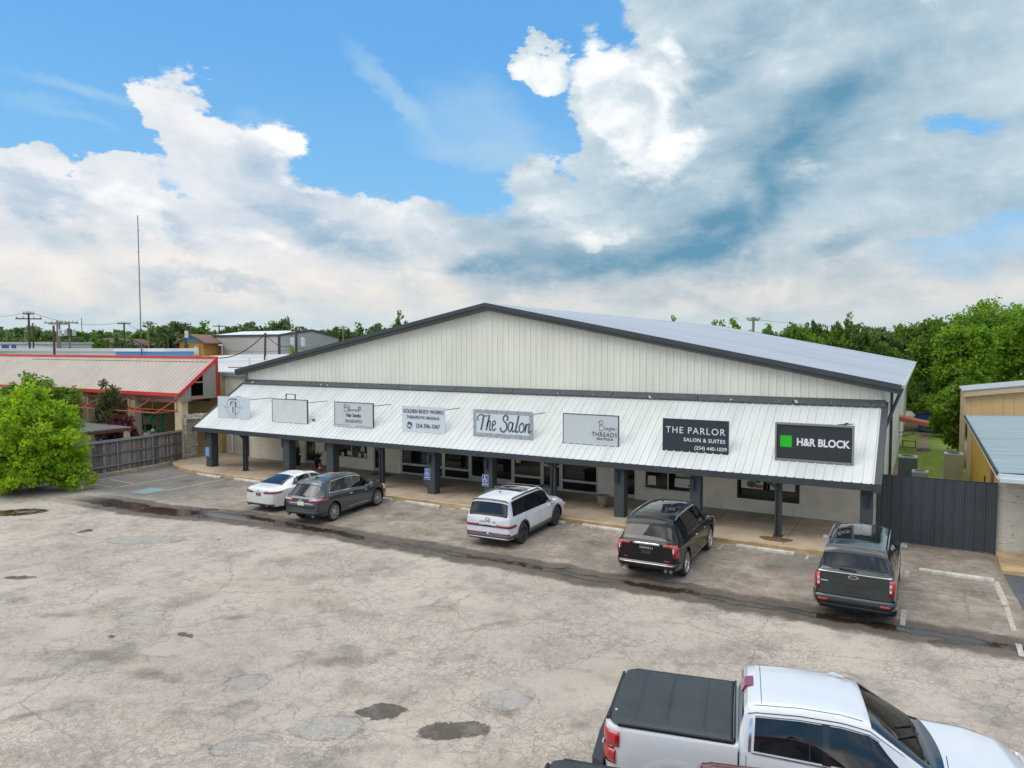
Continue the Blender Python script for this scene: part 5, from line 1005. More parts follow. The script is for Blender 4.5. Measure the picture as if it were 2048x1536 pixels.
for sg in (-1, 1):
    c.glass(r, 'side_window', -2.24, -1.36, .16, .0, sg=sg); c.glass(r, 'side_window', -1.28, -.18, 0, .0, sg=sg); c.glass(r, 'side_window', -.10, 1.08, 0, -.38, sg=sg); c.trim(r, -2.26, 1.1, .16, -.38, .05, .93, sg, sides='bt')
    c.sideline(r, [(-.14, .42), (-.14, 1.12)], sg); c.sideline(r, [(-1.32, 1.12), (-1.28, .8), (-1.02, .42)], sg); c.sideline(r, [(1.06, .42), (1.12, 1.08)], sg)
    c.handle(r, -.42, 1.02, m_chrome, sg); c.handle(r, .72, 1.0, m_chrome, sg); c.mirror(r, 1.05, 1.20, bk, sg, .30); c.rail(r, -2.1, .40, .72, m_chrome, sg, .016, .03)
    c.ribbon(r, 'tail_light', m_red, .80, 1.20, .80, .14, sg); MB().use(m_clear).box(-2.735, -2.715, *sorted((sg*.80, sg*.85)), .90, 1.10).build('reverse_light', r); MB().use(m_red).box(-2.742, -2.73, *sorted((sg*.81, sg*.84)), .97, 1.04).build('lamp_insert', r)
    c.ribbon(r, 'bumper_reflector', m_red, .50, .555, .60, .0, sg, off=.055); c.ribbon(r, 'headlight', m_clear, .72, .98, .5, .15, sg, end=1)
for o in [o for o in r.children if o.name.startswith('bumper_reflector')]: pass
c.ribbon(r, 'chrome_strip', m_chrome, 1.235, 1.255, 0, .06, off=.012); c.ribbon(r, 'rear_bumper', p, .44, .66, 0, .45, off=.035); c.ribbon(r, 'lower_valance', mat('dark_grey_plastic', ''), .36, .45, 0, .3, off=.015)
c.oval(r, .02, 1.165, .12, .048, m_chrome, mat('emblem_blue', (.02, .03, .06), .3, coat=1)); c.rtext(r, 'Ford', .06, .02, 1.165, m_chrome, name='emblem_letters')
MB().use(p).box(-2.722, -2.70, -.45, .45, .74, .76).box(-2.722, -2.70, -.45, .45, .95, .97).build('tailgate_crease', r); MB().use(bk).box(-2.712, -2.70, -.22, .22, .78, .93).build('plate_recess', r); MB().use(m_chrome).box(-2.715, -2.70, .60, .78, .99, 1.02).build('badge', r); MB().use(bk).bar((-2.66, -.05, 1.31), (-2.64, .35, 1.34), .03).build('rear_wiper', r)
for o in r.children:
    if o.name.startswith('emblem'): o.location.x -= .0
# --- pickup trucks in the foreground
def pickup(p, label, x, y, deg, cover):
    c = Car(W=2.06, wbase=3.72, R=.415, arch=.07, x0=-2.92, x1=2.90, paint=p, cladm=None, cladz=0, crease=[(-2.92, 1.05), (2.9, .95)],
        top=[(-2.92, 1.37), (-2.88, 1.40), (-1.02, 1.41), (-1.005, 1.41), (-.985, 1.60), (-.93, 1.82), (-.88, 1.885), (-.78, 1.92), (-.2, 1.955), (.35, 1.94), (.68, 1.885), (1.46, 1.36), (1.56, 1.33), (2.2, 1.29), (2.6, 1.22), (2.82, 1.12), (2.90, .98)],
        belt=[(-2.92, 1.32), (-1.02, 1.35), (-.98, 1.30), (1.2, 1.20), (1.6, 1.24), (2.9, 1.02)], wm=[(-2.92, .80), (-2.90, .88), (-2.84, .955), (-2.74, 1.0), (-2.5, 1.03), (-2.3, 1.03), (-1.9, 1.03), (1.9, 1.03), (2.4, 1.01), (2.75, .95), (2.9, .80)],
        wb=[(-2.92, .78), (-2.90, .86), (-2.84, .93), (-2.74, .97), (-2.5, .985), (-1.0, .985), (-.98, .97), (1.4, .96), (2.2, .96), (2.7, .90), (2.9, .74)], wr=[(-2.92, .74), (-2.90, .83), (-2.84, .90), (-2.74, .94), (-2.5, .955), (-1.02, .955), (-1.005, .95), (-.985, .82), (-.85, .765), (.3, .745), (.68, .745), (1.46, .86), (2.2, .88), (2.7, .82), (2.9, .66)],
        zl=[(-2.92, .62), (-2.5, .55), (-2.1, .42), (2.2, .38), (2.9, .42)], drop=[(-2.92, .02), (-1.005, .02), (-.98, .04), (-.85, .10), (.6, .10), (1.46, .045), (2.2, .05), (2.9, .08)])
    r = thing('pickup_truck', label, 'pickup truck', (x, y, 0), radians(deg), 'pickup trucks in the foreground'); c.body(r); c.wheels(r, m_chrome, spokes=6, dual=True)
    # soft bed cover
    rows = []; g = MB().use(cover); rd = random.Random(5); NX, NY = 70, 28
    for i in range(NX+1):
        u = i/NX; xx = -2.875+1.80*u; row = []
        for j in range(NY+1):
            v = j/NY*2-1; w_ = .955-.14*max(0, 1-u*9)**2.6; yy = v*w_; xq = xx+.03*abs(v)**3.2*max(0, 1-u*4); e = min(1, (1-abs(v))/.05, u/.02, (1-u)/.02)
            z = 1.412+.045*max(0, e)**.5; inn = min(1, (1-abs(v))/.22)
            for cbar in (.21, .47, .76): z += (.022*math.exp(-((u-cbar)/.010)**2)-.014*math.exp(-((u-cbar-.03)/.014)**2)-.010*math.exp(-((u-cbar+.03)/.014)**2))*inn
            z += .007*sin(v*38+3*sin(u*9))*math.exp(-((u-.13)/.07)**2)+.003*sin(u*40+v*5)*math.exp(-((abs(v)-.86)/.06)**2)-.012*(sin(pi*((u*3.9) % 1)))*inn
            row.append((xq, yy, z))
        rows.append(row)
    g.grid(rows[::-1]); tc_ = g.build('bed_cover', r, smooth=80)
    g = MB().use(m_black)
    for s_ in (-1, 1): g.box(-2.70, -1.06, *sorted((s_*.93, s_*.972)), 1.395, 1.43)
    g.box(-2.90, -2.86, -.80, .80, 1.395, 1.43); g.box(-1.07, -1.04, -.93, .93, 1.36, 1.47); g.build('cover_rail', r); g = MB().use(mat('pull_tag', '#c9cf8a', .6)); g.box(-2.80, -2.77, -.62, -.58, 1.445, 1.462); g.build('pull_tag', tc_)
    MB().use(m_black).box(-1.03, -.995, -.93, .93, .7, 1.36).build('cab_gap', r)
    # glass
    c.topglass(r, 'windshield', .72, 1.44, .955, .965, bow=.07, ny=18, nx=12); c.topglass(r, 'cowl_panel', 1.455, 1.60, .97, .97, off=.006, m=bk, bow=.09, ny=18)
    g = MB().use(m_cglass); g.grid([[(-1.0+.07*f-.012, yy*(.80-.05*f), 1.42+f*.36) for yy in (1, .5, 0, -.5, -1)] for f in (0, .5, 1)]); g.build('rear_window', r)
    for k in (-1, 1): 
        base = c.topz(1.42, k*.3)+.03; MB().use(m_black).bar((1.46, k*.15+.25, base-.01), (1.12, k*.15-.35, c.topz(1.12, .3)+.03), .025, .02).build('wiper', r)
    for sg in (-1, 1):
        c.glass(r, 'side_window', -.80, .10, .02, .0, sg=sg, t0=.09, t1=.86, nu=14); c.glass(r, 'side_window', .19, 1.30, .0, -.50, sg=sg, t0=.09, t1=.86, nu=16)
        c.glass(r, 'pillar_trim', .09, .20, sg=sg, m=bk, t0=.06, t1=.88, off=.005, nu=2); c.trim(r, -.83, 1.30, .02, -.50, .05, .87, sg, sides='b', w=.016); c.trim(r, -.84, 0, .02, 0, .05, .87, sg, sides='l', w=.035)
        c.trim(r, -.80, 1.31, .02, -.50, .05, .88, sg, sides='t', w=.010, m=m_black, name='window_seal'); c.trim(r, -.06, -.05, 0, 0, .09, .86, sg, sides='l', w=.018, m=m_black, name='window_divider')
        c.sideline(r, [(-.90, .55), (-.90, 1.28)], sg, w=.009); c.sideline(r, [(.145, .5), (.145, 1.24)], sg, w=.009); c.sideline(r, [(1.24, .5), (1.30, 1.15)], sg, w=.009); c.sideline(r, [(-1.0, .5), (-1.0, 1.34)], sg, w=.022)
        g = MB().use(m_black); A = []; B = []
        for i in range(30):      # roof ditch moulding
            x_ = -.80+(1.42)*i/29; wr = c.sec(x_)[9][0]-.075; A.append((x_, sg*(wr+.005), c.topz(x_, wr+.005)+.004)); B.append((x_, sg*(wr-.005), c.topz(x_, wr-.005)+.004))
        g.grid([A, B] if sg < 0 else [B, A]); g.build('roof_seam', r)
        g = MB().use(m_black); A = []; B = []
        for i in range(20):      # door frame cut line above the windows
            x_ = -.88+2.0*i/19; A.append(c.S(x_, .955, sg, .004)); B.append(c.S(x_, .975, sg, .004))
        g.grid([A, B] if sg < 0 else [B, A]); g.build('door_seam', r)
        c.handle(r, -.05+.0, 1.10, m_chrome if False else p, sg); c.handle(r, 1.02-.65, 1.08, p, sg)
        z_ = MB().use(m_red)
        def lamp(u, f): return .80+.50*f
        c.ribbon(r, 'tail_light', m_red, 1.10, 1.31, .76, .24, sg, off=.012, nz=3); c.ribbon(r, 'lower_tail_light', m_red, .84, 1.05, .76, .19, sg, off=.012, nz=3); c.ribbon(r, 'lamp_joint', m_dkred, 1.05, 1.10, .76, .16, sg, off=.010, nz=1); c.ribbon(r, 'reverse_light', m_clear, 1.06, 1.10, .90, .015, sg, off=.016, nz=1)
        c.mirror(r, 1.18, 1.27, p, sg, .30); c.ribbon(r, 'headlight', m_clear, .88, 1.06, .45, .3, sg, end=1)
        g = MB().use(m_black); A, B = [], []
        for i in range(25):
            a = pi*i/24*1.10-.16; ax = -1.86
            for L_, RR in ((A, c.R+.066), (B, c.R+.085)): x_, z2 = ax+RR*cos(a), max(c.R+RR*sin(a), .5); L_.append((x_, sg*(c.sidew(x_, z2)+.006), z2))
        g.grid([A, B] if sg < 0 else [B, A]); g.build('arch_lip', r)
        g = MB().use(p); A, B, D_ = [], [], []
        for i in range(25):      # flared fender above the arches
            a = pi*i/24
            for L_, RR, of in ((A, c.R+.085, .008), (B, c.R+.13, .014), (D_, c.R+.22, .0)): x_, z2 = -1.86+RR*1.05*cos(a), c.R+RR*sin(a)*1.03; L_.append((x_, sg*(c.sidew(x_, max(z2, .5))+of), z2))
        g.grid([A, B, D_] if sg < 0 else [D_, B, A]); g.build('fender_flare', r, smooth=60)
    g = MB().use(mat('bumper_dark', (.03, .032, .035), .5)); zt = .80
    g.prism([(-2.93, -.93, .55), (-3.12, -.80, .55), (-3.15, 0, .55), (-3.12, .80, .55), (-2.93, .93, .55)][::-1], (0, 0, .24)); g.build('rear_bumper', r, bevel=.02)
    MB().use(m_chrome).prism([(-2.945, -.96, .50), (-3.135, -.83, .50), (-3.165, 0, .50), (-3.135, .83, .50), (-2.945, .96, .50)][::-1], (0, 0, .045)).build('bumper_trim', r)
    MB().use(m_dkred).hexa([(-.972, -.16, 1.80), (-.90, -.16, 1.80), (-.90, .16, 1.80), (-.972, .16, 1.80), (-.925, -.16, 1.90), (-.80, -.16, 1.925), (-.80, .16, 1.925), (-.925, .16, 1.90)]).build('brake_lamp', r)
    MB().use(p).prism([(.30, .52, 1.93), (.52, .52, 1.915), (.36, .52, 1.97)], (0, .05, 0)).build('roof_antenna', r); MB().use(m_black).tube([(1.66, -.82, 1.30), (1.60, -.84, 1.62)], .006, 5).build('mast_antenna', r)
    g = MB().use(m_black); A = [(x_, .80, c.topz(x_, .80)+.003) for x_ in (1.62, 1.9, 2.2, 2.5, 2.7)]
    for s_ in (-1, 1): g.grid([[(x_, s_*.80, z+.0) for x_, _, z in A], [(x_, s_*.808, z+.0) for x_, _, z in A]][::s_])
    g.build('hood_seam', r); g = MB().use(m_black); g.grid([[(-.70, yy, c.topz(-.70, yy)+.004) for yy in [-.66+.11*i for i in range(13)]], [(-.692, yy, c.topz(-.692, yy)+.004) for yy in [-.66+.11*i for i in range(13)]]]); g.build('roof_joint', r)
    return r
cover = mat('vinyl_cover', (.038, .043, .043), .5, 0, 1, 1.6, col2=(.024, .030, .033), bump=.15, bscale=120); 
TRX, TRY, TRD = -1.35, 11.35, 12.0
pickup(paint('truck_white', (.60, .63, .66), .25), 'large white pickup truck with black soft bed cover in the foreground', TRX, TRY, TRD, cover)
pickup(paint('maroon_metallic', (.16, .008, .025), .2, .5), 'maroon pickup truck cut off by the bottom edge, nearest of all', TRX+.10, TRY-3.10, TRD, cover)
# ------------------------------------------------------------ left: fence, stone wall, neighbour buildings
def pfence(pts, h, label):
    r = thing('wooden_fence', label, 'fence', (pts[0][0], pts[0][1], 0)); o = Vector((pts[0][0], pts[0][1], 0)); rd = random.Random(3)
    mts = [mat('grey_board_%s' % n, cc, .9, 0, 1, 3, stretch=(3, 3, .5), col2=c2) for n, cc, c2 in (('a', '#8b8380', '#6b6462'), ('b', '#776e69', '#5c5654'), ('c', '#978f86', '#746b63'), ('d', '#6a605c', '#504b4a'))]
    bd = MB(); rl = MB().use(mts[1]); mt = mat('galvanised_pipe', '#8b9aa3', .4, .6)
    for a, b_ in zip(pts, pts[1:]):
        a, b_ = Vector((*a, 0))-o, Vector((*b_, 0))-o; d = (b_-a); L_ = d.length; d.normalize(); n = Vector((-d.y, d.x, 0)); k = int(L_/.145)
        if n.x < 0: n = -n
        for i in range(k):
            c = a+d*(i+.5)*L_/k; hh = h+rd.uniform(-.02, .02); bd.use(rd.choice(mts)); bd.obox(c+Vector((0, 0, .08+hh/2))-n*rd.uniform(0, .008), (.135, .02, hh), atan2(d.y, d.x)+rd.uniform(-.01, .01), 0, rd.uniform(-.008, .008))
        for z in (.45, 1.15, h+.04): rl.bar(a+n*.04+Vector((0, 0, z)), b_+n*.04+Vector((0, 0, z)), .05, .09)
        rl.bar(a+Vector((0, 0, h+.12)), b_+Vector((0, 0, h+.12)), .16, .035)
    bd.build('boards', r); rl.build('rails', r)
    for q in FP: MB().use(mt).tube([Vector((q[0]+.12, q[1], 0))-o, Vector((q[0]+.12, q[1], h+.10))-o], .04, 8).build('metal_post', r)
    g = MB().use(mt); g.tube([Vector((q[0]+.12, q[1], h+.06))-o for q in FP], .03, 8); g.tube([Vector((q[0]+.12, q[1], .48))-o for q in FP[1:]], .025, 8); g.build('metal_rail', r); return r
FP = [(-39.35, 28.3), (-38.72, 25.95), (-38.5, 23.7), (-38.35, 21.4), (-38.3, 19.2), (-38.3, 17.4)]
pfence(FP, 1.75, 'weathered grey board fence with galvanised metal posts beside the bright green tree')
g = MB().use(mat('kerb_stone', '#b3a791', .9, 0, 1, 3, bump=.6, bscale=12, col2='#857a66')); rd = random.Random(8); yy = 27.2
while yy > 21: l = rd.uniform(.4, .8); xx = interp([(19, -38.15), (23.7, -38.3), (25.95, -38.5), (28.3, -39.1)], yy); g.obox((xx+.05, yy-l/2, .07), (.26, l-.04, .15), rd.uniform(-.1, .1)); yy -= l
struct(g.build('stone_kerb'))
# stone wall with return and beam
r = thing('stone_wall', 'stacked pale stone pillar and beam between the fence and the canopy', 'wall', (-39.1, 28.7, 0)); m = brick_mat('stacked_stone', '#c9c2b4', '#aaa294', '#6b6254', bw=.30, bh=.11, msize=.012, bstr=.9)
g = MB().use(m); rd = random.Random(2); z = 0
while z < 2.5:
    hh = rd.uniform(.09, .15); k = rd.uniform(0, .04); g.box(-.35-k, .15+k*.6, -.28-k, .45+k, z, z+hh-.012); z += hh
g.build('pillar', r); g = MB().use(m); x_ = -.55
while x_ < 1.9: l = rd.uniform(.3, .55); zz = interp([(-.6, 2.5), (2, 2.72)], x_); g.box(x_, x_+l-.015, -.2-rd.uniform(0, .03), .1, zz, zz+.14); g.box(x_+.1, x_+l+.08, -.2-rd.uniform(0, .03), .1, zz+.15, zz+.30); x_ += l
g.build('beam', r); MB().use(m_ltr).tube([(-.62, -.25, 0), (-.62, -.25, 2.85), (-.1, -.25, 2.95)], .03, 6).build('white_pipe', r)
# middle building behind: tan and white wall with flat roof
nb = thing('low_commercial_building', 'low tan and white building with flat white roof left of the gabled hall', 'building', (-45, 31.3, 0)); A1 = lambda o: at0(o, nb)
m_tan = mat('tan_wall', '#b49a6c', .85, 0, 1, .6, col2='#a1875c'); m_wc = mat('patched_white_wall', '#c5c1b3', .85, 0, 1, .7, col2='#a9a493')
g = MB().use(m_tan); g.box(-66, -38.95, 31.3, 31.6, 0, 5.1); A1(g.build('tan_wall')); g = MB().use(m_wc); g.box(-38.95, -36.2, 31.3, 31.6, 0, 5.1); A1(g.build('white_wall'))
g = MB().use(mat('blue_grey_fascia', '#6f7f88', .5)); g.box(-39.4, -36.2, 31.1, 31.32, 5.08, 5.32); A1(g.build('fascia'))
g = MB().use(mat('white_membrane', '#c6c7c4', .7, 0, 1, .4, col2='#9fa2a0', stretch=(.25, 1.5, 1))); g.hexa([(-70, 31.2, 5.2), (-36.9, 31.2, 5.2), (-36.9, 62, 5.9), (-70, 62, 5.9), (-70, 31.2, 5.33), (-36.9, 31.2, 5.33), (-36.9, 62, 6.1), (-70, 62, 6.1)]); A1(g.build('flat_roof'))
g = MB().use(mat('rust_pipe', '#8a4b3c', .7)); g.tube([(-39.0, 31.6, 5.62), (-36.95, 31.6, 5.66)], .035, 6); g.tube([(-37.3, 31.6, 5.35), (-37.3, 31.6, 5.66)], .03, 6); A1(g.build('roof_pipe'))
g = MB().use(mat('vent_white', '#d3d5d2', .6))
for x_, y_ in ((-44.5, 38), (-46, 41), (-50, 47), (-44, 55)): g.tube([(x_, y_, 5.4), (x_, y_, 6.15)], .09, 8)
A1(g.build('roof_vents')); g = MB().use(m_ltr); g.tube([(-38.3, 31.25, 0.2), (-38.3, 31.25, 1.8)], .05, 6); g.tube([(-38.6, 31.25, 1.3), (-38.3, 31.25, 1.3)], .04, 6); A1(g.build('wall_pipe'))
g = MB().use(m_tan); g.box(-39.35, -39.0, 31.0, 31.32, 0, 5.3); A1(g.build('pilaster'))
# red trimmed lean-to shop
rs = thing('garden_shop', 'garden shop with ribbed beige lean to roof edged in bright red', 'building', (-50, 29.5, 0)); A2 = lambda o: at0(o, rs)
RE, RZ, RT, RZ1, RXE = 28.15, 4.12, 30.75, 6.2, -39.1
v_ = Vector((0, RT-RE, RZ1-RZ)).normalized(); n_ = Vector((0, -(RZ1-RZ), RT-RE)).normalized(); L_ = sqrt((RT-RE)**2+(RZ1-RZ)**2)
g = MB().use(mat('beige_ribbed_sheet', '#b3a89d', .6, 0, 1, .5, col2='#a69b90')); g.rib((-72, RE, RZ), (1, 0, 0), n_, 72+RXE, lambda a: L_, pitch=.42, h=.03, w=.04, v=v_); g.use(m_tan); g.quad((-72, RE, RZ-.04), (RXE, RE, RZ-.04), (RXE, RT, RZ1-.04), (-72, RT, RZ1-.04)); A2(g.build('roof_sheet'))
m_redt = mat('red_trim', '#cf3d33', .5, 0, .15, 2)
g = MB().use(m_redt); g.box(-72, RXE+.06, RE-.10, RE+.02, RZ-.20, RZ+.02); g.box(-72, RXE+.06, RT-.06, RT+.10, RZ1-.02, RZ1+.14)
g.hexa([(RXE, RE-.1, RZ-.2), (RXE+.09, RE-.1, RZ-.2), (RXE+.09, RT, RZ1-.16), (RXE, RT, RZ1-.16), (RXE, RE-.1, RZ+.04), (RXE+.09, RE-.1, RZ+.04), (RXE+.09, RT, RZ1+.08), (RXE, RT, RZ1+.08)]); g.box(RXE, RXE+.09, RT-.02, RT+.10, 3.66, RZ1); A2(g.build('red_trim'))
g = MB().use(mat('grey_ribbed_sheet', '#9a968e', .55)); g.rib((RXE+.02, RT-1.0, 0), (0, 1, 0), (1, 0, 0), .98, lambda a: 5.25+a*.8, pitch=.2, h=.02, w=.02, zb=lambda a: 3.72); g.rib((RXE+.02, RE, 0), (0, 1, 0), (1, 0, 0), .75, lambda a: 3.98+a*.8, pitch=.2, h=.02, w=.02, zb=lambda a: 3.62); A2(g.build('gable_sheet'))
g = MB().use(mat('pinkish_wood', '#a77f70', .8)); g.box(RXE-.02, RXE+.05, RE+.72, RT-1.0, 3.70, 3.92); g.box(RXE-.02, RXE+.05, RE+1.0, RT-1.0, 4.72, 4.80); A2(g.build('gable_beam'))
g = MB().use(m_black); g.box(-60, RXE-.3, RT-.3, RT-.25, 3.5, 6.0); A2(g.build('shade_backing'))  # black sheet standing in for the shade under the porch roof
m_cream = mat('cream_column', '#cbbb98', .8, var=.15)
for xa, xb in ((-49.85, -49.0), (-44.6, -43.85), (-39.85, -39.2), (-54.9, -54.2), (-60, -59.2)): g = MB().use(m_cream); g.box(xa, xb, 28.3, 28.75, 0, 3.95); A2(g.build('column'))
g = MB().use(mat('roller_shutter', '#a8a39c', .5, .3))
for a, b_ in ((-54.2, -49.85), (-49.0, -44.6), (-43.85, -39.85)):
    for k in range(4): g.box(a, b_, 28.42+.01*k, 28.55, 3.52+.11*k, 3.60+.11*k)
A2(g.build('shutter_box'))
g = MB().use(mat('rusty_red_pipe', '#b84a38', .6))
for a, b_ in ((-54.0, -50.0), (-49.2, -45.1), (-44.3, -39.6)):
    z0, z1, y0 = 3.02, 3.66, 26.85
    g.tube([(a, y0, z0), (b_, y0, z0)], .035, 6); g.tube([(a, 28.25, z0+.02), (b_, 28.25, z0+.02)], .03, 6); g.tube([(a, 28.25, z1), (b_, 28.25, z1)], .03, 6)
    for x_ in (a, (a+b_)/2, b_): g.tube([(x_, y0, z0), (x_, 28.3, z1+.1)], .03, 6); g.tube([(x_, y0, z0), (x_, 28.3, z0+.02)], .025, 6); g.tube([(x_, 28.25, z0), (x_, 28.25, z1)], .02, 5)
A2(g.build('awning_frame'))
g = MB().use(mat('door_blue', '#2f3f66', .4)); g.box(-53.3, -51.9, 31.2, 31.28, 0, 2.8); g.use(m_alu); [g.box(a, a+.1, 31.1, 31.2, 0, 2.9) for a in (-53.4, -52.4, -51.6)]; A2(g.build('door'))
# shelving and stock under the porch
r = thing('green_shelving', 'teal green metal shelf rack stacked with pots under the porch', 'shelf', (-44.8, 29.6, 0)); 
for x_ in (-1.3, .2, 1.4):
    for y_ in (-.4, .3): MB().use(mat('teal_green_metal', '#2f9a77', .5)).box(x_-.05, x_+.05, y_, y_+.1, 0, 2.75).build('upright', r)
for z in (.5, 1.35, 2.35): MB().use(mat('teal_green_metal', '')).box(-1.35, 1.45, -.42, .42, z, z+.12).build('shelf', r)
k = 0
for x_, z, s_, cc, lb in ((-45.6, 2.47, .24, '#b8a79b', 'left pale pot on top of the green shelf rack'), (-44.9, 2.47, .26, '#bfaea2', 'middle pale pot on top of the green shelf rack'), (-45.7, 1.47, .18, '#2c3f73', 'navy pot at the left of the middle green shelf'), (-45.0, 1.47, .18, '#8a5a4c', 'terracotta pot on the middle green shelf'), (-44.3, 1.47, .2, '#24403c', 'dark green pot on the middle green shelf'), (-43.8, 1.47, .18, '#222a2a', 'black pot at the right of the middle green shelf'), (-45.5, .62, .18, '#6d4a52', 'plum pot on the lowest green shelf'), (-44.2, .62, .2, '#3d5a50', 'green pot on the lowest green shelf')):
    tag(MB().use(mat('pot_%d' % k, cc, .5)).lathe([(s_*.7, 0), (s_, s_*1.7), (s_*1.1, s_*1.8), (s_*.85, s_*1.8), (s_*.8, s_*1.5)], 12, Matrix.Translation((x_, 29.5, z))).build('pot', smooth=40), lb, 'pot', 'pots on the green shelf rack'); k += 1
rd = random.Random(6); r = thing('stock_rack', 'dark shelf rack crowded with stock inside the left porch bay', 'shelf', (-51, 30.2, 0)); g = MB().use(mat('dark_shelf', '#39342f', .7))
for z in (.5, 1.1, 1.7, 2.2): g.box(-1.6, 1.6, -.3, .3, z, z+.05)
g.build('shelf', r); 
for i, cc in enumerate(('#514a45', '#2d3038', '#7a6a60', '#8f8f8a')):
    g = MB().use(mat('stock_%d' % i, cc, .6))
    for k in range(7): x_ = rd.uniform(-1.5, 1.4); z = rd.choice((.55, 1.15, 1.75)); s_ = rd.uniform(.1, .2); g.box(x_, x_+s_, -.25, .1, z, z+rd.uniform(.15, .4))
    g.build('boxed_stock', r)
# pergola
r = thing('pergola', 'low wooden slatted pergola behind the board fence', 'pergola', (-43.2, 23.9, 0)); mw = mat('reddish_timber', '#7c4d39', .8, var=.3); g = MB().use(mat('grey_slat', '#77777c', .8, var=.2))
for i in range(15): y_ = -1.7+i*.25; g.box(-2.3, 2.9, y_, y_+.09, 2.22, 2.27)
g.build('slats', r); g = MB().use(mw)
for y_ in (-1.75, 1.75): g.box(-2.4, 3.0, y_-.04, y_+.04, 2.02, 2.2)
for x_ in (-2.0, 0, 2.7): g.box(x_-.04, x_+.04, -1.9, 1.9, 2.03, 2.19)
g.build('beams', r)
for x_, y_ in ((-2.1, -1.7), (2.7, -1.7), (-2.1, 1.7), (2.7, 1.7)): MB().use(m_cream).box(x_-.12, x_+.12, y_-.12, y_+.12, 0, 2.02).build('post', r)
# ------------------------------------------------------------ trees
def tree(name, label, loc, crown, h0, n, size, m, seed, trunk_r=.18, cat='tree', group=None, clumps=60, cr=.42, tilt=1.1, top=0, shape=None, branches=7, flat_=1.0):
    """crown: list of ellipsoids (x,y,z,rx,ry,rz); leaves gather in clumps spread over and inside them"""
    r = thing(name, label, cat, loc, 0, group); rd = random.Random(seed); cl = []
    tot = sum(e[3]*e[4]*e[5] for e in crown)
    for e in crown:
        for k in range(max(3, int(clumps*e[3]*e[4]*e[5]/tot))):
            while True:
                d = Vector((rd.gauss(0, 1), rd.gauss(0, 1), rd.gauss(0, 1)))
                if d.length > .1: break
            d.normalize(); q = rd.uniform(.55, 1.05) if rd.random() < .85 else rd.uniform(.1, .6)
            c = Vector((e[0]+d.x*e[3]*q, e[1]+d.y*e[4]*q, e[2]+d.z*e[5]*q)); cl.append((c, cr*rd.uniform(.6, 1.35), d))
    tk = MB().use(mat('bark', '#6f6253', .95, 0, 1, 5, bump=.6, bscale=15, col2='#4b4137')); zc = sum(e[2] for e in crown)/len(crown)
    tk.tube([(0, 0, 0), (.05, .03, h0*.5), (0, -.04, h0), (.08, 0, (h0+zc)/2), (0, .1, zc+.3)], [trunk_r, trunk_r*.85, trunk_r*.7, trunk_r*.5, trunk_r*.15], 8); tk.build('trunk', r, smooth=50)
    br = MB().use(mat('bark', ''))
    for c, rr, d in rd.sample(cl, min(len(cl), branches*3)):
        st_ = Vector((0, 0, rd.uniform(h0*.7, max(h0, zc*.8)))); mid = st_.lerp(c, .5)+Vector((0, 0, -.12*(c-st_).length)); br.tube([st_, mid, c], [trunk_r*.32, trunk_r*.2, trunk_r*.06], 5)
    br.build('branches', r)
    def fn(q):
        c, rr, d = q.choice(cl); v = Vector((q.gauss(0, 1), q.gauss(0, 1), q.gauss(0, 1)*flat_)); v *= rr*.62*min(1, 2.1/max(v.length, .1)); p_ = c+v
        return p_ if p_.z > .12 else None
    leaves('crown', r, n, m, fn, size, seed+1, tilt); return r
L_bright = leaf_mat('leaf_bright', (.13, .29, .008), (.40, .56, .03), .45); L_oak = leaf_mat('leaf_oak', (.042, .11, .010), (.17, .28, .022), .35); L_dark = leaf_mat('leaf_dark', (.034, .088, .018), (.10, .18, .028), .3)
L_far = leaf_mat('leaf_far', (.05, .105, .035), (.14, .22, .06), .28); L_purple = leaf_mat('leaf_purple', (.06, .010, .022), (.16, .03, .05), .3); L_con = leaf_mat('leaf_conifer', (.07, .16, .015), (.20, .34, .03), .35); L_my = leaf_mat('leaf_myrtle', (.04, .075, .02), (.12, .12, .04), .3); L_mid = leaf_mat('leaf_mid', (.055, .165, .010), (.24, .40, .025), .38)
tree('maple_tree', 'bright lime green round tree at the left edge of the parking lot', (-37.3, 18.8, 0), [(0, 0, 2.5, 2.3, 2.3, 1.9), (-1.9, -.8, 2.0, 1.7, 1.7, 1.6), (.8, .4, 1.3, 1.4, 1.5, 1.1), (.0, .1, 3.9, 1.1, 1.1, 1.05), (-2.6, -1.0, 3.1, 1.0, 1.0, 1.0), (1.7, .9, .65, .9, .9, .6), (.4, -.9, .8, 1.6, 1.2, .8), (-2.0, -1.2, .9, 1.5, 1.2, .9), (-1, -1.2, .9, 1.8, 1.2, .75), (-.1, .1, 4.75, .45, .45, .6), (-2.7, -1, 4.0, .5, .5, .6), (-1.3, -.3, 4.0, .6, .6, .7)], .9, 32000, .125, L_bright, 11, .11, clumps=480, cr=.26)
tree('juniper_tree', 'feathery green conifer standing behind the lime green tree', (-50.6, 26.1, 0), [(0, 0, 3.0, 3.2, 1.8, 1.5), (-2.5, 0, 3.2, 2.2, 1.6, 1.2), (-4.8, -.2, 2.8, 2, 1.6, 1.5), (1.8, 0, 3.6, 1.6, 1.2, .7), (-.6, 0, 4.4, 1.7, 1.1, .7)], 1.2, 13000, .16, L_con, 12, .2, clumps=240, cr=.3, tilt=.6)
tree('crape_myrtle', 'slim dark olive shrub tree with two tall shoots in front of the porch', (-44.6, 26.9, 0), [(0, 0, 2.6, 1.2, 1.0, 1.1), (-.1, 0, 3.5, .7, .6, .8), (.0, 0, 4.3, .16, .16, .7), (.85, 0, 3.9, .14, .14, .6), (.4, 0, 1.5, 1.1, .9, .7)], .8, 5500, .11, L_my, 13, .07, clumps=70, cr=.26)
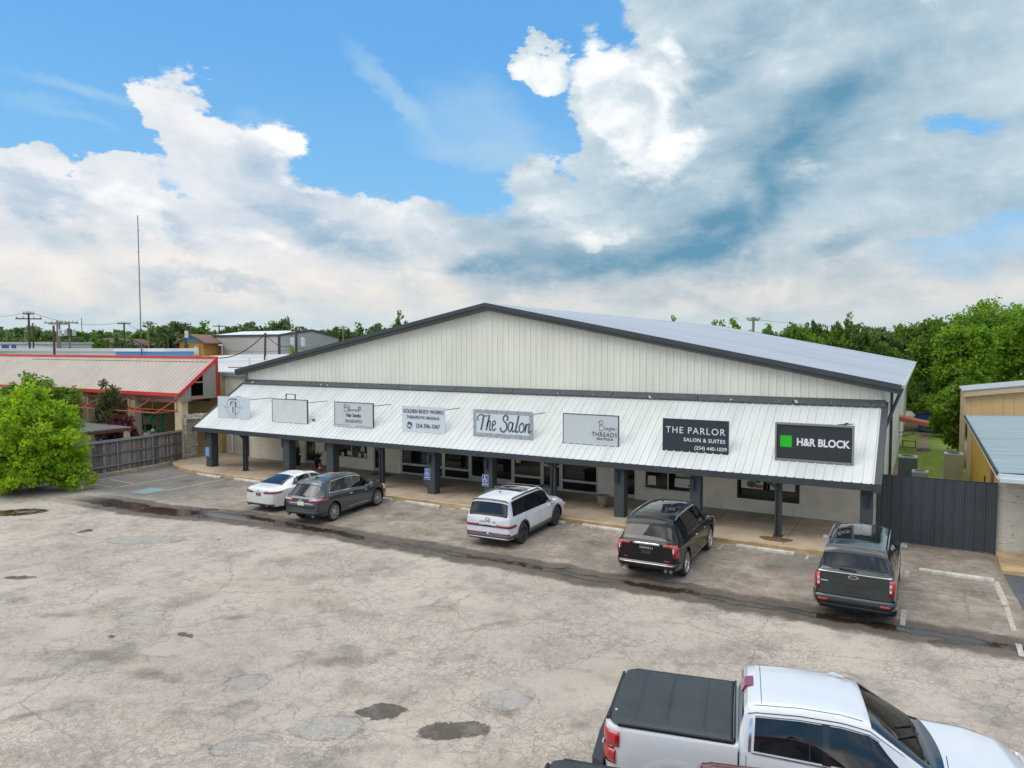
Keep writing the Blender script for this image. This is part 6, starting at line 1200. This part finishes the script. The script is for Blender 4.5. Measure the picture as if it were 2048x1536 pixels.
tree('purple_shrub', 'wine purple smoke bush beside the green shelf rack', (-42.6, 26.4, 0), [(0, 0, 2.0, .85, .8, .75), (.3, .1, 1.4, .9, .8, .8), (-.5, 0, 1.7, .6, .6, .6), (.9, 0, 1.1, .7, .6, .5)], .5, 5200, .10, L_purple, 14, .05, clumps=70, cr=.26)
tree('grass_plant', 'spiky silver plant just behind the fence beside the purple bush', (-40.6, 27.2, 0), [(0, 0, 1.5, .3, .3, .35)], .5, 250, .12, leaf_mat('leaf_silver', (.25, .27, .2), (.4, .42, .33), .3), 15, .03, 'plant', clumps=10, cr=.2)
# background trees: a few source trees, copied
srcs = []
for i, (m, sh_) in enumerate(((L_far, 1), (L_far, 1.3), (L_dark, .9), (L_oak, 1.1), (L_mid, .95))):
    rd = random.Random(50+i); cr_ = [(rd.uniform(-1.6, 1.6), rd.uniform(-1.6, 1.6), rd.uniform(3.2, 6.6), rd.uniform(1.6, 2.6), rd.uniform(1.6, 2.6), rd.uniform(1.3, 2.0)) for _ in range(6)]+[(0, 0, 3.2, 3.3, 3.3, 2.0), (0, 0, 7.3, 1.3, 1.3, 1.0)]
    srcs.append(tree('shade_tree', 'x', (0, 0, 0), cr_, 1.6, 5200, .34, m, 60+i, .25, clumps=150, cr=.50, branches=4))
used = set(); ORD = ['first', 'second', 'third', 'fourth', 'fifth', 'sixth', 'seventh', 'eighth', 'ninth', 'tenth', 'eleventh', 'twelfth']+['%s %s' % ('number', w) for w in 'thirteen fourteen fifteen sixteen seventeen eighteen nineteen twenty'.split()]+['number twenty %s' % w for w in 'one two three four five six seven eight nine'.split()]+['last']
NUM = ['first', 'second', 'third', 'fourth', 'fifth', 'sixth', 'seventh', 'eighth', 'ninth', 'tenth']
def bgtree(kind, px, top, D, wpx, label, group, name='shade_tree'):
    c = atD(px, 692, D); zt = atD(px, top+3, D).z; s_ = zt/8.3; sx = wpx/FPX*D/7.2
    o = srcs[kind]
    if kind in used: o = dup(srcs[kind])
    used.add(kind); o.location = (c.x, c.y, 0); o.rotation_euler = (0, 0, (px*.37) % 6.28); o.scale = (sx, sx, s_); o['label'] = label; o['group'] = group; o['category'] = 'tree'; return o
LT = [(-20, 655, 150, 90, 0), (25, 652, 150, 95, 0), (85, 660, 140, 80, 1), (130, 664, 150, 80, 0), (165, 655, 160, 110, 2), (215, 659, 150, 90, 2), (262, 664, 140, 70, 0), (300, 650, 135, 100, 3), (345, 640, 130, 110, 0), (405, 648, 135, 100, 3), (375, 652, 170, 120, 1), (450, 652, 165, 70, 2), (465, 652, 240, 60, 1), (505, 640, 130, 85, 0), (540, 648, 140, 70, 3), (570, 640, 130, 85, 1), (610, 650, 140, 80, 0), (650, 650, 135, 80, 2), (690, 654, 140, 80, 0), (720, 650, 150, 70, 3), (760, 643, 110, 75, 0), (800, 631, 100, 70, 3), (838, 634, 105, 70, 2), (585, 690, 62, 45, 4), (640, 668, 170, 60, 0), (60, 672, 110, 100, 3), (250, 672, 125, 70, 2), (120, 672, 120, 90, 2), (20, 672, 120, 90, 1), (190, 670, 115, 70, 3)]
far_l = ['by the tallest pole', 'behind the twin poles', 'around the radio mast', 'behind the yellow house', 'above the warehouse', 'along the hall roof slope']
for i, (px, top, D, w_, k) in enumerate(LT):
    z = far_l[0] if px < 60 else far_l[1] if px < 190 else far_l[2] if px < 330 else far_l[3] if px < 470 else far_l[4] if px < 660 else far_l[5]
    bgtree(k, px, top, D, w_, '', 'trees on the left horizon')['label'] = '%s tree %s, %s in its row' % (('hazy green', 'broad hazy', 'dark green', 'olive green', 'light green')[k], z, ORD[sorted(q[0] for q in LT).index(px)])
RT_ = [(1350, 631, 105, 50, 4), (1425, 640, 100, 60, 4), (1465, 636, 102, 90, 4), (1540, 648, 100, 80, 4), (1440, 646, 120, 60, 3), (1585, 652, 100, 70, 3), (1640, 637, 110, 55, 2), (1670, 640, 110, 45, 2), (1695, 633, 108, 60, 3), (1620, 655, 103, 80, 4), (1745, 655, 100, 110, 1), (1690, 672, 96, 55, 4), (1730, 660, 92, 90, 2), (1790, 658, 110, 90, 0), (1775, 684, 92, 50, 4), (1810, 668, 98, 80, 1), (1660, 665, 96, 80, 3), (1600, 660, 99, 80, 3), (1760, 676, 94, 80, 2), (1590, 645, 190, 60, 0), (1800, 652, 200, 90, 0), (1530, 655, 150, 80, 0), (1850, 655, 140, 90, 1)]
for i, (px, top, D, w_, k) in enumerate(RT_):
    z = 'over the hall ridge' if px < 1450 else 'by the power pole' if px < 1600 else 'in the tall clump' if px < 1710 else 'right of the tall clump'
    bgtree(k, px, top, D, w_, '%s tree %s, %s in its row' % (('hazy', 'broad hazy', 'dark', 'olive green', 'bright green')[k], z, ORD[sorted(q[0] for q in RT_).index(px)]), 'trees beyond the right roof slope')
# big near trees at right
BT = [(1880, 640, 72, 150, 5.0, 'oak_tree', L_oak, 'wide green tree at the right, its left side touching the roof corner'), (1985, 600, 74, 190, 6.0, 'oak_tree', L_mid, 'tallest bright green tree behind the beige upper wall'), (2060, 606, 66, 150, 5, 'oak_tree', L_mid, 'bright green tree cut by the right picture edge'), (1925, 650, 62, 110, 3, 'oak_tree', L_mid, 'bright green tree rising just left of the beige wall corner'), (1862, 700, 78, 90, 3, 'oak_tree', L_dark, 'dark green tree at the end of the grassy alley')]
for i, (px, top, D, w_, tr, nm, m, lb) in enumerate(BT):
    c = atD(px, 692, D); zt = atD(px, top, D).z; R_ = w_/FPX*D/2; rd = random.Random(90+i); hh = zt
    cr_ = [(rd.uniform(-.65, .65)*R_, rd.uniform(-.5, .5)*R_, hh*rd.uniform(.35, .86), R_*rd.uniform(.35, .55), R_*rd.uniform(.35, .55), hh*rd.uniform(.10, .17)) for _ in range(12)]+[(0, 0, hh*.45, R_*.85, R_*.8, hh*.28), (0, 0, hh*.85, R_*.5, R_*.5, hh*.12)]
    tree(nm, lb, (c.x, c.y, 0), cr_, hh*.22, 17000, .22, m, 100+i, .28, clumps=330, cr=R_*.10+.22)
SB = [(1880, 862, L_mid, 2.0, 3.4, 'leafy bush beside the blue dumpster'), (1905, 875, L_mid, 1.5, 4.2, 'tall bush climbing beside the beige wall at the alley end'), (1868, 835, L_dark, 1.8, 4.5, 'dark bush behind the blue dumpster'), (1915, 905, L_oak, .55, 5.2, 'narrow ivy covered stem against the yellow building'), (1828, 820, L_oak, 2.2, 3.6, 'low bush beyond the gravel lane seen past the roof corner')]
for i, (px, py, m, rr, hh, lb) in enumerate(SB):
    c = G(px, py); tree('bush', lb, (c.x, c.y, 0), [(0, 0, hh*.45, rr, rr, hh*.4), (rr*.3, 0, hh*.75, rr*.6, rr*.6, hh*.25), (-rr*.4, 0, hh*.3, rr*.6, rr*.6, hh*.25)], .3, 6500, .17, m, 130+i, .08, 'bush', 'bushes at the end of the alley', clumps=60, cr=.4)
# a woodland mass beyond everything (nobody could count it)
g = MB(); 
def far_fn(q):
    a = q.uniform(-1.35, .45); d = q.uniform(210, 330); k = sin(a*37)+sin(a*91+1)+.6*sin(a*210); return (sin(a)*d, cos(a)*d, q.uniform(0, 1)**.7*(10.5+1.3*k)*(d/270))
fo = leaves('far_woods', None, 26000, L_far, far_fn, 1.7, 7, .8); fo['kind'] = 'stuff'; tag(fo, 'distant hazy band of woodland along the whole horizon', 'woods')
# ------------------------------------------------------------ background buildings
def bgbox(name, label, px0, px1, topy, D0, D1, col, depth=18, roofc=None, group=None):
    a, b_ = atD(px0, topy, D0), atD(px1, topy, D1); a.z -= .25; b_.z -= .25; a2, b2 = a.copy(), b_.copy(); a2.z = b2.z = 0; d = Vector((b_.x-a.x, b_.y-a.y, 0)); n = Vector((-d.y, d.x, 0)).normalized()*depth
    o = Vector((a.x, a.y, 0)); r = thing(name, label, 'building', o); h0, h1 = a.z, b_.z
    pts = [a2-o, b2-o, b2+n-o, a2+n-o]; g = MB().use(mat('wall_'+col[1:], col, .7, 0, 1, .3, col2=tuple(c*.88 for c in lin(col))))
    g.hexa([*pts, pts[0]+Vector((0, 0, h0)), pts[1]+Vector((0, 0, h1)), pts[2]+Vector((0, 0, h1)), pts[3]+Vector((0, 0, h0))]); g.build('wall', r)
    rc = roofc or '#b9bcba'; g = MB().use(mat('cap_'+rc[1:], rc, .6)); u = d.normalized()*.2; nn = n.normalized()*.2
    q = [pts[0]-u-nn, pts[1]+u-nn, pts[2]+u+nn, pts[3]-u+nn]; hs = (h0, h1, h1, h0); g.hexa([p+Vector((0, 0, h)) for p, h in zip(q, hs)]+[p+Vector((0, 0, h+.25)) for p, h in zip(q, hs)]); g.build('roof', r); return r, o, d, n
r, o, d, n = bgbox('white_hall', 'long plain white parapet building just behind the red roof ridge', -60, 231, 697, 66, 62, '#d6d6d3', 3)
r, o, d, n = bgbox('blue_front_shop', 'low shop with light blue fascia left of the yellow house', 231, 330, 697, 62, 60, '#6aa0cc', 3, '#d4d6d6')
MB().use(mat('deep_blue', '#2b5f9b', .6)).hexa([d*.02+Vector((0, 0, 5.95))-n*.06, d+Vector((0, 0, 5.95))-n*.06, d+Vector((0, 0, 5.95)), d*.02+Vector((0, 0, 5.95)), d*.02+Vector((0, 0, 6.15))-n*.06, d+Vector((0, 0, 6.15))-n*.06, d+Vector((0, 0, 6.15)), d*.02+Vector((0, 0, 6.15))]).build('awning', r)
r, o, d, n = bgbox('storage_building', 'white storage building with two blue roller doors far left', -60, 112, 684, 98, 92, '#c3c9ce', 5, '#a6adb0')
for f0, f1 in ((.385, .465), (.50, .55)):
    MB().use(mat('roller_blue', '#2a4f96', .6)).hexa([d*f0+Vector((0, 0, 4.2))-n*.012, d*f1+Vector((0, 0, 4.2))-n*.012, d*f1+Vector((0, 0, 4.2)), d*f0+Vector((0, 0, 4.2)), d*f0+Vector((0, 0, 7.15))-n*.012, d*f1+Vector((0, 0, 7.15))-n*.012, d*f1+Vector((0, 0, 7.15)), d*f0+Vector((0, 0, 7.15))]).build('roller_door', r)
# grey warehouse with low gable
a, b_, c_ = atD(412.6, 671.5, 92), atD(558, 671.5, 84), atD(677, 674, 104); r = thing('warehouse', 'large grey sheet metal warehouse with white roof and thin dark trim', 'building', (a.x, a.y, 0)); o = Vector((a.x, a.y, 0)); z = Vector((0, 0, 1)); flat2 = lambda v, h: Vector((v.x, v.y, h))-o
ha = (a.z+b_.z)/2; hc = ha; e = Vector((a.x+c_.x-b_.x, a.y+c_.y-b_.y, 0)); pk = (flat2(b_, 0)+flat2(c_, 0))/2; pk0 = (flat2(a, 0)+e-o)/2
m = mat('warehouse_grey', '#a9a6a1', .6); g = MB().use(m); g.quad(flat2(a, 0), flat2(b_, 0), flat2(b_, ha), flat2(a, ha)); g.add([flat2(b_, 0), flat2(c_, 0), flat2(c_, hc), pk+z*(ha+.75), flat2(b_, ha)], [(0, 1, 2, 3, 4)]); g.quad(e-o, flat2(a, 0), flat2(a, ha), e-o+z*ha); g.quad(flat2(c_, 0), e-o, e-o+z*hc, flat2(c_, hc)); g.build('wall', r)
g = MB().use(mat('warehouse_roof', '#cfd4d6', .5)); g.quad(flat2(a, ha+.03), flat2(b_, ha+.03), pk+z*(ha+.8), pk0+z*(ha+.8)); g.quad(pk0+z*(ha+.8), pk+z*(ha+.8), flat2(c_, hc+.03), e-o+z*(hc+.03)); g.build('roof', r)
g = MB().use(m_char); g.bar(flat2(a, ha), flat2(b_, ha), .2, .25); g.bar(flat2(b_, ha), pk+z*(ha+.8), .2, .25); g.bar(pk+z*(ha+.8), flat2(c_, hc), .2, .25); g.bar(flat2(b_, 0), flat2(b_, ha), .22); g.build('dark_trim', r)
dd = flat2(b_, 0).normalized(); nn = Vector((dd.y, -dd.x, 0))
MB().use(mat('dark_red_door', '#5b2430', .6)).hexa([dd*.6+nn*.12+z*0, dd*2.1+nn*.12, dd*2.1+nn*.01, dd*.6+nn*.01, dd*.6+nn*.12+z*6.1, dd*2.1+nn*.12+z*6.1, dd*2.1+nn*.01+z*6.1, dd*.6+nn*.01+z*6.1]).build('door', r)
# yellow house with blue gable
def gable_house(name, label, px, eave, peak, w_px, D, wall, gcol, roof, depth=9, win=True):
    a, b_ = atD(px-w_px/2, eave, D), atD(px+w_px/2, eave, D); pkz = atD(px, peak, D).z; o = Vector((a.x, a.y, 0)); d = Vector((b_.x-a.x, b_.y-a.y, 0)); n = Vector((-d.y, d.x, 0)).normalized()*depth
    r = thing(name, label, 'house', o); h = a.z; g = MB().use(mat('w_'+wall[1:], wall, .7)); q = [Vector(), d, d+n, n]; g.hexa(q+[p+z*h for p in q]); g.build('wall', r)
    g = MB().use(mat('g_'+gcol[1:], gcol, .7)); mp = d/2+z*pkz; g.prism([z*(h+.01)-n*.02/depth, d+z*(h+.01)-n*.02/depth, mp-n*.02/depth], -n/depth*.15); g.build('gable', r)
    g = MB().use(mat('r_'+roof[1:], roof, .8)); u = d.normalized()*.5; f = n/depth*.5
    for s0 in (0, 1): e0 = (Vector()-u) if s0 == 0 else (d+u); g.hexa([e0-f+z*(h-.25), mp-f, mp+n+f, e0+n+f+z*(h-.25), e0-f+z*(h-.08), mp-f+z*.18, mp+n+f+z*.18, e0+n+f+z*(h-.08)])
    g.build('roof', r)
    if win:
        g = MB().use(mat('w_frame', '#d0d4d6', .6)); c0 = d*.62; g.hexa([c0-n*.012+z*(h-1.6), c0+d*.2-n*.012+z*(h-1.6), c0+d*.2+z*(h-1.6), c0+z*(h-1.6), c0-n*.012+z*(h-.5), c0+d*.2-n*.012+z*(h-.5), c0+d*.2+z*(h-.5), c0+z*(h-.5)]); g.build('window', r)
        g = MB().use(mat('deep_teal', '#20505c', .6)); c0 = d*.22; g.hexa([c0-n*.014+z*(h-3.6), c0+d*.13-n*.014+z*(h-3.6), c0+d*.13+z*(h-3.6), c0+z*(h-3.6), c0-n*.014+z*(h-.3), c0+d*.13-n*.014+z*(h-.3), c0+d*.13+z*(h-.3), c0+z*(h-.3)]); g.build('door', r)
    return r
z = Vector((0, 0, 1))
gable_house('yellow_house', 'yellow walled house with blue gable beside the grey warehouse', 383, 684, 671, 48, 86, '#c9963f', '#4f93b0', '#7b5d50', 14)
gable_house('tan_house', 'far tan gabled house with brown roof left of the radio mast', 208, 690, 678, 40, 130, '#a5946f', '#a5946f', '#6b5a4c', 10, False)
gable_house('brown_roof_house', 'far low brick house with wide brown roof behind the mast', 268, 690, 680, 44, 128, '#9a7d62', '#d0cabc', '#7a5346', 10, False)
gable_house('brown_roof_house', 'far brick house with brown roof just left of the yellow house', 312, 691, 681, 40, 130, '#9a7d62', '#c4bfb2', '#80594b', 10, False)
gable_house('red_brick_house', 'distant brick house showing at the right end of the warehouse', 700, 686, 679, 40, 150, '#8f6a55', '#8f6a55', '#8a8480', 10, False)
# ------------------------------------------------------------ poles, mast, wires
m_pole = mat('creosote_pole', '#4a403a', .9); m_polel = mat('weathered_pole', '#7c756a', .9); m_gr = mat('transformer_grey', '#b4b8b8', .5)
def pole(px, top, D, label, arms=(), light=False, lean=0, cans=0, r_=.14, name='utility_pole', group='utility poles'):
    t = atD(px, top, D); m = m_polel if light else m_pole; r = thing(name, label, 'utility pole', (t.x, t.y, 0), YAW+.25, group); MB().use(m).tube([(-lean, 0, 0), (0, 0, t.z)], [r_, r_*.7], 8).build('pole', r)
    for dz, w_ in arms:
        g = MB().use(m).box(-w_/2, w_/2, -.06, .06, t.z-dz-.06, t.z-dz+.06)
        g.use(m_gr)
        for k in (-.45, -.2, .2, .45): g.box(w_*k-.05, w_*k+.05, -.05, .05, t.z-dz+.055, t.z-dz+.26)
        g.build('crossarm', r)
    for k in range(cans):
        M = Matrix.Translation(((k-.5*(cans-1))*.9+.15, -.3, t.z-1.7)); MB().use(m_gr).lathe([(.2, 0), (.2, .7), (.12, .78)], 12, M).build('transformer', r)
    return t
PT = {}
PT['a'] = pole(57, 625, 75, 'tall dark pole with two crossarms at far left', ((.15, 1.0), (.65, 2.4))); PT['b'] = pole(65.5, 646, 80, 'short thin dark pole just right of the tall two armed pole', r_=.11)
PT['f'] = pole(107, 651, 62, 'dark pole rising in front of the long white parapet', r_=.13); pole(114, 641, 88, 'left pole of the joined pair with a long crossarm', ((.3, 2.8),), True); pole(118.5, 643, 84, 'right pole of the joined pair with a long crossarm', ((.3, 2.2),), True, cans=1)
pole(138, 643, 86, 'pale pole with grey transformers right of the joined pair', ((.15, 1.9),), True, cans=2); PT['g'] = pole(248, 645, 92, 'single brown pole standing between the houses left of the mast', ((.15, 1.5),)); pole(296, 644, 110, 'distant pole just right of the radio mast', ((.2, 1.5),), True)
PT['h'] = pole(370.5, 645, 80, 'pole with one transformer in front of the yellow house', ((.2, 1.2),), cans=1); pole(438, 649, 120, 'small distant pole above the warehouse roof', ((.3, 2.0),)); PT['i'] = pole(531, 666, 66, 'leaning bare pole in front of the warehouse', r_=.13, lean=.3)
PT['j'] = pole(592, 655, 66, 'brown pole with two transformers right of the leaning pole', ((.3, .9),), cans=2, r_=.15); pole(686, 651, 120, 'distant pole near the left slope of the hall roof', ((.3, 1.4),), True); pole(335.5, 671, 70, 'short dark post beside the blue fascia shop', r_=.08); PT['k'] = pole(1507, 634, 95, 'wooden power pole with double crossarms beyond the hall roof', ((.25, 2.0), (.45, 1.6)), True, r_=.22); pole(612, 664, 100, 'thin far pole beside the two transformer pole', r_=.08, light=True); pole(163, 636, 210, 'very distant antenna pole above the trees', r_=.12); pole(50, 665, 100, 'short pale pole left of the tall two armed pole', r_=.08, light=True); pole(1710, 650, 260, 'hairline distant mast above the right trees', r_=.12, light=True) if False else None
t = atD(274.5, 431, 60); b0 = atD(284, 712, 60); r = thing('radio_mast', 'very tall thin radio mast against the clouds', 'mast', (t.x+.05, t.y, 0))
MB().use(mat('mast_steel', '#5a6068', .4, .5)).tube([(.02, 0, 0), (0, 0, t.z)], [.06, .035], 6).build('mast', r); g = MB().use(mat('mast_steel', '')); g.bar((0, 0, t.z-1.2), (.25, 0, t.z-1.2), .04); g.bar((0, 0, t.z-1.2), (.25, 0, t.z-1.2), .04) if False else None; g.bar((0, 0, t.z-3), (-.2, 0, t.z-3), .04); g.build('antenna_arm', r)
def wire(a, b_, sag, label, r_=.018, n=14):
    pts = [a.lerp(b_, i/n)-Vector((0, 0, sag*4*(i/n)*(1-i/n))) for i in range(n+1)]; tag(MB().use(m_black).tube(pts, r_, 4).build('power_line'), label, 'power line', 'overhead power lines')
up = lambda k, dz=0: PT[k]-Vector((0, 0, dz))
wire(atD(-40, 627, 85), up('a', -.1), .4, 'thin wire running off to the left from the tall two armed pole'); wire(up('a', -.1), up('g', -.1), .8, 'long thin wire from the tall two armed pole to the pole near the mast'); wire(up('g', -.1), up('h', .2), 1.2, 'wire from the brown pole to the pole by the yellow house'); wire(up('h', .2), up('j', .3), 1.0, 'wire crossing above the warehouse to the two transformer pole')
wire(atD(415, 713, 66), up('i', .0), .9, 'thick black cable sagging up to the leaning pole', .045); wire(up('i', .1), up('j', 1.4), .7, 'dark cable between leaning pole and transformer pole', .03); wire(up('h', 2.4), atD(640, 690, 80), .8, 'upper thin wire across the warehouse wall', .02); wire(up('h', 3.3), atD(640, 699, 80), .8, 'lower thin wire across the warehouse wall', .02)
wire(up('j', 1.6), atD(660, 700, 75), .5, 'short wire slanting down right of the transformer pole', .02); wire(up('k', .3), atD(1900, 655, 120), .6, 'faint wire running right from the wooden power pole'); wire(atD(-20, 670, 90), up('h', 1.4), 1.5, 'low faint wire crossing the trees at left', .02)
t = atD(443, 689, 84); 
for nm, px, py, D, lb in (('street_light', 444, 690, 80, 'small flood light on a stem in front of the warehouse wall'),):
    t = atD(px, py, D); r = thing(nm, lb, 'light', (t.x, t.y, 0)); MB().use(m_gr).tube([(0, 0, 0), (0, 0, t.z)], .04, 6).build('stem', r); MB().use(m_gr).obox((-.2, 0, t.z), (.5, .2, .15)).build('lamp_head', r)
